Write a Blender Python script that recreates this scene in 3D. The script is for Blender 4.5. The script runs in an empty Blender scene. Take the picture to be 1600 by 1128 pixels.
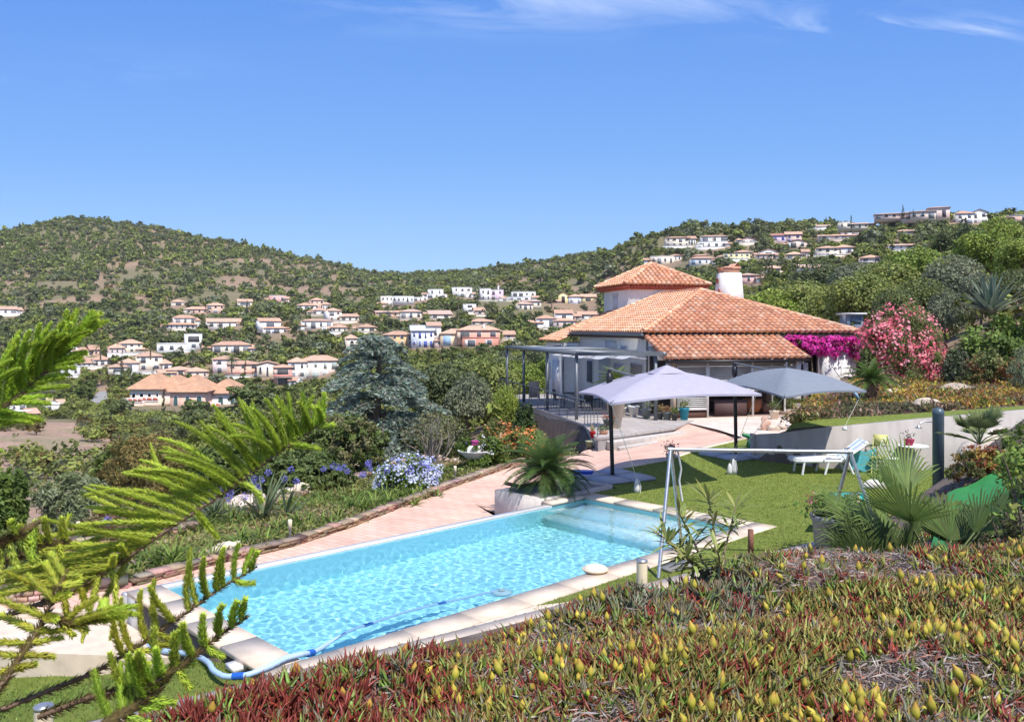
import bpy, math, random
import numpy as np
from mathutils import Vector, Matrix
R = math.radians
random.seed(7)
RNG = np.random.default_rng(11)
scn = bpy.context.scene
COL = scn.collection

# ------------------------------------------------------------------ camera
F, HZ, CX = 1340.0, 512.0, 800.0          # focal length, horizon row and centre column in photo pixels
CAMZ = 4.0
cam_d = bpy.data.cameras.new('camera'); cam = bpy.data.objects.new('camera', cam_d); COL.objects.link(cam)
cam.location = (0, 0, CAMZ); cam.rotation_euler = (R(90), 0, 0)
cam_d.sensor_fit = 'HORIZONTAL'; cam_d.sensor_width = 36.0; cam_d.lens = 36.0 * F / 1600.0
cam_d.shift_y = -(564.0 - HZ) / 1600.0
cam_d.clip_start = 0.05; cam_d.clip_end = 9000
scn.camera = cam

# ------------------------------------------------------------------ sky and sun
SUN_DIR = Vector((0.50, -0.80, 0)).normalized() * math.cos(R(58)) + Vector((0, 0, math.sin(R(58))))
SUN_DIR.normalize()
world = bpy.data.worlds.new("World"); scn.world = world; world.use_nodes = True
nt = world.node_tree; nt.nodes.clear(); L = nt.links
wo = nt.nodes.new('ShaderNodeOutputWorld'); bg = nt.nodes.new('ShaderNodeBackground'); bg.inputs['Strength'].default_value = 0.15
sky = nt.nodes.new('ShaderNodeTexSky'); sky.sky_type = 'NISHITA'; sky.sun_disc = False
sky.sun_elevation = R(58); sky.sun_rotation = math.atan2(SUN_DIR.x, SUN_DIR.y)
sky.altitude = 0; sky.air_density = 1.0; sky.dust_density = 0.15; sky.ozone_density = 3.0
tc = nt.nodes.new('ShaderNodeTexCoord')
hs = nt.nodes.new('ShaderNodeHueSaturation'); hs.inputs['Hue'].default_value = 0.515; hs.inputs['Saturation'].default_value = 1.1; hs.inputs['Value'].default_value = 1.0
L.new(sky.outputs[0], hs.inputs['Color'])
# thin cirrus: stretched noise over the sky direction, only high up
sep = nt.nodes.new('ShaderNodeSeparateXYZ'); L.new(tc.outputs['Generated'], sep.inputs[0])
def wm(op, a, b=None, c=None):
    n = nt.nodes.new('ShaderNodeMath'); n.operation = op
    for i, v in enumerate((a, b, c)):
        if v is None: continue
        if isinstance(v, (int, float)): n.inputs[i].default_value = v
        else: L.new(v, n.inputs[i])
    return n.outputs[0]
def wramp(v, pts):
    n = nt.nodes.new('ShaderNodeValToRGB'); L.new(v, n.inputs[0]); el = n.color_ramp.elements
    while len(el) < len(pts): el.new(0.5)
    for e, (p, c) in zip(el, pts): e.position = p; e.color = (c, c, c, 1)
    return n.outputs[0]
az = wm('DIVIDE', sep.outputs[0], wm('MAXIMUM', sep.outputs[1], 0.05))
elv = wm('DIVIDE', sep.outputs[2], wm('MAXIMUM', sep.outputs[1], 0.05))
cmb = nt.nodes.new('ShaderNodeCombineXYZ')
L.new(wm('MULTIPLY', az, 2.2), cmb.inputs[0]); L.new(wm('MULTIPLY_ADD', az, 1.2, wm('MULTIPLY', elv, 13.0)), cmb.inputs[1])
nz = nt.nodes.new('ShaderNodeTexNoise'); nz.inputs['Scale'].default_value = 1.6; nz.inputs['Detail'].default_value = 9; nz.inputs['Roughness'].default_value = 0.62; nz.inputs['Distortion'].default_value = 0.9
L.new(cmb.outputs[0], nz.inputs['Vector'])
streak = wramp(nz.outputs[0], [(0.46, 0), (0.70, 0.55)])
def gauss2(u0, su, v0, sv):
    du = wm('DIVIDE', wm('SUBTRACT', az, u0), su); dv = wm('DIVIDE', wm('SUBTRACT', elv, v0), sv)
    return wm('EXPONENT', wm('MULTIPLY', wm('ADD', wm('MULTIPLY', du, du), wm('MULTIPLY', dv, dv)), -1.0))
msk = wm('ADD', wm('MULTIPLY', gauss2(0.08, 0.26, 0.385, 0.035), 0.75), wm('ADD', gauss2(0.40, 0.085, 0.352, 0.014), wm('MULTIPLY', gauss2(0.54, 0.07, 0.345, 0.016), 0.8)))
msk = wm('ADD', msk, wm('MULTIPLY', gauss2(-0.5, 0.15, 0.30, 0.02), 0.16))
cl = wm('MINIMUM', wm('MULTIPLY', streak, msk), 0.75)
hz = wramp(elv, [(0.0, 0.85), (0.40, 0.80), (0.75, 0.30), (1.0, 0.0)])   # deeper blue of the low sky
lowc = nt.nodes.new('ShaderNodeValToRGB'); L.new(elv, lowc.inputs[0]); ce = lowc.color_ramp.elements; ce[0].position = 0.04; ce[0].color = (.165, .30, .49, 1); ce[1].position = 0.42; ce[1].color = (.050, .155, .44, 1)
e3 = ce.new(0.2); e3.color = (.092, .215, .47, 1)
lsc = nt.nodes.new('ShaderNodeVectorMath'); lsc.operation = 'SCALE'; lsc.inputs['Scale'].default_value = 10.0; L.new(lowc.outputs[0], lsc.inputs[0])
mixh = nt.nodes.new('ShaderNodeMixRGB'); L.new(hs.outputs[0], mixh.inputs[1]); L.new(lsc.outputs[0], mixh.inputs[2])
L.new(hz, mixh.inputs[0])
mx = nt.nodes.new('ShaderNodeMixRGB'); L.new(mixh.outputs[0], mx.inputs[1]); mx.inputs[2].default_value = (5.6, 6.0, 6.8, 1); L.new(cl, mx.inputs[0])
L.new(mx.outputs[0], bg.inputs['Color']); L.new(bg.outputs[0], wo.inputs[0])

sd = bpy.data.lights.new('sun', 'SUN'); sun = bpy.data.objects.new('sun', sd); COL.objects.link(sun)
sd.energy = 4.2; sd.angle = R(0.53); sd.color = (1.0, 0.955, 0.88)
sun.rotation_euler = SUN_DIR.to_track_quat('Z', 'Y').to_euler()
sun.location = (0, 0, 60)
scn.view_settings.view_transform = 'Standard'; scn.view_settings.look = 'None'
scn.view_settings.exposure = 0.42; scn.view_settings.gamma = 1.0; scn.view_settings.use_curve_mapping = False
scn.cycles.max_bounces = 8; scn.cycles.diffuse_bounces = 3; scn.cycles.glossy_bounces = 3
scn.cycles.transmission_bounces = 6; scn.cycles.transparent_max_bounces = 8
scn.cycles.use_denoising = True

# ------------------------------------------------------------------ helpers: pixels <-> ground
def sm(x):
    x = np.clip(x, 0, 1); return x * x * (3 - 2 * x)
U = np.array([0.717, 0.697]); V = np.array([-0.697, 0.717]); PC = np.array([-0.41, 15.28])   # pool axes and centre
def uv(x, y):
    return (x - PC[0]) * U[0] + (y - PC[1]) * U[1], (x - PC[0]) * V[0] + (y - PC[1]) * V[1]
def puv(u, v, z=0.0):
    return (PC[0] + u * U[0] + v * V[0], PC[1] + u * U[1] + v * V[1], z)
TY = np.array([20, 30, 36, 45, 60, 80, 110, 150, 200, 250, 300, 340, 430, 550, 700, 900, 1300, 2200.])
TX = np.array([-600, 0, 110, 230, 350, 480, 600, 700, 800, 900, 1000, 1100, 1200, 1300, 1450, 1600, 2200.])
TP = np.array([
 [960,850,820,800,775,735,690,660,640,622,600,575,510,470,425,365,400,440],
 [960,860,825,800,775,735,690,660,640,622,600,575,525,485,435,366,390,430],
 [930,850,815,795,770,735,695,668,645,625,602,575,525,483,428,341,370,420],
 [900,830,800,780,755,725,700,675,652,628,600,570,520,480,425,356,385,430],
 [880,815,790,765,742,715,695,675,655,632,598,570,515,480,430,382,400,440],
 [860,800,775,750,725,700,680,662,645,625,592,555,503,473,445,408,425,450],
 [840,790,760,730,700,675,650,620,602,585,556,532,492,467,447,432,440,470],
 [820,770,740,705,680,655,632,610,590,575,548,524,484,458,440,430,440,470],
 [800,740,710,680,655,632,610,595,580,570,548,522,482,450,420,425,445,470],
 [780,700,680,660,640,620,600,585,575,568,552,526,485,432,400,415,440,470],
 [780,680,660,640,620,600,580,565,552,540,525,505,440,378,395,415,440,470],
 [780,660,645,625,600,570,545,525,510,495,475,455,415,357,385,410,440,470],
 [780,655,640,622,595,560,535,512,495,475,455,438,395,353,380,410,440,470],
 [780,655,640,605,575,548,522,500,475,452,430,415,385,352,380,410,440,470],
 [780,650,622,565,510,475,452,432,418,408,398,388,350,372,392,415,440,470],
 [780,640,600,500,440,425,410,400,392,384,376,368,346,368,392,415,440,470],
 [780,620,580,470,420,400,390,382,375,370,362,352,340,368,392,415,440,470]], float)
def far_z(X, Y):
    D = np.hypot(X, Y); th = np.clip(np.arctan2(X, Y), -0.85, 0.85)
    px = np.clip(CX + F * np.tan(th), -600, 2200); Dd = np.clip(D * np.cos(th), 20, 2200)
    xi = np.clip(np.searchsorted(TX, px) - 1, 0, len(TX) - 2); fx = (px - TX[xi]) / (TX[xi + 1] - TX[xi])
    fx = sm(fx) * 0.5 + fx * 0.5
    yi = np.clip(np.searchsorted(TY, Dd) - 1, 0, len(TY) - 2); fy = (np.log(Dd) - np.log(TY[yi])) / (np.log(TY[yi + 1]) - np.log(TY[yi]))
    py = (TP[xi, yi] * (1 - fx) + TP[xi + 1, yi] * fx) * (1 - fy) + (TP[xi, yi + 1] * (1 - fx) + TP[xi + 1, yi + 1] * fx) * fy
    z = CAMZ - (py - HZ) / F * Dd
    n = np.sin(X * 0.061 + 1.3) * np.cos(Y * 0.043) + 0.6 * np.sin(X * 0.017 - Y * 0.021) + 0.4 * np.sin(X * 0.19) * np.sin(Y * 0.11)
    return z + n * np.clip((Dd - 60) / 300, 0, 1) * 1.6
EDG = np.array([(-12.5, 13.6), (-9.3, 14.5), (-6.8, 15.1), (-5.9, 16.4), (-4.67, 17.9), (-3.76, 19.7), (-3.1, 21.4), (-1.83, 24.5), (0.44, 29.3), (2.6, 31.0), (2.95, 33.0), (2.95, 35.2), (1.9, 40), (-1.3, 52.6), (-3, 60)])
def edge_x(Y): return np.interp(Y, EDG[:, 1], EDG[:, 0])
def bank_z(X, Y):
    s = 0.594 * X - 0.804 * (Y - 11.5)
    s0 = s; s = s - 0.5 * np.clip(X - 1.5, 0, 3)
    b = 0.1 + 2.67 * np.clip(s / 6.5, 0, 1) ** 1.35 + 0.01 * np.clip(s - 6.5, 0, 40)
    b = b - 0.035 * sm(s / 3) * (1 - sm((X + .2) / 1.4))
    b = b + 0.035 * (np.sin(X * 5.1 + 1.3 * np.sin(Y * 3.3)) + np.sin(Y * 6.7 + 1.1 * np.sin(X * 4.1))) * sm((s0 - 4.5) / 1.5) * 0.8
    return b + 0.35 * np.clip(X - 4.5, 0, 6) * sm(s0 / 1.5) * sm((Y - 6.5) / 3)
def near_z(X, Y):
    s = 0.594 * X - 0.804 * (Y - 11.5)
    u, v = uv(X, Y)
    z = np.full_like(X, -0.04)
    vb = np.where(u < 6.75, 2.3, 4.05 + 0.08 * (u - 3.9)); d = v - vb
    w = np.clip((u - 8) * 1.2, 0.05, 5)
    zp = -0.04 - 0.53 * sm(d / w) * (1 - sm((Y - 30) / 6.5))
    z = np.where(d > 0, zp, z)
    # low lawn to the left of the pool
    zl = -0.16 - 0.62 * sm((v + 1.5) / 3.0)
    z = np.where((u < -5.45) & (v < 2.3), zl, z)
    z = np.where((u < -5.45) & (v >= 2.3), np.minimum(z, -0.57), z)
    # garden beyond the stone edging falls away gently
    g = np.clip(edge_x(Y) - X, 0, 60)
    z = z - 0.07 * g * (Y > 12) - 1.6 * sm((Y - 30.5) / 2.5) * sm(g / 0.5)
    # house platform
    # upper garden terrace on the right
    yw = np.interp(X, [7.0, 9.0, 20], [26.25, 24.5, 24.2])
    zt = np.interp(X, [7.3, 9.0, 13.5, 30], [0.68, 1.12, 1.46, 2.6]) + 0.035 * np.clip(Y - 29, 0, 30) * sm((X - 13.2) / 4)
    m = sm((Y - yw - 0.05) / 0.12) * sm((X - (7.2 + 0.5 * (Y - 26))) / 1.4)
    z = z * (1 - m) + zt * m
    b = bank_z(X, Y)
    z = np.where(s > -0.1, np.maximum(b, z), z)
    return z
D0X = [-600, 0, 200, 400, 600, 700, 800, 1150, 1250, 1330, 1450, 1600, 2200]
D0Y = [17, 19, 22, 26, 30, 33, 44, 62, 50, 36, 30, 27, 25]
def ground(X, Y):
    X = np.asarray(X, float); Y = np.asarray(Y, float)
    D = np.hypot(X, Y); th = np.clip(np.arctan2(X, Y), -0.85, 0.85)
    px = CX + F * np.tan(th); Dd = D * np.cos(th)
    d0 = np.interp(px, D0X, D0Y)
    w = sm((Dd - d0) / (d0 * 0.35))
    return near_z(X, Y) * (1 - w) + far_z(X, Y) * w
def at(px, py, Y): return Vector(((px - CX) / F * Y, Y, CAMZ - (py - HZ) / F * Y))
def onz(px, py, z=0.0):
    Y = F * (CAMZ - z) / (py - HZ); return Vector(((px - CX) / F * Y, Y, z))
def gnd(px, Y):
    x = (px - CX) / F * Y; return Vector((x, Y, float(ground(x, Y))))
_marY = np.exp(np.linspace(math.log(1.5), math.log(1500), 2600))
def gp(px, py, ymin=1.5):
    X = (px - CX) / F * _marY; zr = CAMZ - (py - HZ) / F * _marY; g = ground(X, _marY)
    hit = np.where((zr <= g) & (_marY > ymin))[0]
    i = hit[0] if len(hit) else len(_marY) - 1
    return Vector((float(X[i]), float(_marY[i]), float(g[i])))

# ------------------------------------------------------------------ helpers: materials
def mat(name, color, rough=0.7, vary=0.0, scale=5.0, bump=0.0, bscale=20.0, metal=0.0, attr=False, col2=None, spec=0.5, trans=0.0, coat=0.0, detail=4, stretch=None, bdist=0.02):
    m = bpy.data.materials.new(name); m.use_nodes = True
    n = m.node_tree.nodes; l = m.node_tree.links; b = n['Principled BSDF']
    b.inputs['Roughness'].default_value = rough; b.inputs['Metallic'].default_value = metal
    b.inputs['Specular IOR Level'].default_value = spec; b.inputs['Coat Weight'].default_value = coat
    tcn = n.new('ShaderNodeTexCoord'); src = tcn.outputs['Object']
    if stretch:
        mp = n.new('ShaderNodeMapping'); mp.inputs['Scale'].default_value = stretch; l.new(src, mp.inputs[0]); src = mp.outputs[0]
    base = None
    if attr:
        a = n.new('ShaderNodeAttribute'); a.attribute_name = 'col'; base = a.outputs['Color']
    if vary > 0 or col2:
        nz_ = n.new('ShaderNodeTexNoise'); nz_.inputs['Scale'].default_value = scale; nz_.inputs['Detail'].default_value = detail
        l.new(src, nz_.inputs['Vector'])
        mr = n.new('ShaderNodeMapRange'); mr.inputs[1].default_value = 0.3; mr.inputs[2].default_value = 0.7
        l.new(nz_.outputs[0], mr.inputs[0])
        if col2:
            mi = n.new('ShaderNodeMixRGB'); mi.inputs[1].default_value = (*color, 1); mi.inputs[2].default_value = (*col2, 1)
            l.new(mr.outputs[0], mi.inputs[0]); base = mi.outputs[0]
        if vary > 0:
            mr2 = n.new('ShaderNodeMapRange'); mr2.inputs[1].default_value = 0.3; mr2.inputs[2].default_value = 0.7
            mr2.inputs[3].default_value = 1 - vary; mr2.inputs[4].default_value = 1 + vary
            nz2 = n.new('ShaderNodeTexNoise'); nz2.inputs['Scale'].default_value = scale * 2.3; nz2.inputs['Detail'].default_value = detail
            l.new(src, nz2.inputs['Vector']); l.new(nz2.outputs[0], mr2.inputs[0])
            vm = n.new('ShaderNodeVectorMath'); vm.operation = 'SCALE'
            if base is None: vm.inputs[0].default_value = color
            else: l.new(base, vm.inputs[0])
            l.new(mr2.outputs[0], vm.inputs['Scale']); base = vm.outputs[0]
    if base is None: b.inputs['Base Color'].default_value = (*color, 1)
    else: l.new(base, b.inputs['Base Color'])
    if bump > 0:
        nb = n.new('ShaderNodeTexNoise'); nb.inputs['Scale'].default_value = bscale; nb.inputs['Detail'].default_value = 5
        l.new(src, nb.inputs['Vector']); bp = n.new('ShaderNodeBump'); bp.inputs['Strength'].default_value = bump; bp.inputs['Distance'].default_value = bdist
        l.new(nb.outputs[0], bp.inputs['Height']); l.new(bp.outputs[0], b.inputs['Normal'])
    if trans > 0:
        tr = n.new('ShaderNodeBsdfTranslucent'); ms = n.new('ShaderNodeMixShader'); ms.inputs[0].default_value = trans
        if base is None: tr.inputs[0].default_value = (*color, 1)
        else: l.new(base, tr.inputs[0])
        l.new(b.outputs[0], ms.inputs[1]); l.new(tr.outputs[0], ms.inputs[2]); l.new(ms.outputs[0], n['Material Output'].inputs[0])
    return m
M = {}
M['leaf'] = mat('leaf', (0.1, 0.15, 0.05), 0.55, attr=True, vary=0.12, scale=0.7, trans=0.28, spec=0.3)
M['leaf_far'] = mat('leaf_far', (0.1, 0.15, 0.05), 0.85, attr=True, vary=0.15, scale=0.05, trans=0.3, spec=0.1)
M['flower'] = mat('flower', (0.8, 0.2, 0.3), 0.6, attr=True, trans=0.35, spec=0.2)
M['needle'] = mat('needle', (0.3, 0.3, 0.05), 0.5, attr=True, trans=0.42, spec=0.25)
M['bark'] = mat('bark', (0.16, 0.11, 0.075), 0.9, vary=0.3, scale=8, bump=0.6, bscale=30)
M['attr'] = mat('painted', (0.5, 0.5, 0.5), 0.75, attr=True, vary=0.06, scale=3)
M['white_wall'] = mat('white_wall', (0.80, 0.77, 0.73), 0.85, vary=0.05, scale=1.2, bump=0.15, bscale=60)
M['grey_wall'] = mat('grey_wall', (0.42, 0.41, 0.40), 0.85, vary=0.12, scale=1.5, bump=0.2, bscale=40)
M['lav_wall'] = mat('lav_wall', (0.62, 0.61, 0.62), 0.85, vary=0.05, scale=1.2, bump=0.15, bscale=60)
M['tile'] = mat('roof_tile', (0.6, 0.27, 0.16), 0.85, attr=True, vary=0.22, scale=1.1, spec=0.2, detail=8)
M['metal_grey'] = mat('metal_grey', (0.16, 0.175, 0.19), 0.45, metal=0.3, vary=0.08)
M['metal_dark'] = mat('metal_dark', (0.03, 0.03, 0.035), 0.4, metal=0.3)
M['steel'] = mat('steel', (0.5, 0.52, 0.53), 0.35, metal=0.75, vary=0.12, scale=6)
M['black'] = mat('opening_shade', (0.012, 0.011, 0.012), 0.6)  # near-black colour that paints the shade of dark openings
M['glass'] = mat('window_glass', (0.05, 0.07, 0.09), 0.08, spec=0.8)
M['white_plastic'] = mat('white_plastic', (0.8, 0.8, 0.78), 0.4, vary=0.03)
M['stone'] = mat('stone', (0.42, 0.31, 0.22), 0.9, attr=True, vary=0.2, scale=9, bump=0.5, bscale=25)
M['coping'] = mat('coping', (0.66, 0.53, 0.40), 0.8, vary=0.12, scale=1.9, bump=0.15, bscale=50, col2=(0.70, 0.59, 0.47))
M['concrete'] = mat('concrete', (0.55, 0.50, 0.45), 0.9, vary=0.12, scale=2.0, bump=0.2, bscale=40)
M['soil'] = mat('soil', (0.22, 0.14, 0.09), 0.95, vary=0.35, scale=3, bump=0.6, bscale=12)

# ------------------------------------------------------------------ helpers: meshes
class MB:
    def __init__(s): s.v = []; s.f = []; s.c = []; s.n = 0
    def add(s, verts, faces, col=None):
        verts = np.asarray(verts, float).reshape(-1, 3)
        s.v.append(verts)
        faces = np.asarray(faces, int)
        s.f.append(faces + s.n)
        if col is None: col = (0.5, 0.5, 0.5)
        col = np.asarray(col, float)
        if col.ndim == 1: col = np.tile(col[:3], (len(verts), 1))
        s.c.append(col[:, :3]); s.n += len(verts)
        return s
    def box(s, c, size, rot=0.0, col=None, tilt=None):
        x, y, z = [q / 2 for q in size]
        v = np.array([(-x,-y,-z),(x,-y,-z),(x,y,-z),(-x,y,-z),(-x,-y,z),(x,-y,z),(x,y,z),(-x,y,z)])
        if tilt is not None: v = v @ np.array(tilt.to_3x3()).T
        if rot: cr, sr = math.cos(rot), math.sin(rot); v = v @ np.array([[cr, sr, 0], [-sr, cr, 0], [0, 0, 1]])
        return s.add(v + np.array(c), [(0,3,2,1),(4,5,6,7),(0,1,5,4),(1,2,6,5),(2,3,7,6),(3,0,4,7)], col)
    def b6(s, x0, x1, y0, y1, z0, z1, col=None):
        return s.box(((x0+x1)/2, (y0+y1)/2, (z0+z1)/2), (abs(x1-x0), abs(y1-y0), abs(z1-z0)), 0, col)
    def prism(s, poly, z0, z1, col=None):
        n = len(poly); p = np.array([q[:2] for q in poly], float)
        a = 0.5 * sum(p[i][0]*p[(i+1)%n][1] - p[(i+1)%n][0]*p[i][1] for i in range(n))
        if a < 0: p = p[::-1]
        z0 = np.broadcast_to(z0, n); z1 = np.broadcast_to(z1, n)
        v = np.vstack([np.c_[p, z0], np.c_[p, z1]])
        s.add(v, [(i, (i+1) % n, n + (i+1) % n, n + i) for i in range(n)], col)
        return s.ngon(v[n:], col).ngon(v[:n][::-1], col)
    def ngon(s, pts, col=None):
        from mathutils.geometry import tessellate_polygon
        t = tessellate_polygon([[Vector(p) for p in pts]])
        P = [Vector(p) for p in pts]; nn = Vector((0, 0, 0))
        for i in range(len(P)): nn += P[i].cross(P[(i+1) % len(P)])
        tt = []
        for a, b, c in t:
            q = (P[b]-P[a]).cross(P[c]-P[a])
            tt.append((a, b, c, c) if q.dot(nn) >= 0 else (a, c, b, b))
        return s.add(pts, [x[:3] for x in tt], col)
    def tube(s, pts, r, n=8, col=None, cap=True):
        P = np.asarray(pts, float); k = len(P); r = np.broadcast_to(r, k)
        T = np.gradient(P, axis=0); T /= np.linalg.norm(T, axis=1)[:, None] + 1e-9
        ref = np.array([0, 0, 1.]) if abs(T[0][2]) < 0.9 else np.array([1., 0, 0])
        vs = []
        for i in range(k):
            a = np.cross(T[i], ref); a /= np.linalg.norm(a) + 1e-9; b = np.cross(a, T[i]); ref = b
            ang = np.arange(n) * 2 * math.pi / n
            vs.append(P[i] + r[i] * (np.cos(ang)[:, None] * a + np.sin(ang)[:, None] * b))
        v = np.vstack(vs); f = []
        for i in range(k - 1):
            for j in range(n):
                j2 = (j + 1) % n; f.append((i*n+j, i*n+j2, (i+1)*n+j2, (i+1)*n+j))
        cc = col
        if col is not None and np.asarray(col).ndim == 2: cc = np.repeat(np.asarray(col), n, axis=0)
        s.add(v, f, cc)
        if cap:
            s.ngon(v[:n][::-1] if False else v[:n], None if cc is None else (cc if np.asarray(cc).ndim == 1 else cc[0]))
            s.ngon(v[-n:], None if cc is None else (cc if np.asarray(cc).ndim == 1 else cc[-1]))
        return s
    def lathe(s, prof, c=(0, 0, 0), n=20, col=None, wave=0.0, waves=0):
        ang = np.arange(n) * 2 * math.pi / n; v = []
        for r, z in prof:
            rr = r * (1 + wave * np.cos(ang * waves)) if waves else np.full(n, r)
            v.append(np.c_[rr * np.cos(ang), rr * np.sin(ang), np.full(n, z)])
        v = np.vstack(v) + np.array(c); f = []
        for i in range(len(prof) - 1):
            for j in range(n):
                j2 = (j+1) % n; f.append((i*n+j, i*n+j2, (i+1)*n+j2, (i+1)*n+j))
        return s.add(v, f, col)
    def build(s, name, material, parent=None, smooth=False, loc=None, link=True):
        me = bpy.data.meshes.new(name)
        if s.n:
            v = np.vstack(s.v)
            if loc is not None: v = v - np.array(loc)
            fl = []; tot = []
            for f in s.f:
                if len(f) == 0: continue
                fl.append(f.ravel()); tot.append(np.full(len(f), f.shape[1]))
            fl = np.concatenate(fl); tot = np.concatenate(tot)
            me.vertices.add(len(v)); me.vertices.foreach_set('co', v.astype(np.float32).ravel())
            me.loops.add(len(fl)); me.loops.foreach_set('vertex_index', fl.astype(np.int32))
            me.polygons.add(len(tot)); st = np.concatenate([[0], np.cumsum(tot)[:-1]])
            me.polygons.foreach_set('loop_start', st.astype(np.int32)); me.polygons.foreach_set('loop_total', tot.astype(np.int32))
            me.update(calc_edges=True); me.validate()
            ca = me.color_attributes.new('col', 'FLOAT_COLOR', 'POINT')
            c = np.c_[np.vstack(s.c), np.ones(s.n)]
            if len(me.vertices) == s.n: ca.data.foreach_set('color', c.astype(np.float32).ravel())
            if smooth: me.polygons.foreach_set('use_smooth', np.ones(len(me.polygons), bool))
        me.materials.append(M[material] if isinstance(material, str) else material)
        o = bpy.data.objects.new(name, me)
        if link: COL.objects.link(o)
        if parent is not None: o.parent = parent
        if loc is not None: o.location = loc
        return o
def tag(o, label=None, cat=None, group=None, kind=None):
    if label: o['label'] = label
    if cat: o['category'] = cat
    if group: o['group'] = group
    if kind: o['kind'] = kind
    return o
def thing(name, label, cat, loc=(0, 0, 0), rz=0.0, group=None, scale=None):
    o = bpy.data.objects.new(name, None); COL.objects.link(o); o.empty_display_size = 0.3
    o.location = loc; o.rotation_euler = (0, 0, rz)
    if scale: o.scale = scale if hasattr(scale, '__len__') else (scale,) * 3
    return tag(o, label, cat, group)
CH = {}
def child(o, parent):
    o.parent = parent; CH.setdefault(parent.name, []).append(o); return o
def dup(root, loc, rz=0.0, scale=1.0, label=None, group=None, mats=None):
    r = root.copy(); COL.objects.link(r); r.location = loc; r.rotation_euler = (0, 0, rz)
    r.scale = scale if hasattr(scale, '__len__') else (scale,) * 3
    if label: r['label'] = label
    if group: r['group'] = group
    for ch in root.children:
        c = ch.copy(); COL.objects.link(c); c.parent = r
        for g in ch.children:
            d = g.copy(); COL.objects.link(d); d.parent = c
    return r
def jit(col, n, a=0.15, rng=RNG):
    c = np.asarray(col, float); k = 1 + rng.normal(0, a, (n, 1)); h = 1 + rng.normal(0, a * 0.35, (n, 3))
    return np.clip(c * k * h, 0.002, 0.95)
def cards(mb, P, size, col, rng=RNG, aspect=0.5, dirs=None, up=0.0, bend=0.0, nrm=None, nj=0.6):
    """leaf-shaped four-sided blades centred on P"""
    n = len(P); d = rng.normal(size=(n, 3)) if dirs is None else dirs + rng.normal(0, 0.35, (n, 3))
    d[:, 2] += up; d /= np.linalg.norm(d, axis=1)[:, None] + 1e-9
    if nrm is not None:
        N_ = nrm + rng.normal(0, nj, (n, 3)); N_ /= np.linalg.norm(N_, axis=1)[:, None] + 1e-9
        d = d - (d * N_).sum(1)[:, None] * N_; d /= np.linalg.norm(d, axis=1)[:, None] + 1e-9; e = np.cross(N_, d)
    else: e = rng.normal(size=(n, 3))
    e -= (e * d).sum(1)[:, None] * d; e /= np.linalg.norm(e, axis=1)[:, None] + 1e-9
    L_ = (size * rng.uniform(0.6, 1.3, n))[:, None] * 0.5 if np.isscalar(size) else size[:, None] * 0.5
    W = L_ * aspect
    v = np.stack([P - d * L_, P + e * W - d * L_ * 0.1, P + d * L_, P - e * W - d * L_ * 0.1], 1).reshape(-1, 3)
    f = np.arange(n * 4).reshape(-1, 4)
    c = np.repeat(np.asarray(col) if np.asarray(col).ndim == 2 else jit(col, n), 4, axis=0)
    return mb.add(v, f, c)
def blob_points(rng, n, center, rad, clumps=40, spread=0.22, shell=0.55, flat=-1.0):
    """points gathered in clumps near the surface of an ellipsoid"""
    d = rng.normal(size=(clumps, 3)); d[:, 2] = np.where(d[:, 2] < flat, -d[:, 2], d[:, 2]); d /= np.linalg.norm(d, axis=1)[:, None]
    cc = d * rng.uniform(shell, 1.0, (clumps, 1))
    k = rng.integers(0, clumps, n)
    p = cc[k] + rng.normal(0, spread, (n, 3))
    nr = np.linalg.norm(p, axis=1)[:, None]; p = np.where(nr > 1.12, p / nr * 1.08, p)
    return p * np.array(rad) + np.array(center), k
# ================================================================== SETTING: ground, lawn, paving, pool
def vnoise(X, Y, s, seed=0):
    """cheap smooth value noise on arrays"""
    x = np.asarray(X) / s + seed * 17.3; y = np.asarray(Y) / s - seed * 9.1
    xi = np.floor(x).astype(int); yi = np.floor(y).astype(int); fx = sm(x - xi); fy = sm(y - yi)
    def h(a, b):
        q = np.sin(a * 127.1 + b * 311.7 + seed * 74.7) * 43758.5453
        return q - np.floor(q)
    return (h(xi, yi) * (1 - fx) + h(xi + 1, yi) * fx) * (1 - fy) + (h(xi, yi + 1) * (1 - fx) + h(xi + 1, yi + 1) * fx) * fy
def fbm(X, Y, s, seed=0):
    return (vnoise(X, Y, s, seed) + 0.5 * vnoise(X, Y, s / 2.1, seed + 1) + 0.25 * vnoise(X, Y, s / 4.3, seed + 2)) / 1.75

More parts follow.
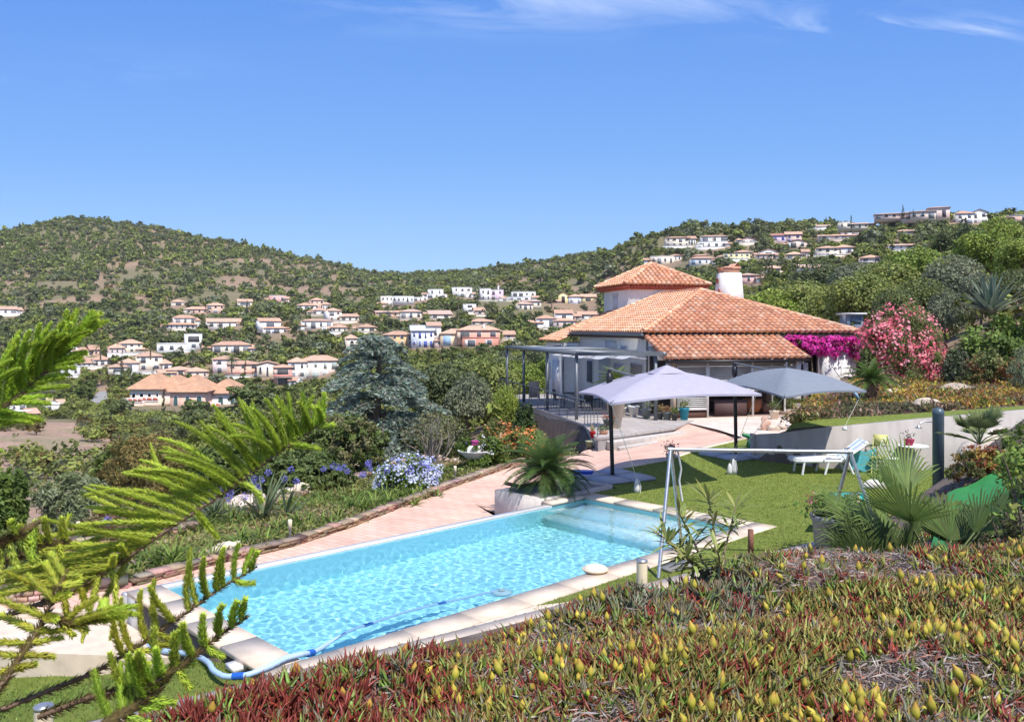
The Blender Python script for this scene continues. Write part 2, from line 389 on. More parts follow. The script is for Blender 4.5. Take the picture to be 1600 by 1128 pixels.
def build_ground():
    rr = np.concatenate([np.exp(np.linspace(math.log(0.5), math.log(6), 60))[:-1], np.exp(np.arange(math.log(6), math.log(48), 0.0085)),
                         np.exp(np.arange(math.log(48.4), math.log(2300), 0.013)), [2300.]])
    a1 = np.arange(-48, 48.01, 0.2); a2 = np.arange(52, 308.1, 6)
    an = np.radians(np.concatenate([a1, a2])); nr, na = len(rr), len(an)
    RR, AA = np.meshgrid(rr, an, indexing='ij'); X = RR * np.sin(AA); Y = RR * np.cos(AA)
    Z = ground(X, Y)
    Z = np.where(np.abs(AA) > math.pi / 2, np.minimum(Z, 6), Z)
    u, v = uv(X, Y)
    Z = np.where((np.abs(u) < 5.2) & (np.abs(v) < 2.3), -2.4, Z)
    e1 = (0.33, 0.215, 0.14); e2 = (0.22, 0.165, 0.10); gr = (0.13, 0.135, 0.055)
    n1 = fbm(X, Y, 40, 1)[..., None]; n2 = fbm(X, Y, 9, 4)[..., None]
    c = np.array(e1) * n2 + np.array(e2) * (1 - n2)
    k = sm((n1 - 0.36) * 5); c = c * (1 - 0.7 * k) + np.array(gr) * 0.7 * k
    near = (RR < 36)[..., None]
    s_ = 0.594 * X - 0.804 * (Y - 11.5)
    soil = np.array((0.13, 0.10, 0.08)) * (0.6 + 0.8 * fbm(X, Y, .25, 3)[..., None])
    dl = ((RR < 175) & (np.abs(AA) < .8) & (X < -8))[..., None]; dirt = np.array((0.36, 0.235, 0.165)) * (0.75 + 0.5 * fbm(X, Y, 3, 6)[..., None]); gd = sm((fbm(X, Y, 7, 14)[..., None] - .5) * 6)
    c = np.where(dl, dirt * (1 - gd * .75) + np.array((0.25, 0.215, 0.11)) * gd * .75, c); c = np.where(near, soil, c)
    v_ = np.stack([X, Y, Z], -1).reshape(-1, 3)
    v_ = np.vstack([v_, [(0, 0, float(ground(0.0, 0.3)))]]); c_ = np.vstack([c.reshape(-1, 3), soil.reshape(-1, 3)[:1]])
    i = np.arange(nr - 1)[:, None]; j = np.arange(na)[None, :]; j2 = (j + 1) % na
    f = np.stack([i * na + j, (i + 1) * na + j, (i + 1) * na + j2, i * na + j2], -1).reshape(-1, 4)
    mb = MB(); mb.add(v_, f[:, ::-1], c_)
    cen = len(v_) - 1; jj = np.arange(na); mb.f.append(np.stack([jj, (jj + 1) % na, np.full(na, cen)], 1))
    M['ground'] = mat('ground', (0.3, 0.2, 0.1), 0.95, attr=True, vary=0.25, scale=0.9, bump=0.4, bscale=1.5, bdist=0.15)
    g = mb.build('ground', 'ground', smooth=True); tag(g, kind='structure')
build_ground()

def sheet(name, pts, z, material, kind='structure'):
    mb = MB(); mb.ngon([(p[0], p[1], z) for p in pts]); o = mb.build(name, material); tag(o, kind=kind); return o
def strip(name, Lp, Rp, dz, material, n=10, zf=None, sub=8):
    Lp = np.array(Lp, float); Rp = np.array(Rp, float); k = len(Lp)
    t = np.linspace(0, k - 1, (k - 1) * sub + 1)
    Lx = np.c_[np.interp(t, range(k), Lp[:, 0]), np.interp(t, range(k), Lp[:, 1])]
    Rx = np.c_[np.interp(t, range(k), Rp[:, 0]), np.interp(t, range(k), Rp[:, 1])]
    w = np.linspace(0, 1, n)[None, :, None]; P = Lx[:, None] * (1 - w) + Rx[:, None] * w
    Z = (zf or ground)(P[..., 0], P[..., 1]) + dz
    v = np.concatenate([P, Z[..., None]], -1).reshape(-1, 3); m = len(t)
    i = np.arange(m - 1)[:, None]; j = np.arange(n - 1)[None]
    f = np.stack([i * n + j, i * n + j + 1, (i + 1) * n + j + 1, (i + 1) * n + j], -1).reshape(-1, 4)
    mb = MB(); mb.add(v, f[:, ::-1]); o = mb.build(name, material, smooth=True); tag(o, kind='structure'); return o

# --- brick paving material
def brick_mat(name, c1, c2, mortar, scale, rot=0.6, bw=0.5, rh=0.25, rough=0.85, msize=0.02):
    m = bpy.data.materials.new(name); m.use_nodes = True; n = m.node_tree.nodes; l = m.node_tree.links; b = n['Principled BSDF']
    b.inputs['Roughness'].default_value = rough; b.inputs['Specular IOR Level'].default_value = 0.2
    t = n.new('ShaderNodeTexCoord'); mp = n.new('ShaderNodeMapping'); mp.inputs['Rotation'].default_value = (0, 0, rot)
    mp.inputs['Scale'].default_value = (scale,) * 3; l.new(t.outputs['Object'], mp.inputs[0])
    br = n.new('ShaderNodeTexBrick'); l.new(mp.outputs[0], br.inputs[0]); br.inputs['Color1'].default_value = (*c1, 1); br.inputs['Color2'].default_value = (*c2, 1)
    br.inputs['Mortar'].default_value = (*mortar, 1); br.inputs['Scale'].default_value = 1; br.inputs['Brick Width'].default_value = bw; br.inputs['Row Height'].default_value = rh
    br.inputs['Mortar Size'].default_value = msize; br.inputs['Mortar Smooth'].default_value = 0.3; br.inputs['Bias'].default_value = 0
    nz = n.new('ShaderNodeTexNoise'); nz.inputs['Scale'].default_value = 0.8; nz.inputs['Detail'].default_value = 5; l.new(t.outputs['Object'], nz.inputs[0])
    mr = n.new('ShaderNodeMapRange'); mr.inputs[1].default_value = 0.3; mr.inputs[2].default_value = 0.7; mr.inputs[3].default_value = 0.86; mr.inputs[4].default_value = 1.12
    l.new(nz.outputs[0], mr.inputs[0]); vm = n.new('ShaderNodeVectorMath'); vm.operation = 'SCALE'; l.new(br.outputs[0], vm.inputs[0]); l.new(mr.outputs[0], vm.inputs['Scale'])
    l.new(vm.outputs[0], b.inputs['Base Color'])
    bp = n.new('ShaderNodeBump'); bp.inputs['Strength'].default_value = 0.5; bp.inputs['Distance'].default_value = 0.01; bp.invert = True; l.new(br.outputs['Fac'], bp.inputs['Height']); l.new(bp.outputs[0], b.inputs['Normal'])
    M[name] = m; return m
brick_mat('pink_pavers', (0.68, 0.44, 0.335), (0.74, 0.51, 0.405), (0.52, 0.33, 0.25), 1.0, rot=0.62, bw=0.40, rh=0.20, msize=0.014)
brick_mat('pale_slabs', (0.68, 0.55, 0.47), (0.74, 0.62, 0.54), (0.5, 0.4, 0.34), 1.0, rot=-0.25, bw=0.42, rh=0.42, msize=0.01)
brick_mat('deck_tiles', (0.40, 0.36, 0.33), (0.46, 0.42, 0.39), (0.3, 0.27, 0.25), 1.0, rot=-0.25, bw=0.4, rh=0.4, msize=0.012)
# --- lawn material: short artificial grass, slight mowing mottling
def lawn_mat():
    m = mat('lawn', (0.19, 0.245, 0.045), 0.9, vary=0.16, scale=3.0, bump=1.0, bscale=220, col2=(0.25, 0.30, 0.065), spec=0.15, bdist=0.02, stretch=(1, 1, 1))
    M['lawn'] = m
lawn_mat()

def W(px, py, z=0.0): p = onz(px, py, z); return (p.x, p.y)
lawn_pts = [(0.35, 12.35), puv(5.47, -2.57)[:2], puv(5.47, 2.3)[:2], puv(6.5, 2.3)[:2], puv(6.5, 4.05)[:2], (3.2, 24.5), (4.56, 25.8), (6.24, 28.4), (8.4, 31.0),
            (8.3, 29.0), (7.45, 26.3), (7.5, 26.1), (8.95, 24.45), (9.6, 24.2), (17.0, 24.1), (15.5, 22.9), (8.0, 17.35), (2.0, 12.95)]
sheet('lawn', lawn_pts, 0.0, 'lawn')
# sloping low lawn left of the pool
mb = MB()
gx, gy = np.meshgrid(np.linspace(-3.2, 7.0, 40), np.linspace(-3.0, 2.3, 30), indexing='ij')   # along -u, v
uu = -5.2 - (gx + 3.2); vv = gy
X = PC[0] + uu * U[0] + vv * V[0]; Y = PC[1] + uu * U[1] + vv * V[1]
Z = -0.16 - 0.62 * sm((vv + 1.5) / 3.0) + 0.012
n = gx.shape[1]; i = np.arange(39)[:, None]; j = np.arange(29)[None]
mb.add(np.stack([X, Y, Z], -1).reshape(-1, 3), np.stack([i*n+j, i*n+j+1, (i+1)*n+j+1, (i+1)*n+j], -1).reshape(-1, 4))
lo = mb.build('lower_lawn', 'lawn', smooth=True); tag(lo, kind='structure')
# short blades on the low lawn and around the pool, where the camera is nearest
def blades():
    mb = MB(); rng = np.random.default_rng(3); n = 26000
    uu = rng.uniform(-11, -5.25, n); vv = rng.uniform(-3, 2.3, n)
    X = PC[0] + uu * U[0] + vv * V[0]; Y = PC[1] + uu * U[1] + vv * V[1]; Z = -0.16 - 0.62 * sm((vv + 1.5) / 3.0) + 0.02
    k = (Y < 14); P = np.c_[X, Y, Z][k]
    cards(mb, P, 0.05, jit((0.19, 0.27, 0.055), len(P), 0.3), rng, aspect=0.22, dirs=np.tile([0., 0, 1.], (len(P), 1)))
    n = 110000; x = rng.uniform(0.3, 14, n); y = rng.uniform(12, 30.5, n); u, v = uv(x, y); s = 0.594 * x - 0.804 * (y - 11.5)
    k = ((u > 5.5) | (v < -2.62)) & (s < -0.05) & ((u > 6.6) | (v < 2.3)) & (v < 3.95 + .08*(u-5.9)) & ~((x > 7.3) & (y > np.interp(x, [7.3, 9.0, 20], [26.0, 24.3, 24.1]))) ; P = np.c_[x, y, np.full(n, 0.012)][k]
    cards(mb, P, 0.035, jit((0.225, 0.28, 0.058), len(P), 0.2), rng, aspect=0.4, dirs=np.tile([0., 0, 1.], (len(P), 1)))
    o = mb.build('grass', 'leaf'); tag(o, 'short artificial grass blades on the lawns around the pool', 'grass', kind='stuff')
blades()
Lp = [(-15, 14.6), (-12.5, 14.2), (-9.3, 14.6), (-6.8, 15.1), (-5.9, 16.4), (-4.67, 17.9), (-3.76, 19.7), (-3.1, 21.4), (-2.4, 23), (-1.83, 24.5), (-0.7, 26.9), (0.44, 29.3), (1.6, 30.6), (2.9, 31.5), (5.0, 34.2), (7.2, 37.0)]
def b2(u, v): return puv(u, v)[:2]
Rp = [(-13, 11.8), b2(-8.2, 2.3), b2(-6.6, 2.3), b2(-5.5, 2.35), b2(-3.4, 2.35), b2(-1.2, 2.35), b2(0.8, 2.35), b2(2.6, 2.35), b2(3.85, 2.35), b2(3.85, 4.07), b2(6.5, 4.07), (3.2, 24.5), (4.56, 25.8), (6.24, 28.4), (8.0, 30.5), (8.3, 34.6)]
strip('brick_path', Lp, Rp, 0.02, 'pink_pavers', n=14)
sheet('terrace_paving', [W(1058, 657), W(1120, 671), W(1168, 686), W(1196, 684), W(1232, 672), W(1262, 655), W(1262, 648), W(1058, 652)], 0.008, 'pale_slabs')
# pale kerb between brick and lawn
mb = MB(); K = [(1.35, 22.75), (3.2, 24.5), (4.56, 25.8), (6.24, 28.4), (8.4, 31.0)]
for a, b in zip(K[:-1], K[1:]):
    d = Vector((b[0]-a[0], b[1]-a[1], 0)); c = ((a[0]+b[0])/2, (a[1]+b[1])/2, -0.03); mb.box(c, (d.length + 0.02, 0.2, 0.12), math.atan2(d.y, d.x))
k_ = mb.build('kerb', 'coping'); tag(k_, kind='structure')
# second garden path behind the flower bed
far = [gp(60, 878), gp(170, 858), gp(300, 838), gp(430, 795), gp(545, 757)]; nr_ = [gp(60, 915), gp(170, 893), gp(300, 866), gp(430, 818), gp(560, 775)]
strip('garden_path', [p[:2] for p in far], [p[:2] for p in nr_], 0.02, 'pink_pavers', n=6)
# grey road bits far down in the valley
M['asphalt'] = mat('asphalt', (0.30, 0.29, 0.28), 0.9, vary=0.1, scale=0.2)
def road(name, pts, w):
    P = [gp(*p) for p in pts]; a = []; b = []
    for i, p in enumerate(P):
        q = P[min(i+1, len(P)-1)] - P[max(i-1, 0)]; q.z = 0; q.normalize(); nn = Vector((-q.y, q.x, 0)) * w / 2
        a.append((p + nn)[:2]); b.append((p - nn)[:2])
    return strip(name, a, b, 0.12, 'asphalt', n=4)
road('road', [(148, 630), (158, 622), (164, 612)], 4)

# ------------------------------------------------------------------ pool
def pool():
    root = thing('swimming_pool', 'long turquoise infinity pool with cream stone coping and one spill edge', 'swimming pool', (PC[0], PC[1], 0), math.atan2(U[1], U[0]))
    hx, hy, wz = 5.02, 2.12, -0.085
    liner = mat('pool_liner', (0.36, 0.77, 0.83), 0.5, vary=0.04, scale=1.5, col2=(0.41, 0.80, 0.85)); 
    mb = MB(); dp = -1.55
    mb.add([(-hx,-hy,dp),(hx,-hy,dp),(hx,hy,dp),(-hx,hy,dp)], [(0,1,2,3)])
    for a, b in (((-hx,-hy),(hx,-hy)), ((hx,-hy),(hx,hy)), ((hx,hy),(-hx,hy)), ((-hx,hy),(-hx,-hy))):
        zt = wz + .008 if (a[1] > 0 and b[1] > 0) else 0.0
        mb.add([(a[0],a[1],dp),(b[0],b[1],dp),(b[0],b[1],zt),(a[0],a[1],zt)], [(3,2,1,0)])
    bas = mb.build('basin', liner, root)
    mb = MB(); mb.b6(4.05, hx-0.003, -hy+0.003, hy-0.003, dp+0.01, -0.40); mb.b6(3.6, 4.05, -hy+0.003, hy-0.003, dp+0.01, -0.75)
    st = mb.build('step', mat('pool_step', (0.62, 0.80, 0.80), 0.5, vary=0.04), root)
    # rippled water surface
    nx, ny = 720, 306; gx, gy = np.meshgrid(np.linspace(-hx+0.002, hx-0.002, nx), np.linspace(-hy+0.002, hy+0.03, ny), indexing='ij'); rng = np.random.default_rng(5)
    Z = np.zeros_like(gx)
    for k in range(56):
        lam = rng.uniform(0.075, 0.27); th = rng.uniform(0, 2*math.pi); kk = 2*math.pi/lam
        Z += (lam / 0.17) ** 1.5 * np.sin(kk * (gx*math.cos(th) + gy*math.sin(th)) + rng.uniform(0, 6.28) + 0.6*np.sin(gx*0.9+k) )
    Z *= 0.000115; Z += wz
    i = np.arange(nx-1)[:, None]; j = np.arange(ny-1)[None]
    mb = MB(); mb.add(np.stack([gx, gy, Z], -1).reshape(-1, 3), np.stack([i*ny+j, (i+1)*ny+j, (i+1)*ny+j+1, i*ny+j+1], -1).reshape(-1, 4))
    wm_ = bpy.data.materials.new('pool_water'); wm_.use_nodes = True; n = wm_.node_tree.nodes; l = wm_.node_tree.links; n.remove(n['Principled BSDF'])
    g = n.new('ShaderNodeBsdfGlass'); g.inputs['IOR'].default_value = 1.33; g.inputs['Roughness'].default_value = 0.0; g.inputs['Color'].default_value = (0.93, 0.99, 1, 1)
    l.new(g.outputs[0], n['Material Output'].inputs[0])
    wa = mb.build('water', wm_, root, smooth=True)
    wa.cycles.is_caustics_caster = True; bas.cycles.is_caustics_receiver = True; st.cycles.is_caustics_receiver = True; sd.cycles.is_caustics_light = True
    # spill wall, stone coping
    mb = MB(); mb.b6(-hx-0.47, 3.88, hy+0.002, hy+0.24, -0.95, wz+0.012); mb.b6(-hx-0.25, -hx-0.002, -hy, hy+0.002, -0.9, -0.053)
    mb.b6(-hx-0.47, -hx-0.25, hy-0.3, hy+0.002, -0.9, -0.053)
    mb.build('spill_wall', M['grey_wall'], root)
    mb = MB(); mb.b6(-hx-0.46, 3.88, hy+0.03, hy+0.235, wz+0.012, wz+0.03)
    mb.build('spill_edge', mat('spill_edge', (0.72, 0.72, 0.72), 0.4, vary=0.05, scale=3), root)
    def cop(segs):
        mb = MB()
        for (x0, x1, y0, y1) in segs: mb.b6(x0, x1, y0, y1, -0.05, 0.012)
        return mb.build('coping', 'coping', root)
    L_ = 0.47; e = 0.03
    for k in range(11):                                        # stones along the near side
        x0 = -hx - L_ + k * (2*hx + 2*L_) / 11; x1 = x0 + (2*hx + 2*L_) / 11 - 0.006; cop([(x0, x1, -hy-L_, -hy+e)])
    for k in range(4):
        y0 = -hy + e + 0.006 + k * (2*hy + 0.16) / 4; y1 = y0 + (2*hy + 0.16) / 4 - 0.006
        cop([(hx-e, hx+L_, y0, y1)]); cop([(-hx-L_, -hx+e, y0, min(y1, hy + 0.0))])
    cop([(3.9, hx-e-0.006, hy-e, hy+0.32)]); 
    mb = MB(); mb.b6(3.9, hx+0.3, hy+0.004, hy+0.3, -0.9, -0.053); mb.build('return_wall', M['concrete'], root)
    return root
pool()
# wedge of cream paving and the low cream wall between pool and bank
mb = MB()
wedge = [(-2.9, 9.25), puv(-5.4, -2.62)[:2], (0.30, 12.32), (1.9, 12.9), (0.05, 11.45)]
mb.prism([(-2.8, 9.42), (-2.53, 9.62), (0.33, 12.33), (2.0, 12.95), (0.0, 11.5)], -0.3, 0.004); o = mb.build('paving_wedge', 'coping'); tag(o, kind='structure')
mb = MB(); rz = math.atan2(0.594, 0.804)
d = np.array([0.804, 0.594]); q = np.array([0.594, -0.804])
t = -9.0; rng = random.Random(4)
while t < 10.5:
    L_ = 1.2; c = np.array([0, 11.5]) + d * (t + L_/2) + q * 0.24
    mb.box((c[0], c[1], 0.02), (L_ - 0.008, 0.48, 0.22 + rng.uniform(-.004, .004)), rz); t += L_
o = mb.build('low_wall', 'coping'); tag(o, 'low cream stone capped wall between the bank and the lawn', 'wall')
# cream overflow terrace left of the pool with grey retaining side
mb = MB(); mb.prism([(-10.4, 12.1), (-8.6, 11.5), (-6.25, 11.75), puv(-5.5, 0.2)[:2], puv(-5.5, 2.28)[:2], (-7.4, 13.15), (-10.4, 12.9)], -0.9, -0.46)
mb.prism([(-10.2, 12.85), (-5.75, 13.35), (-5.72, 13.45), (-10.2, 13.05)], -0.46, -0.37)
o = mb.build('overflow_terrace', 'coping'); tag(o, kind='structure')
# ================================================================== THE VILLA
TILEC = [(0.70,0.37,0.22),(0.73,0.42,0.26),(0.67,0.34,0.20),(0.74,0.45,0.30),(0.70,0.38,0.23),(0.72,0.40,0.25),(0.75,0.49,0.34),(0.63,0.32,0.20)]
def tile_plane(mb, P0, e, g, poly, rng, pitch=0.305, course=0.37, r=0.125, base=True, lift=0.02, cols=TILEC):
    """barrel tiles on the plane P0 + s*e + t*g inside the convex polygon poly (s,t)"""
    P0 = np.array(P0, float); e = np.array(e, float); e /= np.linalg.norm(e); g = np.array(g, float); g /= np.linalg.norm(g); nrm = np.cross(e, g); nrm /= np.linalg.norm(nrm)
    if nrm[2] < 0: nrm = -nrm
    if base: mb.ngon([P0 + s*e + t*g for s, t in poly], (0.42, 0.16, 0.09))
    P = np.array(poly, float); smin, smax = P[:, 0].min(), P[:, 0].max(); na = 6
    ang = np.linspace(0, math.pi, na)
    V_ = []; C_ = []; Fc = []; cnt = 0
    s = smin + pitch * 0.5
    while s < smax:
        ts = []
        for i in range(len(P)):
            a, b = P[i], P[(i+1) % len(P)]
            if (a[0]-s)*(b[0]-s) < 0: ts.append(a[1] + (s-a[0])/(b[0]-a[0])*(b[1]-a[1]))
        if len(ts) >= 2:
            t0, t1 = min(ts), max(ts); t = t0 - 0.05
            while t < t1 - 0.05:
                tl = min(course + 0.05, t1 - t); c = np.array(cols[rng.randrange(len(cols))]) * rng.uniform(0.93, 1.06)
                for tt, rr, up in ((t, r*1.07, 0.035), (t + tl, r*0.9, 0.0)):
                    for a in ang: V_.append(P0 + (s + rr*math.cos(a) + rng.uniform(-.002,.002))*e + tt*g + (rr*0.85*math.sin(a) + up + lift)*nrm); C_.append(c)
                for k in range(na-1): Fc.append((cnt+k, cnt+k+1, cnt+na+k+1, cnt+na+k))
                Fc.append((cnt, cnt+1, cnt+na-2, cnt+na-1)); Fc.append((cnt+1, cnt+2, cnt+3, cnt+na-2))
                cnt += 2*na; t += course
        s += pitch
    if V_: mb.add(V_, Fc, np.array(C_))
def ridge(mb, A, B, rng, r=0.13, L_=0.4, lift=0.06, cols=TILEC):
    A = np.array(A, float); B = np.array(B, float); D = np.linalg.norm(B-A); g = (B-A)/D; e = np.cross(g, [0,0,1.]); e /= np.linalg.norm(e); n = np.cross(e, g)
    k = max(1, int(D/L_))
    for i in range(k):
        t0, t1 = D*i/k, D*(i+1)/k + 0.04; ang = np.linspace(-0.1, math.pi+0.1, 8); c = np.array(cols[rng.randrange(len(cols))])*rng.uniform(.95,1.2)
        v = [A + g*tt + e*rr*np.cos(a) + n*(rr*np.sin(a)*0.9 + lift + up) for tt, rr, up in ((t0, r*1.08, .02), (t1, r*.92, 0)) for a in ang]
        mb.add(v, [(j, j+1, 8+j+1, 8+j) for j in range(7)] + [(0,1,6,7),(1,2,5,6),(2,3,4,5)], c)
VANG = math.atan2(0.24, 0.97); VO = (6.04, 39.5, 0.0)
def villa():
    rng = random.Random(21)
    root = thing('villa', 'white villa with orange barrel tile roofs, square tower and louvred veranda behind the pool', 'villa', VO, VANG)
    ev, ap = 3.76, 5.98       # eave and apex heights
    W_, hd, rb = 11.5, 5.75, 10.95
    # walls of the main block: shaded left side is painted the same white
    mb = MB(); z1 = 3.6
    mb.prism([(0.45,0.45),(11.05,0.45),(11.05,10.6),(0.45,10.6)], -1.6, z1)
    mb.ngon([(0.45,10.6,z1),(11.05,10.6,z1),(5.75,10.6,5.75)][::-1])
    mb.ngon([(0.45,0.447,3.6),(0.45,-2.05,2.62),(0.45,-2.05,2.52),(0.45,0.447,3.2)])
    mb.build('wall', M['white_wall'], root)
    # back left wing
    mb = MB(); mb.prism([(-0.45,10.9),(4,10.9),(4,14.6),(-0.45,14.6)], -1.6, 3.1); mb.build('wing_wall', M['white_wall'], root)
    # tiled slopes -------------------------------------------------
    sl = math.hypot(hd, ap-ev)
    def slope(name, *a, rid=(), parent=root):
        mb = MB()
        for q in a: tile_plane(mb, *q, rng)
        for q in rid: ridge(mb, *q, rng)
        return mb.build(name, 'tile', parent)
    A_, B_ = (0,0,ev), (W_,0,ev); AP = (hd,hd,ap); RB = (hd,rb,ap)
    up = (ap-ev)/hd
    rf = slope('roof', (A_, (1,0,0), (0,1,up), [(0,0),(W_,0),(hd,sl)]),
          ((0,rb,ev), (0,-1,0), (1,0,up), [(0,0),(rb,0),(rb-hd,sl),(0,sl)]),
          ((W_,0,ev), (0,1,0), (-1,0,up), [(0,0),(rb,0),(rb,sl),(hd,sl)]),
          rid=[(A_, AP), (B_, AP), (AP, RB), ((0,rb,ev),(hd,rb,ap))])
    # lower porch roof
    p0, p1 = (0.05,-2.5,2.62), (6.95,-2.5,2.62); sl2 = math.hypot(2.75, 1.0)
    slope('porch_roof', (p0, (1,0,0), (0,2.75,1.0), [(0,0),(6.9,0),(6.9,sl2),(0,sl2)]))
    mb = MB(); mb.b6(-0.0,7.0,-2.56,-2.44,2.48,2.58); mb.build('gutter', M['metal_dark'], root)
    mb = MB(); mb.b6(0.05,11.2,0.03,0.4,3.45,3.74); mb.b6(0.05,0.42,0.4,10.9,3.5,3.70); mb.build('eave_shade_strip', mat('eave_dark', (0.05,0.03,0.025), .8), root)  # near-black strips paint the shade in the gap under the eaves
    mb = MB(); mb.tube([(-0.06,0,3.70),(-0.06,10.9,3.70)], 0.06, 8); mb.b6(-0.02,0.02,0.0,10.9,3.60,3.69); mb.build('side_gutter', M['metal_grey'], root)
    # wing roof
    slope('wing_roof', ((-0.75,14.9,3.2), (0,-1,0), (1,0,up), [(0,0),(3.95,0),(3.95,5.4),(0,5.4)]))
    # tower --------------------------------------------------------
    tx0, tx1, ty0, ty1, tz = 3.74, 8.45, 11.2, 15.5, 6.42
    mb = MB(); mb.prism([(tx0,ty0),(tx1,ty0),(tx1,ty1),(tx0,ty1)], 3.0, tz); mb.build('tower_wall', M['white_wall'], root)
    ex0, ex1, ey0, ey1, ez, az_ = 3.3, 8.88, 10.75, 15.95, 6.55, 7.98
    cx, cy = (ex0+ex1)/2, (ey0+ey1)/2; hx, hy = cx-ex0, cy-ey0; rs = az_-ez
    def tri(p, e, g, half): Ls = math.hypot(*(g[0]*1.0, g[1]*1.0)); return p, e, g, half
    sx = math.hypot(hy, rs); sy = math.hypot(hx, rs)
    slope('tower_roof', ((ex0,ey0,ez),(1,0,0),(0,hy,rs),[(0,0),(2*hx,0),(hx,sx)]), ((ex0,ey1,ez),(0,-1,0),(hx,0,rs),[(0,0),(2*hy,0),(hy,sy)]),
          ((ex1,ey0,ez),(0,1,0),(-hx,0,rs),[(0,0),(2*hy,0),(hy,sy)]), ((ex1,ey1,ez),(-1,0,0),(0,-hy,rs),[(0,0),(2*hx,0),(hx,sx)]),
          rid=[((ex0,ey0,ez),(cx,cy,az_)),((ex1,ey0,ez),(cx,cy,az_)),((ex0,ey1,ez),(cx,cy,az_)),((ex1,ey1,ez),(cx,cy,az_))])
    # corbelled tile cornice under the tower roof: two rows of half round tiles
    mb = MB()
    for row, (ins, z) in enumerate(((0.12, 6.47), (0.28, 6.36))):
        mb.b6(ex0+ins+.06,ex1-ins-.06,ey0+ins+.06,ey1-ins-.06,z-.055,z-.02,(0.40,0.10,0.07))
        for k in range(int((ex1-ex0-2*ins)/0.2)+1):
            for yy, sg in ((ey0+ins,1),(ey1-ins,-1)): mb.tube([(ex0+ins+k*.2,yy,z),(ex0+ins+k*.2,yy+sg*.18,z)], .085, 6, (0.50,0.15,0.10))
        for k in range(int((ey1-ey0-2*ins)/0.2)+1):
            for xx, sg in ((ex0+ins,1),(ex1-ins,-1)): mb.tube([(xx,ey0+ins+k*.2,z),(xx+sg*.18,ey0+ins+k*.2,z)], .085, 6, (0.50,0.15,0.10))
    mb.build('cornice', 'tile', root)
    mb = MB(); mb.b6(tx0-.03,tx0,13.0,13.75,4.95,5.95); mb.b6(tx0-.07,tx0-.03,12.9,13.85,5.95,6.1); mb.build('shutter', M['lav_wall'], root)
    # chimney ------------------------------------------------------
    cxx, cyy = 7.95, 6.75
    mb = MB(); b0, b1 = 0.66, 0.52
    v = [(cxx-b0,cyy-b0*.9,4.9),(cxx+b0,cyy-b0*.9,4.9),(cxx+b0,cyy+b0*.9,4.9),(cxx-b0,cyy+b0*.9,4.9),(cxx-b1,cyy-b1*.85,7.05),(cxx+b1,cyy-b1*.85,7.05),(cxx+b1,cyy+b1*.85,7.05),(cxx-b1,cyy+b1*.85,7.05)]
    mb.add(v, [(0,3,2,1),(4,5,6,7),(0,1,5,4),(1,2,6,5),(2,3,7,6),(3,0,4,7)]); ch = mb.build('chimney', M['white_wall'], root)
    mb = MB(); mb.b6(cxx-.45,cxx+.45,cyy-.38,cyy+.38,7.05,7.3,(0.66,0.36,0.24)); mb.b6(cxx-.55,cxx+.0,cyy-.45,cyy+.45,7.302,7.36,(0.70,0.40,0.28))
    for k in range(4): mb.tube([(cxx+.0+k*.14,cyy-.45,7.34),(cxx+.0+k*.14,cyy+.45,7.38)], .075, 7, (0.68,0.36,0.24))
    mb.add([(cxx+0.05,cyy-.4,7.36),(cxx+.5,cyy-.4,7.36),(cxx+.3,cyy-.4,7.58),(cxx+0.05,cyy+.4,7.36),(cxx+.5,cyy+.4,7.36),(cxx+.3,cyy+.4,7.58)], [(0,1,2,2),(3,5,4,4),(0,2,5,3),(1,4,5,2)] , (0.68,0.38,0.26))
    mb.build('chimney_cap', 'tile', ch)
    for z, y in ((6.6, cyy+.12), (6.0, cyy-.15)):
        mb = MB(); mb.lathe([(0.0,0),(0.13,0.0),(0.13,0.03),(0.09,0.03)], (0,0,0), 12, (0.5,0.2,0.13)); vv = mb.v[-1]; mb.v[-1] = np.c_[cxx-b1-0.10-(6.9-z)*.05-vv[:,2]*0+ (-vv[:,2]), y+vv[:,0], z+vv[:,1]*1.3]
        mb.build('vent', 'tile', ch)
    # veranda ------------------------------------------------------
    fy = -2.08
    mb = MB(); mb.b6(0.5,0.68,fy,fy+.2,0,2.47,(0.66,0.52,0.38)); mb.b6(6.62,6.85,fy,fy+.3,-.05,2.47,(0.8,0.78,0.74)); mb.b6(0.3,7.0,fy+.02,fy+.22,2.32,2.47,(0.25,0.24,0.23))
    for x in (2.2, 4.42): mb.b6(x-.035,x+.035,fy-.03,fy+.04,0,2.47,(0.72,0.70,0.66))
    mb.build('veranda_frame', 'attr', root)
    def louvre(x0, x1, z0, z1, dens=.085):
        mb = MB(); c = (0.66,0.64,0.61)
        mb.b6(x0,x0+.045,fy-.02,fy+.02,z0,z1,c); mb.b6(x1-.045,x1,fy-.02,fy+.02,z0,z1,c); mb.b6(x0,x1,fy-.024,fy+.024,z0-.06,z0,c); mb.b6(x0,x1,fy-.024,fy+.024,z1,z1+.04,c)
        z = z0 + .04
        while z < z1 - .02:
            mb.box(((x0+x1)/2, fy, z), (x1-x0-.1, .055, .012), 0, c, Matrix.Rotation(R(35), 4, 'X')); z += dens
        return mb.build('louvre_panel', 'attr', root)
    louvre(0.72, 2.16, 0.42, 2.28); louvre(2.24, 4.38, 1.28, 2.28)
    mb = MB(); mb.b6(0.72,2.16,fy+.05,fy+.1,0.0,0.32,(0.10,0.045,0.03)); mb.b6(0.75,4.4,fy-.02,fy+.03,1.14,1.22,(0.7,0.68,0.65)); mb.b6(2.7,4.3,fy+.3,fy+.34,0.0,0.75,(0.09,0.05,0.045)); mb.build('low_panel', 'attr', root)
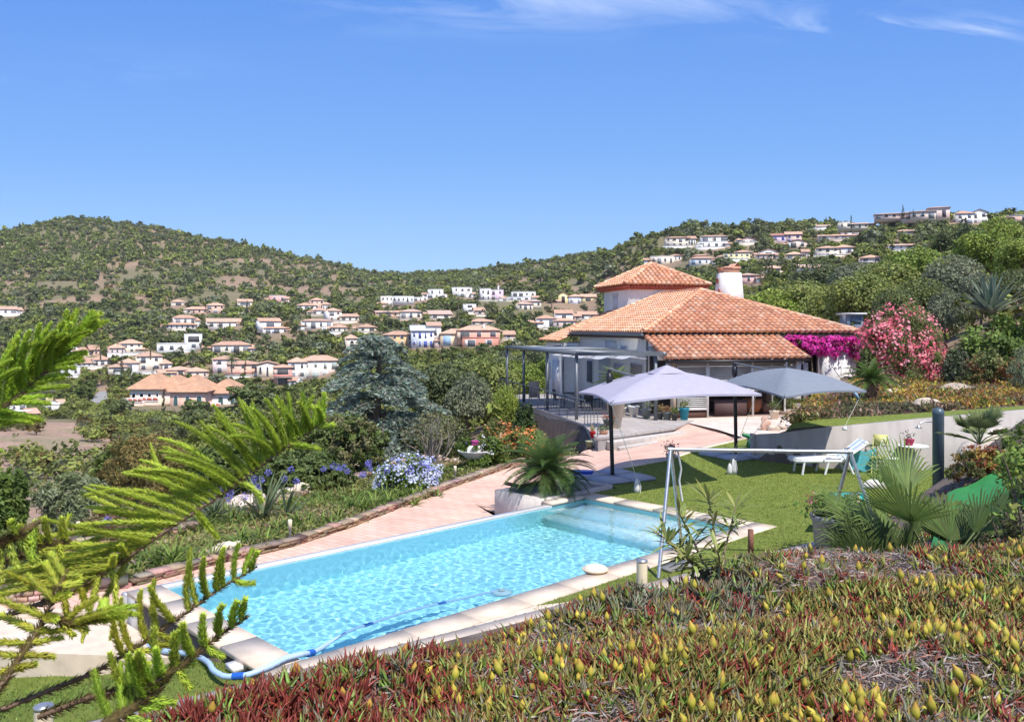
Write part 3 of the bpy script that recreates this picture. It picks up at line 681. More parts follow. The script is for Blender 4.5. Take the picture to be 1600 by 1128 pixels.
    mb = MB(); c = (0.50,0.47,0.40); mb.b6(4.48,6.58,fy-.01,fy+.015,1.28,2.30,c); mb.b6(4.46,6.6,fy-.03,fy+.03,1.16,1.28,(0.66,0.64,0.6))
    for k in range(9): mb.b6(4.5+k*.235,4.507+k*.235,fy-.014,fy-.01,1.29,2.29,(0.3,0.28,0.24))
    mb.build('blind', 'attr', root)
    # veranda interior: back wall painted near-black for its shade, then floor and warm furniture
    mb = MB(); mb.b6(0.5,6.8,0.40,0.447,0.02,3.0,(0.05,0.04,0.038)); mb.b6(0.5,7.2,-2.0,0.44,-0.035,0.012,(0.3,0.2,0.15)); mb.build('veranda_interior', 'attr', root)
    mb = MB(); mb.lathe([(0,0),(.3,0),(.42,.25),(.45,.6),(.36,.62),(.0,.6)], (5.0,-1.0,0.1), 14, (0.32,0.12,0.05)); mb.b6(5.5,6.3,-1.2,-.5,0.05,0.5,(0.22,0.12,0.08)); mb.b6(2.9,4.0,-1.3,-.4,0.65,0.7,(0.10,0.05,0.03))
    for x,y in ((2.95,-1.25),(3.95,-1.25),(2.95,-.45),(3.95,-.45)): mb.b6(x-.03,x+.03,y-.03,y+.03,0.0,0.65,(0.08,0.04,0.03))
    f = mb.build('furniture', 'attr'); f.parent = root
    # black panel paints the shade of the recess between veranda and right wall
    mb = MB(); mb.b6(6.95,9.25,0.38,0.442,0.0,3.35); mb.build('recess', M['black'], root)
    mb = MB(); mb.b6(9.3,11.05,-0.25,0.44,-0.1,3.3,(0.82,0.80,0.78)); mb.b6(9.0,9.12,-0.2,-0.08,0,3.2,(0.42,0.36,0.32)); mb.b6(8.5,8.75,0.28,0.37,0,2.3,(0.75,0.74,0.72))
    mb.tube([(7.1,-.3,0),(7.1,-.3,2.9)], .05, 8, (0.75,0.74,0.72))
    o = mb.build('entrance_wall', 'attr', root)
    mb = MB()
    for a, b in (((9.45,.6),(10.2,1.5)),((10.2,1.5),(10.9,2.5)),((9.5,2.4),(10.2,1.5)),((10.2,1.5),(10.9,.7)),((10.2,1.5),(10.2,2.9))): mb.tube([(a[0],-.262,a[1]),(b[0],-.262,b[1])], .008, 4)
    mb.build('trellis_wire', M['metal_grey'], root)
    mb = MB(); prof = [(0.01,0),(0.12,.04),(0.2,.12),(0.22,.2),(0.18,.2),(0.1,.1),(0.01,.05)]; mb.lathe(prof, (0,0,0), 18); vv = mb.v[-1]; mb.v[-1] = np.c_[7.75+vv[:,0], 0.1-vv[:,2], 2.25+vv[:,1]]
    mb.tube([(7.75,.05,2.25),(7.75,.36,2.35)], .03, 6); mb.build('wall_lamp', mat('dish', (0.7,0.66,0.58), .5), root)
    # left side: windows, shutters, doors
    def opening(name, y0, y1, z0, z1, c, fr=(0.7,0.69,0.7), x=0.45):
        mb = MB(); mb.b6(x-.05,x-.005,y0,y1,z0,z1,fr); o = mb.build(name, 'attr', root)
        mb = MB(); mb.b6(x-.06,x-.052,y0+.06,y1-.06,z0+.06,z1-.06,c); mb.build('pane', 'attr', o)
    opening('door', 1.0, 2.6, 0.05, 2.3, (0.36,0.30,0.26)); opening('window', 3.6, 4.9, 0.6, 2.2, (0.55,0.55,0.58)); opening('shutter', 5.5, 7.2, 0.1, 2.4, (0.58,0.58,0.60)); opening('window', 8.2, 9.2, 0.9, 2.2, (0.10,0.11,0.13))
    opening('window', 3.1, 3.9, 2.55, 3.1, (0.45,0.46,0.5)); opening('shutter', 4.6, 6.2, 2.75, 3.35, (0.6,0.6,0.62))
    opening('door', 11.6, 13.0, 0.0, 2.1, (0.58,0.58,0.62), x=-0.45)
    opening('window', 13.5, 14.1, 0.9, 1.9, (0.3,0.3,0.33), x=-0.45)
    MB().tube([(0.40,.5,0),(0.40,.5,3.6)], .05, 8).build('downpipe', M['metal_grey'], root); MB().tube([(-.5,10.8,-1),(-.5,10.8,3.1)], .05, 8).build('downpipe', M['metal_grey'], root)
    MB().b6(0.05,0.4,-1.6,-1.1,2.55,2.8,(0.75,0.75,0.75)).build('spotlight', 'attr', root); MB().b6(0.1,0.42,-.7,-.3,2.9,3.15,(0.3,0.3,0.32)).build('spotlight', 'attr', root)
    # far end of the terrace stands on a grey base with a dark cellar opening
    mb = MB(); out = [(-4.0,12.5),(-4.0,-3.4),(-4.9,-7.6),(-1.0,-5.3),(1.0,-3.1),(0.42,-2.1),(0.42,12.5)]
    mb.prism(out, -2.6, -0.06); tb = mb.build('terrace_base', M['grey_wall'], root)
    mb = MB(); mb.prism([(-4.06,12.5),(-4.06,-3.4),(-4.96,-7.66),(-0.9,-5.35),(1.05,-3.1),(0.42,-2.06),(0.42,12.5)], -0.056, 0.03); mb.build('terrace_floor', M['deck_tiles'], root)
    mb = MB(); mb.prism([(-4.5,-7.9),(-0.5,-5.55),(2.2,-2.6),(1.05,-3.1),(-0.9,-5.36),(-4.5,-7.3)], -0.7, -0.13); mb.prism([(-4.3,-8.25),(0.2,-5.6),(2.6,-2.5),(2.2,-2.6),(-0.5,-5.58),(-4.3,-7.92)], -0.7, -0.27); mb.build('terrace_steps', M['concrete'], root)
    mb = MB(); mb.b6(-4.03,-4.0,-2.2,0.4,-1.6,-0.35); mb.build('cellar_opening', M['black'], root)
    # railing along the terrace
    mb = MB(); 
    pts = [(-3.95,-3.3),(-3.95,14.3)]
    for k in range(14): y = -3.3+15.6*k/13; mb.tube([(-3.95,y,-.3),(-3.95,y,1.0)], .018, 5)
    mb.tube([(-3.95,-3.3,1.0),(-3.95,12.3,1.0)], .025, 6); mb.tube([(-3.95,-3.3,.55),(-3.95,12.3,.55)], .008, 4)
    mb.tube([(-3.95,-3.3,.3),(-3.95,12.3,.3)], .008, 4); mb.tube([(-3.95,-3.3,.78),(-3.95,12.3,.78)], .008, 4)
    for a, b in (((-3.95,-3.3),(-4.85,-7.4)),): 
        for k in range(1,5): q = k/4; mb.tube([(a[0]+(b[0]-a[0])*q,a[1]+(b[1]-a[1])*q,0),(a[0]+(b[0]-a[0])*q,a[1]+(b[1]-a[1])*q,.95)], .015, 5)
    mb.build('railing', M['metal_grey'], root)
    return root
VROOT = villa()
def vl(a, b, z=0.0):   # villa coordinates -> world
    c, s = math.cos(VANG), math.sin(VANG); return Vector((VO[0] + a*c - b*s, VO[1] + a*s + b*c, z))
def pergola():
    root = thing('pergola', 'grey metal pergola with folded shade cloth over the side terrace of the villa', 'pergola', VO, VANG)
    for (a, b) in ((-3.75,-1.6),(-3.75,2.9),(-3.75,7.4),(-3.75,11.2),(-0.55,-2.7)):
        mb = MB(); mb.b6(a-.06,a+.06,b-.06,b+.06,0.03,2.80); mb.build('post', M['metal_grey'], root)
    mb = MB(); mb.b6(-3.85,-3.65,-1.8,11.4,2.80,2.95); mb.b6(-.35,-.15,-1.8,11.4,2.80,2.95); mb.prism([(-3.85,-1.8),(-.35,-3.0),(-.35,-2.84),(-3.65,-1.64)],2.795,2.945); mb.b6(-.347,-.15,-2.99,-1.803,2.80,2.95); mb.b6(-3.65,-.35,11.2,11.4,2.80,2.95)
    mb.build('frame', M['metal_grey'], root)
    for k in range(7):
        y = 0.0 + k*1.55; mb = MB(); mb.b6(-3.65,-.35,y,y+.1,2.82,2.93); mb.build('rafter', M['metal_grey'], root)
    mb = MB()
    for sct in range(3):
        xs = np.linspace(-3.5 + sct*0.0, -.4, 26)
        y0 = -1.5 + sct*1.5; 
        for i in range(25):
            za = 2.78 - .16*abs(math.sin(xs[i]*2.9)); zb = 2.78 - .16*abs(math.sin(xs[i+1]*2.9))
            mb.add([(xs[i],y0,za),(xs[i+1],y0,zb),(xs[i+1],y0+1.4,zb+.0),(xs[i],y0+1.4,za)], [(0,1,2,3)])
    mb.build('shade_cloth', mat('shade_cloth', (0.62,0.63,0.66), .8, trans=.3), root)
    mb = MB(); mb.b6(-3.6,-.4,3.2,7.6,2.955,2.97); mb.build('roof_sheet', mat('grey_sheet', (0.28,0.30,0.32), .5, vary=.1), root)
pergola()
# ================================================================== VEGETATION BUILDERS
def limbs(mb, h, r, rng, n=5, spread=1.2, lean=0.15, col=None, top=0.55, base=(0, 0, 0)):
    """tapered trunk with limbs reaching into the crown"""
    b = np.array(base, float); lx, ly = rng.normal(0, lean, 2)
    T = [b + np.array([lx*h*t*t, ly*h*t, h*t*top*1.35]) for t in (0, .25, .5, .75)]
    mb.tube(T, [r, r*.8, r*.62, r*.4], 7, col)
    for k in range(n):
        a = rng.uniform(0, 6.28); s = T[1] + (T[3]-T[1]) * rng.uniform(0, 1); e = s + np.array([math.cos(a)*spread, math.sin(a)*spread, h*rng.uniform(.25, .5)])
        m = (s+e)/2 + np.array([math.cos(a), math.sin(a), -.2]) * spread*.15
        mb.tube([s, m, e], [r*.42, r*.28, r*.1], 5, col)
def tree_meshes(kind, seed, n, size, cols, fp=None):
    """returns (crown builder, trunk builder) for a tree about 1 unit of radius wide at real size"""
    rng = np.random.default_rng(seed); c = MB(); t = MB()
    if kind == 'oak':
        H, Rr = 6.0, 2.9
        lobes = [((0,0,H*.62),(Rr*.8,Rr*.8,H*.33))] + [((math.cos(a)*Rr*.52*rng.uniform(.7,1.1), math.sin(a)*Rr*.52*rng.uniform(.7,1.1), H*rng.uniform(.42,.72)), (Rr*rng.uniform(.38,.52),)*2 + (H*rng.uniform(.17,.24),)) for a in np.arange(7)*0.9+rng.uniform(0,1)]
        limbs(t, H, .2, rng, 6, 1.5)
    elif kind == 'pine':
        H, Rr = 8.5, 3.0
        lobes = [((math.cos(a)*Rr*q, math.sin(a)*Rr*q, H*z), (Rr*.42, Rr*.42, H*.09)) for a, q, z in zip(rng.uniform(0,6.28,12), rng.uniform(.1,.75,12), rng.uniform(.45,.97,12))]
        limbs(t, H, .2, rng, 9, 1.9, top=.66)
    elif kind == 'cone':
        H, Rr = 9.0, 2.6
        lobes = []
        for z in np.linspace(.15, .93, 9):
            q = (1-z)*Rr*1.0+.25
            for a in rng.uniform(0,6.28,4): lobes.append(((math.cos(a)*q*.55, math.sin(a)*q*.55, H*z),(q*.55,q*.55,H*.07)))
        limbs(t, H, .18, rng, 8, .8, top=.7)
    elif kind == 'cypress':
        H, Rr = 9.0, .75
        lobes = [((rng.normal(0,.08), rng.normal(0,.08), H*z), (Rr*(.35+.75*math.sin(min(1,(1-z)*1.6+.12)*math.pi*.5)),)*2 + (H*.11,)) for z in np.linspace(.1,.93,9)]
        limbs(t, H, .14, rng, 0, .3)
    elif kind == 'bush':
        H, Rr = 2.4, 1.7
        lobes = [((0,0,H*.42),(Rr*.8,Rr*.8,H*.46))] + [((math.cos(a)*Rr*.55, math.sin(a)*Rr*.55, H*rng.uniform(.3,.55)), (Rr*.45,Rr*.45,H*rng.uniform(.28,.42))) for a in rng.uniform(0,6.28,6)]
        limbs(t, H, .08, rng, 5, .7, top=.4)
    tot = sum(l[1][0]*l[1][0]+l[1][0]*l[1][2]*2 for l in lobes)
    for ctr, rad in lobes:
        k = max(6, int(n * (rad[0]*rad[0]+rad[0]*rad[2]*2) / tot))
        P, kk = blob_points(rng, k, ctr, rad, clumps=max(5, k//26), spread=.17, shell=.62, flat=-.5)
        cc = np.array(cols[rng.integers(len(cols))]); per = rng.normal(1, .17, kk.max()+1)[kk][:, None]
        nn = (P - np.array(ctr)) / (np.array(rad)**1.5 + 1e-6); nn /= np.linalg.norm(nn, axis=1)[:, None] + 1e-9; nn[:, 2] += .25
        cards(c, P, size, np.clip(jit(cc, len(P), .12, rng) * per, .004, .9), rng, aspect=.62, nrm=nn, nj=.5 if n < 3000 else .75)
    return c, t
DG = [(0.145,0.175,0.055),(0.17,0.20,0.06),(0.13,0.155,0.062)]
OG = [(0.25,0.28,0.075),(0.28,0.31,0.08),(0.225,0.26,0.07)]
BG = [(0.24,0.31,0.05),(0.28,0.35,0.06),(0.20,0.27,0.05)]
GG = [(0.21,0.235,0.14),(0.25,0.27,0.165),(0.19,0.21,0.125)]
BR = [(0.16,0.115,0.045),(0.18,0.135,0.05)]
KIND = {'holm_oak': ('oak', DG, 'dark green holm oak'), 'oak': ('oak', OG, 'olive green broad-crowned tree'), 'pine_tree': ('pine', [(0.15,0.19,0.06),(0.125,0.165,0.05)], 'pine with tiered crown'),
        'fir_tree': ('cone', [(0.19,0.23,0.08),(0.16,0.20,0.07)], 'tall conical conifer'), 'olive_tree': ('oak', GG, 'silvery grey-green olive tree'),
        'cypress': ('cypress', [(0.045,0.065,0.025),(0.05,0.075,0.028)], 'slim dark cypress'), 'shrub': ('bush', OG, 'rounded green shrub'), 'bright_tree': ('oak', BG, 'bright yellow-green tree')}
PROTO = {}
def proto(kind, lod, var):
    """meshes for a kind of tree: lod 0 = close (fine leaves) .. 2 = far"""
    key = (kind, lod, var)
    if key not in PROTO:
        shape, cols, _ = KIND[kind]; n = {0: 9000, 1: 2600, 2: 700}[lod]; size = {0: .24, 1: .46, 2: .85}[lod]
        if shape == 'bush': n = int(n*.5); size *= .55
        if shape == 'cypress': n = int(n*.4); size *= .7
        c, t = tree_meshes(shape, hash((shape, var)) % 1000 if False else (len(shape)*37 + var*101 + lod), n, size, cols)
        oc = c.build('crown', 'leaf' if lod < 2 else 'leaf_far', link=False); ot = t.build('trunk', 'bark', link=False)
        PROTO[key] = (oc.data, ot.data); bpy.data.objects.remove(oc); bpy.data.objects.remove(ot)
    return PROTO[key]
def plant_tree(kind, loc, scale, lod, label=None, group=None, rz=None, name=None, cat='tree', var=None):
    var = random.randrange(3) if var is None else var
    mc, mt = proto(kind, lod, var)
    r = thing(name or kind, label or KIND[kind][2], cat, loc, random.uniform(0, 6.28) if rz is None else rz, group, scale)
    for nm, me in (('crown', mc), ('trunk', mt)):
        o = bpy.data.objects.new(nm, me); COL.objects.link(o); o.parent = r
    return r
# palm-like rosettes ------------------------------------------------
def frond(mb, base, az, pitch, L_, w, rng, col, curve=1.0, nl=26, leaf=.32, droop=.2, vee=.35, lw=.012):
    """pinnate frond: arching rachis with narrow leaflets"""
    d = np.array([math.cos(az), math.sin(az), 0]); side = np.array([-math.sin(az), math.cos(az), 0]); P = []; k = 9
    p = np.array(base, float); a = pitch
    for i in range(k):
        P.append(p.copy()); p = p + (d*math.cos(a) + np.array([0,0,1])*math.sin(a)) * L_/(k-1); a -= curve/(k-1)
    P = np.array(P); mb.tube(P, np.linspace(.014, .004, k), 4, np.array(col)*.9+.03, cap=False)
    t = np.linspace(.12, .99, nl); q = t*(k-1); i0 = np.clip(q.astype(int), 0, k-2); f = (q-i0)[:, None]; C = P[i0]*(1-f)+P[i0+1]*f; T = P[i0+1]-P[i0]; T /= np.linalg.norm(T, axis=1)[:, None]
    up = np.cross(np.tile(side, (nl,1)), T); up *= -1 if up[0][2] < 0 else 1
    V_ = []; Fc = []; Cc = []; n = 0
    for sg in (1, -1):
        ll = leaf * np.sin(np.clip(t*1.02,0,1)**.7*math.pi*.93+.2)[:, None] * rng.uniform(.88,1.1,(nl,1))
        dr = side*sg*.75 + T*.6 + up*vee; dr /= np.linalg.norm(dr, axis=1)[:, None]
        m_ = C + dr*ll*.5; e = C + dr*ll - np.array([0,0,1])*ll*droop
        for c_, mm, ee, tt in zip(C, m_, e, T):
            V_ += [c_-tt*lw*.6, c_+tt*lw*.6, mm+tt*lw, mm-tt*lw, ee]; Fc += [(n,n+1,n+2,n+3)]; Fc += [(n+3,n+2,n+4,n+4)]; n += 5
    V_ = np.array(V_); cc = jit(col, len(V_)//5, .13, rng)
    Fa = np.array(Fc); q4 = Fa[Fa[:,2]!=Fa[:,3]]; t3 = Fa[Fa[:,2]==Fa[:,3]][:, :3]
    mb.add(V_, q4, np.repeat(cc, 5, axis=0)); mb.f.append(t3 + mb.n - len(V_))
def cycad(name, label, loc, Rr, n, trunk_h, trunk_r, seed, col=(0.075,0.13,0.03), cat='sago palm', leaf=.2, nl=34, pmin=-.25, lw=.01, curve=1.2):
    rng = np.random.default_rng(seed); root = thing(name, label, cat, loc)
    mb = MB(); prof = [(trunk_r*.85,0),(trunk_r,trunk_h*.3),(trunk_r*.95,trunk_h*.8),(trunk_r*.5,trunk_h)]; mb.lathe(prof, (0,0,0), 14, (0.22,0.13,0.07))
    for k in range(90):
        a = rng.uniform(0,6.28); z = rng.uniform(0,trunk_h*.95); mb.box((math.cos(a)*trunk_r, math.sin(a)*trunk_r, z), (.07,.05,.06), a, jit((0.25,0.14,0.07),1,.3,rng)[0], Matrix.Rotation(-.6,4,'Y'))
    mb.build('trunk', 'stone' if False else M['attr'], root)
    mb = MB()
    for k in range(n):
        pi = 1.35 - (k/n)**.85*(1.35-pmin) + rng.normal(0,.06)
        frond(mb, (0,0,trunk_h*.95), k*2.39996+rng.normal(0,.1), pi, Rr*rng.uniform(.85,1.12), .1, rng, np.array(col)*rng.uniform(.8,1.25), curve=curve, nl=nl, leaf=leaf*Rr/1.1, lw=lw)
    mb.build('crown', 'leaf', root); return root
def straps(mb, c, n, L_, w, rng, col, pmin=.25, curve=1.5, seg=5, azr=None, lenv=.3):
    """rosette of strap leaves"""
    for k in range(n):
        az = rng.uniform(0,6.28) if azr is None else azr[k]; a = rng.uniform(pmin,1.45); p = np.array(c, float); d = np.array([math.cos(az), math.sin(az), 0]); sd_ = np.array([-math.sin(az), math.cos(az), 0])
        l = L_*rng.uniform(1-lenv,1+lenv); V_ = []
        for i in range(seg+1):
            ww = w*(1-(i/seg)**2.2)*(.6+.4*min(1,i*.8))+.001; V_ += [p-sd_*ww, p+sd_*ww]
            p = p + (d*math.cos(a)+np.array([0,0,1])*math.sin(a))*l/seg; a -= curve/seg*rng.uniform(.7,1.2)
        mb.add(V_, [(2*i,2*i+1,2*i+3,2*i+2) for i in range(seg)], jit(col,1,.2,rng)[0])
def shrub(name, label, loc, rad, n, size, cols, seed, cat='shrub', group=None, clumps=60, twigs=8, spread=.15, flat=-1.0, aspect=.5, lobes=None, material='leaf', extra=None, shell=.6, upb=.15, nj=.8):
    """one large near shrub: lobed foliage plus its stems"""
    rng = np.random.default_rng(seed); root = thing(name, label, cat, loc, 0, group)
    rx, ry, rz_ = rad; mb = MB()
    if lobes is None:
        lobes = [((0,0,rz_*.85),(rx*.80,ry*.80,rz_*.95))] + [((math.cos(a)*rx*.55, math.sin(a)*ry*.55, rz_*rng.uniform(.35,1.25)), (rx*rng.uniform(.34,.5), ry*rng.uniform(.3,.5), rz_*rng.uniform(.4,.62))) for a in np.arange(8)*.785+rng.uniform(0,.6)]
    tot = sum(l[1][0]*l[1][2] for l in lobes)
    for ctr, rd in lobes:
        k = max(8, int(n*rd[0]*rd[2]/tot)); P, kk = blob_points(rng, k, ctr, rd, clumps=max(5,int(clumps*rd[0]*rd[2]/tot)+3), spread=spread, shell=shell, flat=flat)
        cc = np.array([cols[i] for i in rng.integers(0, len(cols), kk.max()+1)])[kk]; per = rng.normal(1,.16,kk.max()+1)[kk][:,None]
        ok = P[:,2] > -0.05
        nn = (P - np.array(ctr)) / (np.array(rd)**1.5 + 1e-6); nn /= np.linalg.norm(nn, axis=1)[:, None] + 1e-9; nn[:, 2] += .25
        cards(mb, P[ok], size, np.clip(cc*per*(1+rng.normal(0,.12,(len(P),1))), .004,.9)[ok], rng, aspect=aspect, up=upb, nrm=nn[ok], nj=nj)
    mb.build('foliage', material, root)
    mb = MB()
    for k in range(twigs):
        a = rng.uniform(0,6.28); q = rng.uniform(.2,.75); e = np.array([math.cos(a)*rx*q, math.sin(a)*ry*q, rz_*rng.uniform(.9,1.5)])
        mb.tube([(rng.normal(0,.06),rng.normal(0,.06),-.1), e*.5+np.array([0,0,.05]), e], [.035*rz_**.5,.022,.006], 5)
    mb.build('stems', 'bark', root)
    if extra: extra(root, rng, lobes)
    return root
def blooms(cols, n, size, name='blossom', top=True, ang=None, clump=6):
    def f(root, rng, lobes):
        mb = MB(); tot = sum(l[1][0]*l[1][2] for l in lobes)
        for ctr, rd in lobes:
            k = max(1, int(n*rd[0]*rd[2]/tot)); d = rng.normal(size=(k,3)); d[:,2] = np.abs(d[:,2])*.9 if top else d[:,2]; d /= np.linalg.norm(d,axis=1)[:,None]
            P = np.array(ctr)+d*np.array(rd)*rng.uniform(.92,1.1,(k,1))
            P = np.repeat(P, clump, axis=0) + rng.normal(0, size*.8, (k*clump,3)); cc = np.array([cols[i] for i in rng.integers(0,len(cols),k)]); cc = np.repeat(cc, clump, axis=0)*(1+rng.normal(0,.12,(k*clump,1)))
            cards(mb, P, size, np.clip(cc,.01,.95), rng, aspect=.85, nrm=np.repeat(d, clump, axis=0)+np.array([.15,-.35,.25]), nj=.5)
        mb.build(name, 'flower', root)
    return f
# ================================================================== FAR HILLSIDES: houses
WHT=(0.80,0.77,0.72); CRM=(0.76,0.67,0.54); PNK=(0.72,0.54,0.47); SAL=(0.70,0.46,0.35); YEL=(0.76,0.66,0.34); LIL=(0.66,0.50,0.60); COR=(0.58,0.27,0.21); BLU=(0.68,0.72,0.78)
RT=(0.66,0.40,0.28); RP=(0.66,0.46,0.37)
M['far_wall'] = mat('render', (0.8,0.8,0.8), .9, attr=True, vary=.06, scale=.4)
def far_tile_mat():
    m = mat('far_tiles', (0.6,0.3,0.2), .9, attr=True, vary=.16, scale=.35, spec=.1); n = m.node_tree.nodes; l = m.node_tree.links
    w = n.new('ShaderNodeTexWave'); w.inputs['Scale'].default_value = 1.1; w.inputs['Distortion'].default_value = .6; t = n.new('ShaderNodeTexCoord'); l.new(t.outputs['Object'], w.inputs[0])
    b = n.new('ShaderNodeBump'); b.inputs['Strength'].default_value = .8; b.inputs['Distance'].default_value = .12; l.new(w.outputs[0], b.inputs['Height']); l.new(b.outputs[0], n['Principled BSDF'].inputs['Normal']); M['far_tile'] = m
far_tile_mat()
HR = []
HB = []   # occupied spots (px0,px1,py0,py1,Y) so that trees keep off the facades
def vol(root, rng, x0, x1, y0, y1, z0, z1, wall, roof, rh=1.7, rc=None, nwin=3, storeys=1, wincol=(0.12,0.13,0.15), ov=.45, gable='x', arch=False, band=None):
    """one volume of a house: walls, roof, and each window its own part"""
    mb = MB(); mb.b6(x0,x1,y0,y1,z0-1.6,z1,wall)
    if roof == 'gable':
        if gable == 'x':
            ym=(y0+y1)/2; mb.add([(x0,y0,z1),(x0,y1,z1),(x0,ym,z1+rh),(x1,y0,z1),(x1,y1,z1),(x1,ym,z1+rh)], [(0,2,1),(3,4,5)], wall)
        else:
            xm=(x0+x1)/2; mb.add([(x0,y0,z1),(x1,y0,z1),(xm,y0,z1+rh),(x0,y1,z1),(x1,y1,z1),(xm,y1,z1+rh)], [(0,1,2),(3,5,4)], wall)
    mb.build('wall', 'far_wall', root)
    rc = rc or RT; rb = MB(); o = ov; X0,X1,Y0,Y1 = x0-o,x1+o,y0-o,y1+o
    def dbl(v, f, c):
        v = np.array(v, float); rb.add(v, f, c); v2 = v.copy(); v2[:,2] -= .18; rb.add(v2, [tuple(reversed(q)) for q in f], (0.42,0.28,0.22))
    if roof == 'hip':
        W_=X1-X0; D=Y1-Y0; zc=z1-.05
        if W_>=D: a=(X0+D/2,(Y0+Y1)/2,zc+rh); b=(X1-D/2,(Y0+Y1)/2,zc+rh)
        else: a=((X0+X1)/2,Y0+W_/2,zc+rh); b=((X0+X1)/2,Y1-W_/2,zc+rh)
        c=[(X0,Y0,zc),(X1,Y0,zc),(X1,Y1,zc),(X0,Y1,zc)]
        if W_>=D: v=c+[a,b]; dbl(v,[(0,1,5,4),(2,3,4,5)],rc); dbl(v,[(1,2,5),(3,0,4)],rc)
        else: v=c+[a,b]; dbl(v,[(1,2,5,4),(3,0,4,5)],rc); dbl(v,[(0,1,4),(2,3,5)],rc)
        rb.add([(X0,Y0,zc-.18),(X1,Y0,zc-.18),(X1,Y0,zc),(X0,Y0,zc)],[(0,1,2,3)],(0.56,0.36,0.27))
    elif roof == 'gable':
        if gable == 'x':
            ym=(Y0+Y1)/2; s=rh/((y1-y0)/2)*o; v=[(X0,Y0,z1-s+.08),(X1,Y0,z1-s+.08),(X1,ym,z1+rh+.08),(X0,ym,z1+rh+.08),(X1,Y1,z1-s+.08),(X0,Y1,z1-s+.08)]; dbl(v,[(0,1,2,3),(3,2,4,5)],rc)
        else:
            xm=(X0+X1)/2; s=rh/((x1-x0)/2)*o; v=[(X0,Y0,z1-s+.08),(xm,Y0,z1+rh+.08),(xm,Y1,z1+rh+.08),(X0,Y1,z1-s+.08),(X1,Y0,z1-s+.08),(X1,Y1,z1-s+.08)]; dbl(v,[(0,1,2,3),(1,4,5,2)],rc)
    elif roof == 'shed':
        v=[(X0,Y0,z1-.1),(X1,Y0,z1-.1),(X1,Y1,z1+rh),(X0,Y1,z1+rh)]; dbl(v,[(0,1,2,3)],rc); rb.add([(x0,y1,z1),(x1,y1,z1),(x1,y1,z1+rh-.1),(x0,y1,z1+rh-.1),(x0,y0,z1),(x1,y0,z1)],[(0,1,2,3)],wall)
        rb.add([(x0,y0,z1),(x0,y1,z1),(x0,y1,z1+rh-.15),(x1,y0,z1),(x1,y1,z1),(x1,y1,z1+rh-.15)],[(0,2,1),(3,4,5)],wall)
    else:
        rb.b6(x0-.12,x1+.12,y0-.12,y1+.12,z1+.002,z1+.28,(0.78,0.76,0.73) if rc is RT else rc)
    rb.build('roof', 'far_tile' if roof != 'flat' else 'far_wall', root)
    if band: mb = MB(); mb.b6(x0-.1,x1+.1,y0-1.5,y0-1.35,band[0],band[0]+.95,band[1]); mb.b6(x0-.1,x1+.1,y0-1.5,y0-.01,band[0]-.2,band[0],(0.7,0.66,0.6)); mb.build('balcony', 'far_wall', root)
    hh = (z1-z0)/storeys; wc0 = wincol
    for sidx in range(storeys):
        for k in range(nwin):
            w = (x1-x0)/nwin; wide = rng.random() < .18 and not arch; ww = w*(rng.uniform(.5,.68) if wide else rng.uniform(.2,.42)); cx = x0+w*(k+.5); zb = z0+sidx*hh+hh*(.06 if wide else rng.choice([.12,.3,.35])); zt = z0+sidx*hh+hh*.80
            wincol = wc0 if not wide or wc0[2] > .15 else rng.choice([(0.16,.17,.19),(0.24,.25,.27),(0.10,.10,.10)]); fm = MB(); fm.b6(cx-ww/2-.12,cx+ww/2+.12,y0-.05,y0-.004,zb-.12,zt+.12,(0.82,0.80,0.77)); fr = fm.build('window', 'far_wall', root)
            g = MB()
            if arch:
                pts=[(cx+math.cos(a)*ww/2, y0-.075, zt-ww/2+math.sin(a)*ww/2) for a in np.linspace(0,math.pi,9)]+[(cx-ww/2,y0-.075,zb),(cx+ww/2,y0-.075,zb)]; g.ngon(pts, wincol)
                g.ngon([(a,b-.0,c) for a,b,c in pts][::-1], wincol)
            else: g.b6(cx-ww/2,cx+ww/2,y0-.09,y0-.052,zb,zt,wincol)
            g.build('pane', 'far_wall', fr)
            if len(fm.v) and rng.random() < .3 and not arch and wincol[2] < .2:
                s_ = MB(); s_.b6(cx-ww/2-.12-ww*.35,cx-ww/2-.13,y0-.09,y0-.052,zb,zt,rng.choice([(0.55,0.60,0.66),(0.60,0.45,0.36),(0.66,0.64,0.6)])); s_.build('shutter', 'far_wall', root)
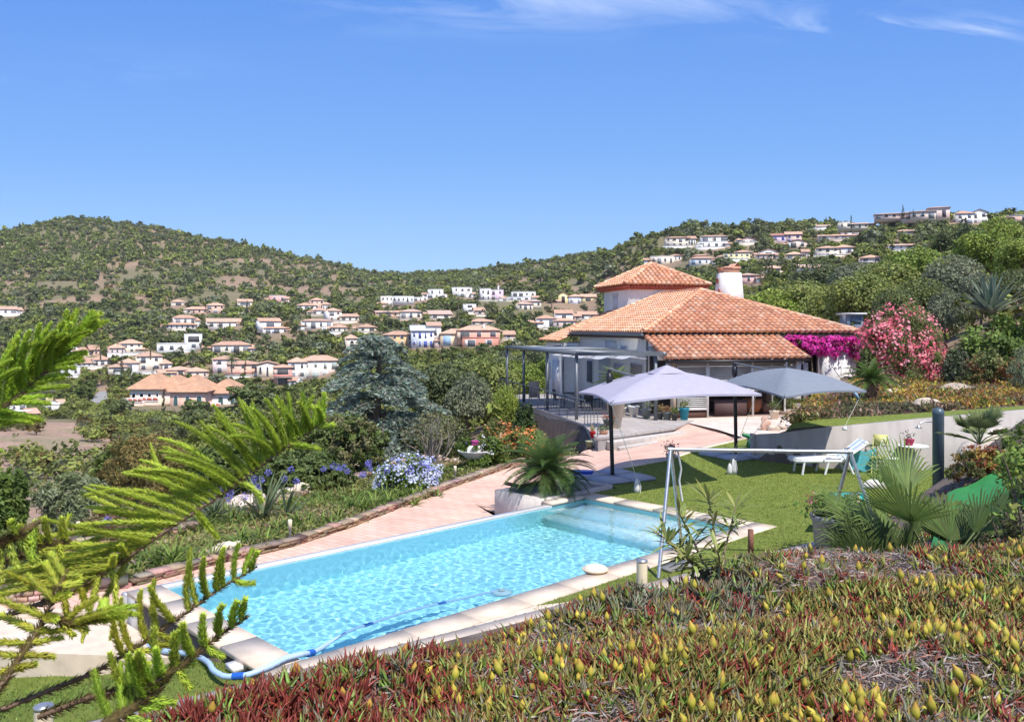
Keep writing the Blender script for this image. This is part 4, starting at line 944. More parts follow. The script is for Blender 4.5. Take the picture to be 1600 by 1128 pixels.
def house(label, px0, px1, py, Y, vols, rz=0.0, cat='house', dark=False, chimney=None, extra=None):
    """vols in fractions of the frontage: x0,x1, height m, storeys, wall, roof, options"""
    rng = random.Random(int(px0*7+py)); p = gp((px0+px1)/2, py, 150); Y1 = p.y; hs_ = .86
    if .66 < Y1/Y < 1.5: hs_ = .86*Y1/Y; Y = Y1
    else: p = Vector(at((px0+px1)/2, py, Y))
    p.z -= .15; w = (px1-px0)/F*Y
    root = thing('house', label, cat, p, -math.atan2(p.x, p.y) + rz); root.scale = (1, 1, hs_); HR.append((label, (px0+px1)/2, py, Y, p.x, p.y))
    rcol = np.clip(np.array(RT)*rng.uniform(.9,1.12) + np.array([0,.02,.02])*rng.uniform(0,2),0,1)
    if rng.random() < .75 and (px1-px0) > 24:      # a lower wing or garden terrace beside the main volume
        a = rng.choice((-.22,.82)); vols = list(vols) + [(a,a+rng.uniform(.3,.42),0,rng.uniform(1.9,2.7),1,rng.choice((WHT,CRM,PNK,vols[0][5])),rng.choice(('hip','shed','gable')),dict(dy=rng.uniform(-3,3),dep=5,nwin=1,rh=1.1))]
    if rng.random() < .5 and py > 352: vols = list(vols) + [(-.1,rng.uniform(.7,1.2),-1.5,rng.uniform(.1,.6),1,rng.choice((CRM,(0.55,.46,.38),WHT)),'flat',dict(dy=-5,dep=.5,nwin=0))]
    for vl_ in vols:
        a, b, z0, z1, st, wall, roof = vl_[:7]; op = dict(vl_[7]) if len(vl_) > 7 else {}; op.setdefault('rc', RT if roof == 'flat' else tuple(rcol*rng.uniform(.94,1.06)))
        dy = op.pop('dy', 0.0); dep = op.pop('dep', 8.0)
        vol(root, rng, -w/2+a*w, -w/2+b*w, dy, dy+dep, z0, z1, wall, roof, storeys=st, **op)
    if chimney is not None: x = -w/2+chimney[0]*w; mb = MB(); mb.b6(x-.4,x+.4,3.2,4.0,chimney[1]-1.5,chimney[1]+1.2,WHT); mb.b6(x-.5,x+.5,3.1,4.1,chimney[1]+1.2,chimney[1]+1.35,RT); mb.build('chimney','far_wall',root)
    if extra: extra(root, w)
    HB.append((px0-2, px1+2, py-40, py+3, Y)); return root
H2 = dict(dy=1.5, dep=7)
def low(*a): return a
P_ = [
 ("low white house with a long tiled roof at the left edge of the hill", -6,33,492,400,[(0,.8,0,3,1,WHT,'gable',dict(nwin=3)),(.8,1,0,2.6,1,CRM,'shed')],.1),
 ("pinkish villa half hidden in trees above the araucaria tip", 173,222,553,310,[(0,.45,0,2.8,1,PNK,'hip',dict(dy=-1)),(.35,1,0.5,4.6,2,CRM,'hip',H2)],.15),
 ("white two storey villa with columned terrace and tiled roof, leftmost high on the slope", 265,312,515,400,[(0,.85,0,2.8,1,WHT,'hip',dict(nwin=5,ov=.8)),(.2,.9,2.8,6.4,1,WHT,'hip',dict(dy=2,dep=6)),(.85,1,0,5,1,CRM,'shed')],.2),
 ("reddish brown villa with dark arcade just below the wooded hill", 300,350,490,440,[(0,.5,0,2.6,1,SAL,'shed',dict(nwin=3,wincol=(.05,.03,.03))),(.45,1,0,5,2,SAL,'hip',dict(wincol=(.06,.03,.03)))],0),
 ("long white house with bougainvillea hedge and pale gable roof", 325,379,513,385,[(0,1,0,3.6,1,WHT,'gable',dict(nwin=4,rh=1.8))],.12),
 ("white cubic modern house with flat roofs and wide dark windows", 248,314,551,330,[(0,.64,0,4.0,1,(0.82,.81,.79),'flat',dict(nwin=3)),(.62,1,1.0,8.2,2,(0.82,.81,.79),'flat',dict(nwin=1,dy=.6)),(.60,.85,-2.5,1.0,1,(0.8,.8,.8),'flat',dict(dy=-1,nwin=1))],.05),
 ("wide cream villa with broad hip roof, right of the cubic white house", 334,400,552,325,[(0,.86,0,3.8,1,CRM,'hip',dict(nwin=4,rh=1.6)),(.8,1,0,2.2,1,PNK,'hip')],0),
 ("cream villa with raised middle tower and two low tiled wings", 191,266,580,300,[(0,.35,0,3.8,1,WHT,'hip',dict(dy=-1,nwin=1)),(.32,.82,0,6.4,2,CRM,'hip',dict(nwin=2)),(.78,1,0,3.2,1,WHT,'hip',dict(nwin=1)),(.05,.4,-2,0,1,WHT,'flat',dict(dy=-4,dep=3,nwin=1))],.1),
 ("low pale pink house with overlapping tiled roofs below the cream tower villa", 264,323,590,285,[(0,.65,.8,3.2,1,PNK,'hip',dict(rh=1.2)),(.45,1,0,2.6,1,(0.78,.6,.5),'hip',dict(dy=-2,rh=1.5))],.1),
 ("narrow white gabled house beside the araucaria tip", 92,122,562,285,[(.2,1,0,5,2,WHT,'gable',dict(gable='y',nwin=2)),(0,.4,0,3,1,PNK,'shed',dict(nwin=1))],.3),
 ("low house with two beige tiled roofs under palm trees", 124,158,557,300,[(0,.6,0,2.6,1,CRM,'shed',dict(rh=1.2)),(.5,1,.3,3,1,SAL,'gable')],.2),
 ("small white garage house with grey door at left", 98,124,588,270,[(0,1,0,3.4,1,(0.8,.8,.8),'flat',dict(nwin=2))],.2),
 ("white bungalow with pale roof between cypress and palms", 130,172,572,290,[(0,.5,-.6,1.4,1,WHT,'shed'),(.4,1,0,2.6,1,WHT,'hip')],.15),
 ("yellow gabled house at the lower left of the valley", 38,81,634,235,[(.35,1,0,4.6,1,YEL,'gable',dict(gable='x',nwin=1,rh=1.4,rc=(0.12,.11,.1))),(0,.45,-1,2,1,CRM,'shed',dict(nwin=3,dy=-1,arch=True,rc=(0.45,.33,.2)))],.25),
 ("white stepped terrace house below the yellow house", 15,48,656,215,[(0,1,0,2.6,1,WHT,'flat',dict(nwin=3)),(.2,.9,2.6,4.6,1,WHT,'flat',dict(dy=2,nwin=2))],.25),
 ("white flat carport among the trees right of the yellow house", 70,101,641,225,[(0,1,0,1.9,1,(0.75,.75,.73),'flat',dict(nwin=2))],.2),
 ("terraced house with pink walls and red balconies, left of the row", 334,372,583,318,[(0,1,0,6.2,2,(0.78,.66,.62),'hip',dict(nwin=2,rh=1.4))],.05),
 ("pink terraced house with red balcony panels in the middle row", 356,404,588,300,[(0,1,0,5.2,2,SAL,'hip',dict(nwin=3,rh=1.3,band=(1.2,COR)))],0),
 ("cream terraced house with arched windows under a low gable", 402,434,590,296,[(0,1,0,5.6,1,CRM,'gable',dict(gable='y',nwin=3,rh=1.0,arch=True))],0),
 ("red and white balcony house with striped blinds in the middle row", 428,456,602,286,[(0,1,0,7.2,2,(0.60,.32,.28),'hip',dict(nwin=1,band=(3.4,(0.78,.3,.24)),rh=1))],0),
 ("large white house with broad orange roof behind the blue cedar", 452,530,592,290,[(0,.35,0,7.0,2,WHT,'hip',dict(nwin=2)),(.25,1,0,7.4,2,(0.74,.66,.6),'hip',dict(nwin=4,rh=2.0,dy=1,wincol=(.4,.45,.42))),(0,.3,-3,0,1,BLU,'flat',dict(dy=-4,dep=4,nwin=1))],.05),
 ("small pink-red house high under the dry slope", 423,455,473,520,[(0,.75,0,5,1,(0.66,.38,.34),'flat',dict(nwin=2)),(.6,1,0,3,1,PNK,'shed')],.2),
 ("salmon and cream villa with loggia and raised roof", 465,517,488,470,[(0,.55,0,4.6,2,WHT,'hip',dict(nwin=3)),(.38,.8,2,8,2,SAL,'hip',dict(dy=1)),(.74,1,0,5.2,1,CRM,'hip')],.1),
 ("white villa with gabled upper floor and low tiled porch", 406,453,521,410,[(0,.7,2,7.0,1,WHT,'gable',dict(nwin=1)),(.1,.95,0,3.2,1,WHT,'hip',dict(dy=-2,rh=1.2))],.25),
 ("long white villa with low tiled roof and garden wall", 472,522,514,400,[(0,.95,0,4.6,1,WHT,'hip',dict(nwin=4,rh=1.1)),(.6,1,-2,1.2,1,WHT,'flat',dict(dy=-3,dep=3))],.1),
 ("white two storey cube house with brown window openings", 513,534,502,430,[(0,1,0,6.4,2,WHT,'hip',dict(nwin=2,wincol=(.2,.12,.08)))],.3),
 ("pale low house with flat terrace beside the white cube", 532,562,502,425,[(0,1,0,3,1,CRM,'shed',dict(nwin=3))],.2),
 ("small white pavilion with pyramid roof below the long villa", 518,543,519,380,[(0,1,0,2.6,1,CRM,'hip',dict(nwin=3,rh=1.5))],0),
 ("tiny chapel-like house with arched door", 541,559,548,330,[(0,1,0,5.6,1,CRM,'hip',dict(nwin=1,arch=True,wincol=(.16,.1,.08)))],.1),
 ("modern cream and black house with long window bands", 596,647,479,470,[(0,.36,0,6.6,2,(0.78,.74,.62),'flat',dict(nwin=3)),(.34,1,2.6,6.6,1,(0.75,.75,.75),'flat',dict(nwin=5)),(.34,.95,-1,2.6,1,(0.5,.5,.5),'flat',dict(dy=1,nwin=3))],.1),
 ("low white terrace house beside the modern black banded house", 646,668,470,480,[(0,1,0,2.2,1,WHT,'flat',dict(nwin=3))],.1),
 ("white modern house with open roof frame", 667,698,466,480,[(0,1,0,2.4,1,WHT,'flat',dict(nwin=3)),(.1,.85,2.6,5.6,1,WHT,'flat',dict(dy=2,nwin=2))],.1),
 ("white block house left of the big palm", 708,741,465,470,[(0,.9,0,6.4,2,WHT,'flat',dict(nwin=3)),(.6,1,-2,3,1,WHT,'flat',dict(dy=-1,nwin=1))],.15),
 ("white and lilac house with tall chimney", 751,787,470,460,[(0,.45,0,7.6,2,WHT,'flat',dict(nwin=2)),(.42,1,0,7.0,2,LIL,'flat',dict(nwin=2,dy=.8))],.1,(.8,8.5)),
 ("flat roofed white villa with three upper windows", 794,840,470,455,[(0,1,0,2.4,1,(0.6,.6,.6),'flat',dict(nwin=4)),(.15,.95,2.6,5.6,1,WHT,'flat',dict(dy=2,nwin=4)),(-.3,.1,0,1.2,1,WHT,'flat',dict(nwin=1))],.1),
 ("pale house with stepped pink tiled roofs above the pine", 809,849,484,410,[(0,.6,0,3.4,1,CRM,'hip',dict(rc=RP)),(.3,1,1.6,5.0,1,CRM,'shed',dict(dy=3,rc=RP,rh=1))],.25),
 ("pinkish tiled house below the white block houses", 625,660,499,400,[(0,1,0,4.4,1,CRM,'hip',dict(nwin=3,rc=RP,rh=1.4))],0),
 ("low tiled house left of the pinkish tiled one", 588,626,495,405,[(0,1,0,2.6,1,SAL,'shed',dict(nwin=3,rc=RP,rh=1.1))],.1),
 ("house seen mostly as a pink roof between palms", 671,706,498,390,[(0,1,0,2.6,1,CRM,'shed',dict(nwin=2,rc=RP,rh=2.2))],.1),
 ("small white house between the palm and cypress", 725,744,489,400,[(0,1,0,4.8,2,WHT,'flat',dict(nwin=1))],.1),
 ("low house with faded tiled roof above the orange house", 734,772,508,360,[(0,1,0,2.0,1,CRM,'hip',dict(nwin=3,rh=1.4))],.1),
 ("orange painted house with square columns behind the cedar", 600,646,541,315,[(0,1,0,5.0,2,(0.70,.47,.24),'hip',dict(nwin=4,rh=1.6,dy=1))],.05),
 ("white house with bright blue doors and pale blue upper floor", 643,690,543,305,[(0,.75,0,7.2,2,BLU,'shed',dict(nwin=4,rc=(0.66,.74,.82),rh=2.2,wincol=(.08,.12,.38))),(.55,1,3,9.2,1,WHT,'shed',dict(dy=3,nwin=1))],.05),
 ("cream terraced house with light blue shutters and orange roof", 688,730,541,300,[(0,1,0,5.4,1,(0.8,.62,.42),'hip',dict(nwin=2,rh=2,wincol=(.3,.45,.62)))],0),
 ("coral red house with orange roof beside the cream one", 716,782,541,292,[(0,1,2.2,6.6,1,(0.68,.40,.30),'hip',dict(nwin=3,rh=1.8,dy=2)),(.1,.95,-.5,3.4,1,(0.60,.27,.20),'flat',dict(nwin=2,dy=-1,dep=5,rc=(0.72,.30,.24)))],.05,(.62,7.6)),
 ("pink villa with two tiled roofs in front of palms", 838,899,512,350,[(0,.5,0,4.6,1,WHT,'hip',dict(rc=RT,nwin=2)),(.45,1,0,3.4,1,(0.78,.6,.55),'hip',dict(dy=-1,nwin=3)),(.5,.95,3,7,1,WHT,'gable',dict(dy=2,nwin=1)),(.15,.4,-3,0,1,CRM,'flat',dict(dy=-3,dep=3,nwin=2,arch=True))],.1),
 ("yellow house with dark balcony behind the villa tower", 872,931,476,430,[(0,.28,0,6,1,YEL,'gable',dict(gable='y',nwin=1,wincol=(.06,.04,.04))),(.26,.66,0,4.8,1,(0.75,.75,.78),'hip',dict(nwin=2,wincol=(.5,.55,.6))),(.6,1,1,4.6,1,YEL,'gable',dict(nwin=1))],.05),
 ("cream house with dark arches, leftmost on the right ridge", 1040,1087,386,430,[(0,.8,0,5.6,2,CRM,'hip',dict(nwin=4,rh=1,wincol=(.12,.09,.07))),(.75,1,1,5,1,WHT,'gable')],.1),
 ("white multi level house with terraces under the ridge trees", 1091,1142,388,430,[(0,.9,0,3.8,1,WHT,'flat',dict(nwin=4)),(.1,.95,3.8,7.4,1,WHT,'hip',dict(dy=3,nwin=3,rh=1.0)),(-.05,.15,-1,2,1,WHT,'flat',dict(dy=-1,nwin=1))],.1),
 ("small pink gabled house with low roof on the right hill", 1155,1183,382,440,[(0,1,0,2.8,1,PNK,'gable',dict(gable='y',nwin=2,rh=1.7))],.2),
 ("pink house with violet awnings and two steep roofs", 1207,1252,379,430,[(0,.5,0,4.4,1,(0.68,.55,.66),'shed',dict(nwin=2,rc=(0.50,.25,.2),rh=2,wincol=(.1,.12,.4))),(.45,1,0,4.8,2,PNK,'shed',dict(nwin=2,rh=2.4,wincol=(.1,.1,.3)))],.05),
 ("small stone coloured house with tiled roof and porch", 1233,1261,388,415,[(0,1,0,4,1,PNK,'gable',dict(gable='y',nwin=2,rh=1))],.3),
 ("white gabled house between two pines on the right hill", 1181,1217,405,400,[(0,.9,0,2.6,1,PNK,'shed',dict(nwin=4,dy=-1)),(.2,1,2.2,4.6,1,WHT,'gable',dict(dy=3,nwin=1,rh=1.6,gable='y'))],.15),
 ("yellow house with black pergola and tiled gable", 1131,1176,407,405,[(0,.9,0,3.8,2,(0.74,.66,.36),'flat',dict(nwin=5,rc=(0.1,.1,.1))),(.4,1,3.5,5,1,CRM,'hip',dict(dy=3,rh=1.5))],.1),
 ("white villa with blue glazed terrace below orange roof", 1079,1119,414,395,[(0,1,0,3.8,1,WHT,'hip',dict(nwin=4,rh=1.3,wincol=(.2,.28,.4))),(.15,.7,3.4,5.6,1,COR,'hip',dict(dy=4,nwin=1,rh=1))],.1),
 ("flat beige house with white parapet right behind the tower roof", 1017,1065,413,395,[(0,.75,0,4.2,1,CRM,'flat',dict(nwin=4)),(.65,1,1.6,5,1,WHT,'hip',dict(dy=2,rh=.9))],.1),
 ("yellow house with broad beige roof on the right hill", 1228,1264,406,385,[(0,.8,0,3,1,(0.76,.6,.34),'hip',dict(nwin=2,rc=(0.68,.5,.34),rh=1.9)),(.7,1,0,4.2,1,PNK,'gable')],.1),
 ("large pale villa with bougainvillea by its terrace and pool wall", 1277,1334,401,370,[(0,.6,0,4.6,2,CRM,'hip',dict(nwin=3,rh=1.4)),(.5,1,.5,5,1,WHT,'hip',dict(dy=2,nwin=2)),(0,.85,-3,-1.8,1,WHT,'flat',dict(dy=-7,dep=4,nwin=1))],.1),
 ("pink house with mushroom vents right behind the chimney", 1153,1187,443,330,[(0,1,0,4.0,1,(0.72,.46,.42),'hip',dict(nwin=3,rh=1.1,rc=RP))],.1),
 ("stepped tiled house above the pale villa", 1292,1345,375,410,[(0,1,0,2.6,1,PNK,'hip',dict(nwin=5,rh=1.2)),(.45,.95,2.2,5.4,1,WHT,'gable',dict(dy=3,nwin=2,rh=1.2))],.1),
 ("low tiled house with cypress on the skyline", 1312,1356,356,430,[(0,.45,0,3.6,1,CRM,'flat',dict(nwin=2)),(.4,1,0,2.4,1,CRM,'shed',dict(nwin=3,rc=RP))],.1),
 ("long house with deep verandas on the skyline", 1369,1422,341,420,[(0,.85,0,2.8,1,PNK,'hip',dict(nwin=4,rh=.9,wincol=(.12,.06,.05))),(.7,1,-1,2.6,1,WHT,'shed',dict(rh=1.6,nwin=1))],.05),
 ("broad pink house with arched loggia on the skyline", 1425,1481,342,410,[(0,.65,0,4.6,1,(0.72,.58,.48),'hip',dict(nwin=3,rh=.9)),(.45,1,0,6.4,1,PNK,'hip',dict(dy=1,nwin=2,rh=1,wincol=(.1,.08,.1)))],.05),
 ("big white house with tiled hip roof, highest on the right ridge", 1495,1544,350,390,[(0,.55,0,5.8,2,WHT,'hip',dict(nwin=2,rh=2,wincol=(.2,.24,.3))),(.5,1,-.5,6.4,2,WHT,'gable',dict(dy=2,nwin=2,gable='y'))],.3),
 ("salmon house with dark red opening at the right edge of the skyline", 1576,1612,345,380,[(0,1,0,2.8,1,SAL,'flat',dict(nwin=2,wincol=(.25,.05,.04)))],.1),
 ("pale gabled house with cypresses half way up the right hill", 1391,1426,392,350,[(0,1,0,2.8,1,WHT,'shed',dict(nwin=3,rc=RP,rh=1.5))],.1),
 ("low tiled roof house under the skyline cypress", 1398,1432,367,380,[(0,1,0,2,1,CRM,'hip',dict(nwin=2,rh=1.3))],.1),
 ("small white house peeking out left of the big evergreen", 1510,1530,377,330,[(0,1,0,2.6,1,WHT,'shed',dict(nwin=1,rc=(0.3,.28,.27)))],.2),
 ("bright small house with tiled porch between ridge trees", 1273,1301,358,440,[(0,1,0,1.8,1,CRM,'shed',dict(nwin=2,rc=RP))],.1),
]
P_ += [
 ("small tiled house half hidden right of the chapel-like house", 560,588,519,370,[(0,1,0,2.8,1,CRM,'hip',dict(nwin=2))],.1),
 ("little pink house peeking out above the coral red house", 742,758,492,400,[(0,1,0,2.6,1,PNK,'gable',dict(nwin=1))],.2),
 ("low orange roofed annex right of the coral red house", 784,806,530,320,[(0,1,0,2.2,1,SAL,'shed',dict(nwin=1))],.1),
 ("white house with tiled gable under the yellow house", 903,934,500,400,[(0,1,0,3.2,1,WHT,'gable',dict(nwin=2))],.1),
 ("tiny cream house in trees left of the reddish brown villa", 268,290,478,460,[(0,1,0,2.6,1,CRM,'hip',dict(nwin=1))],.1),
 ("small cream house in trees between the two right hill rows", 1196,1222,428,360,[(0,1,0,3,1,CRM,'hip',dict(nwin=2))],.1),
 ("white house with pink roof low on the right hill", 1252,1284,428,350,[(0,1,0,3.2,1,WHT,'gable',dict(nwin=2,rc=RP))],.2),
 ("faded tiled house low behind the bright trees", 1345,1378,412,340,[(0,1,0,3,1,CRM,'hip',dict(nwin=2))],.1),
 ("small white house above the long white villa", 486,512,492,440,[(0,1,0,3,1,WHT,'hip',dict(nwin=2))],.1),
 ("pale little house at the foot of the dry slope", 372,394,478,470,[(0,1,0,2.8,1,CRM,'gable',dict(nwin=1))],.1),
]
for h in P_:
    house(*h[:6], rz=h[6] if len(h) > 6 else 0, chimney=h[7] if len(h) > 7 else None)
# the pink villa complex nearest in the valley, four joined houses
def row_house(label, px0, px1, py, Y, wall, hh, win, arch, rh, extra=None, rz=0.0, roof='hip', dep=15, dz=0):
    p = gnd((px0+px1)/2, Y); p.z = CAMZ-(py-HZ)/F*Y; w = (px1-px0)/F*Y; rng = random.Random(int(px0)); root = thing('terraced_house', label, 'house', p, rz, 'joined houses of the pink villa complex'); root.scale = (1, 1, .98); HR.append((label, (px0+px1)/2, py, Y, p.x, p.y))
    vol(root, rng, -w/2, w/2, 0, dep, 0, hh, wall, roof, rh=rh, nwin=win, storeys=1, arch=arch, wincol=(0.12,.24,.24), ov=.9, rc=(0.60,0.35,0.22))
    if extra: extra(root, w)
    HB.append((px0-2, px1+2, py-55, py+4, Y)); return root
def balc(z, x0=0, x1=1, c=(0.60,0.17,0.12)):
    def f(root, w):
        mb = MB(); a, b = -w/2+x0*w, -w/2+x1*w; mb.b6(a,b,-2.3,-2.1,z,z+1.2,(0.8,0.77,0.73)); mb.b6(a,b,-2.3,-.01,z-.3,z,(0.75,0.7,0.66))
        n = 4
        for k in range(n): mb.b6(a+(b-a)*(k+.12)/n, a+(b-a)*(k+.88)/n, -2.36,-2.302,z+.2,z+1.0,c)
        mb.build('balcony', 'far_wall', root)
        mb = MB(); mb.b6(a,b,-2.2,-.01,z-3.6,z-.3,(0.72,0.5,0.42)); mb.b6(a+(b-a)*.2,a+(b-a)*.5,-2.26,-2.203,z-3.2,z-1,(0.45,0.45,0.48)); mb.build('ground_floor', 'far_wall', root)
    return f
row_house("leftmost pink joined house, with loggia and red panelled balcony", 203,252,646,250,(0.78,.70,.55),7.4,4,True,4.2,balc(3.6,-.1,.5))
row_house("white joined house with big orange roof set back between the pink ones", 234,286,640,252,(0.76,.62,.55),6.0,2,False,4.0,balc(2.8,-.35,.35))
row_house("salmon joined house with three tall green arched windows", 266,320,650,245,(0.78,.50,.38),7.2,3,True,4.4,balc(2.4,.72,1.1), rz=.05)
row_house("rightmost joined house with white side wall and red panels", 318,372,646,252,(0.76,.72,.68),6.2,3,True,3.8,balc(2.2,0,.55), rz=.08)
# ================================================================== TREES: far woodland (uncountable) and the nearer ones one by one
def hidden_by_house(px, py, Y, pad=0):
    for a, b, c, d, hy in HB:
        if a-pad < px < b+pad and c < py < d+6 and hy-35 < Y < hy+14: return True
    return False
_vpx = np.linspace(-400, 2000, 161); _vY = np.exp(np.linspace(math.log(40), math.log(1300), 220))
_gx, _gy = np.meshgrid(_vpx, _vY, indexing='ij'); _pg = HZ + (CAMZ - ground((_gx-CX)/F*_gy, _gy))/_gy*F; _cm = np.minimum.accumulate(_pg, axis=1)
def visible(px, Y, z, h):
    i = np.clip(((px+400)/2400*160).astype(int), 0, 160); j = np.clip((np.log(Y/40)/math.log(1300/40)*219).astype(int)-1, 0, 219)
    return HZ + (CAMZ-z-h)/Y*F < _cm[i, j] + 4
def facade_limit(px, Y, z):
    """tallest crown (metres) that keeps clear of the facades behind"""
    lim = 99.0
    for a, b, c, d, hy in HB:
        if a-3 < px < b+3 and hy > Y-2 and (hy-Y) < 110:
            lim = min(lim, CAMZ - z - (d-(4 + 13*((px*7.13+a*3.7) % 1.0)**1.5)-HZ)/F*Y)
    return lim
def protos(n_cards, size_mul, seed):
    out = []
    for kind, cols in (('oak', DG), ('oak', OG), ('bush', OG), ('cone', [(0.31,0.35,0.11),(0.27,0.31,0.10)]), ('oak', [(0.17,0.19,0.09),(0.19,0.205,0.10)]), ('oak', GG), ('bush', DG), ('bush', BR)):
        for v in range(3):
            m, t = tree_meshes(kind, seed+v*7+len(out), n_cards, size_mul*(1.35 if kind != 'bush' else .75), cols)
            out.append((np.vstack(m.v), np.vstack(m.c)))
    return out
def merge(rng, mb, v, c, s, x, y, z, sz=1.0, tint=1.0):
    a = rng.uniform(0, 6.28); ca, sa = math.cos(a)*s, math.sin(a)*s
    vv = np.c_[v[:,0]*ca-v[:,1]*sa+x, v[:,0]*sa+v[:,1]*ca+y, v[:,2]*s*sz+z]
    mb.add(vv, np.arange(len(vv)).reshape(-1,4), np.clip(c*tint, 0, 1))
def woodland():
    rng = np.random.default_rng(31); n = 76000
    px = rng.uniform(-330, 1930, n); Yd = np.sqrt(rng.uniform(325**2, 1080**2, n)); X = (px-CX)/F*Yd
    Z = ground(X, Yd); py = HZ + (CAMZ-Z)/Yd*F
    bare = fbm(X, Yd, 26, 9)*.55 + .45*fbm(X, Yd, 8, 12)
    keep = visible(px, Yd, Z, 6) & (rng.uniform(size=n) < np.clip(1.25 - Yd/1500, .3, 1))
    keep &= (bare < .62) | (rng.uniform(size=n) < .3)
    left_slope = (px > 150) & (px < 640) & (py > 405) & (py < 478) & (Yd > 480); keep &= ~(left_slope & (bare > .47) & (rng.uniform(size=n) < .85)); keep &= ~((px < 165) & (py > 440) & (py < 482) & (Yd > 400) & (bare > .40) & (rng.uniform(size=n) < .8))
    rslope = (px > 780) & (px < 1130) & (Yd > 380); keep &= ~(rslope & (bare > .50) & (rng.uniform(size=n) < .8))
    P1, P2 = protos(110, 1.15, 400), protos(64, 1.45, 700); mb = MB(); count = 0
    for i in np.where(keep)[0]:
        if hidden_by_house(px[i], py[i], Yd[i], 0): continue
        kr = rng.uniform(); fa = fbm(X[i], Yd[i], 90, 20)
        kk = 0 if kr < .27 else 1 if kr < .50 else 2 if kr < .60 else 3 if (kr < .74 and fa > .42 and px[i] < 480 and 372 < py[i] < 425) else 4 if kr < .88 else 5 if kr < .92 else 6 if kr < .98 else 7
        v, c = (P1 if Yd[i] < 560 else P2)[kk*3 + rng.integers(3)]; s = rng.uniform(.5, 1.0)**1.0*(1.7 if kk in (2, 6, 7) else 1.35 if kk == 3 else 1.0)*(1.55 if rng.uniform() < .2 else 1)*(.75 if rng.uniform() < .3 else 1)
        lim = facade_limit(px[i], Yd[i], Z[i]); s = min(s, max(.3, lim/6))
        merge(rng, mb, v, c, s, X[i], Yd[i], Z[i]-1.5*s, rng.uniform(.85, 1.15), rng.uniform(.8, 1.25)); count += 1
    o = mb.build('woodland', 'leaf_far'); tag(o, 'scrubby evergreen woodland covering the far hills in mixed dark and olive greens', 'woodland', kind='stuff'); print('WOOD', count, mb.n)
woodland()
def scrub():
    rng = np.random.default_rng(57); n = 22000
    px = rng.uniform(-120, 1720, n); Yd = np.sqrt(rng.uniform(42**2, 330**2, n)); X = (px-CX)/F*Yd; Z = ground(X, Yd); py = HZ+(CAMZ-Z)/Yd*F
    bare = fbm(X, Yd, 16, 33); keep = visible(px, Yd, Z, 1.5) & (bare < .66)
    keep &= ~((px < 300) & (py > 640) & (Yd < 130) & ((bare > .44) | (rng.uniform(size=n) < .35)))
    keep &= ~((Yd < 62) & (px > 780) & (px < 1360)) & (rng.uniform(size=n) < np.clip(.35 + Yd/260, 0, 1))
    P = protos(150, .62, 900); mb = MB(); count = 0
    for i in np.where(keep)[0]:
        if hidden_by_house(px[i], py[i], Yd[i], 2): continue
        if (55 < px[i] < 125 and 655 < py[i] < 695) or (140 < px[i] < 172 and 603 < py[i] < 640): continue
        kk = (2, 6, 2, 6, 7, 5, 4, 2)[rng.integers(8)]; v, c = P[kk*3+rng.integers(3)]; s = rng.uniform(.35, .95)*(1.25 if kk in (2, 6, 7) else .42)
        s = min(s, max(.25, facade_limit(px[i], Yd[i], Z[i])/2.6))
        merge(rng, mb, v, c, s, X[i], Yd[i], Z[i]-.25*s, 1, rng.uniform(.75, 1.3)); count += 1
    o = mb.build('scrub', 'leaf_far'); tag(o, 'low mixed scrub and bushes filling the valley sides between the houses', 'scrub', kind='stuff'); print('SCRUB', count, mb.n)
scrub()
LAB = {'holm_oak': 'dark oak', 'oak': 'olive green oak', 'pine_tree': 'pine', 'olive_tree': 'grey-green tree', 'shrub': 'round shrub', 'cypress': 'slim cypress', 'bright_tree': 'bright green tree'}
GRP = {'holm_oak': 'dark oaks between the far houses', 'oak': 'olive green trees between the far houses', 'pine_tree': 'pines among the far houses', 'olive_tree': 'grey-green trees among the far houses', 'shrub': 'rounded shrubs on the valley side', 'cypress': 'cypresses among the far houses', 'bright_tree': 'bright green trees on the right slope'}
MID = []
ORD = ['', 'second ', 'third ', 'fourth ', 'fifth ', 'sixth ', 'seventh ', 'eighth ', 'ninth ', 'tenth ', 'eleventh ', 'twelfth ', 'thirteenth ', 'fourteenth ', 'fifteenth ', 'sixteenth ', 'seventeenth ', 'eighteenth ', 'nineteenth ', 'twentieth ', 'twenty-first ', 'twenty-second ', 'twenty-third ', 'twenty-fourth ', 'twenty-fifth ', 'twenty-sixth ', 'twenty-seventh ', 'twenty-eighth ']
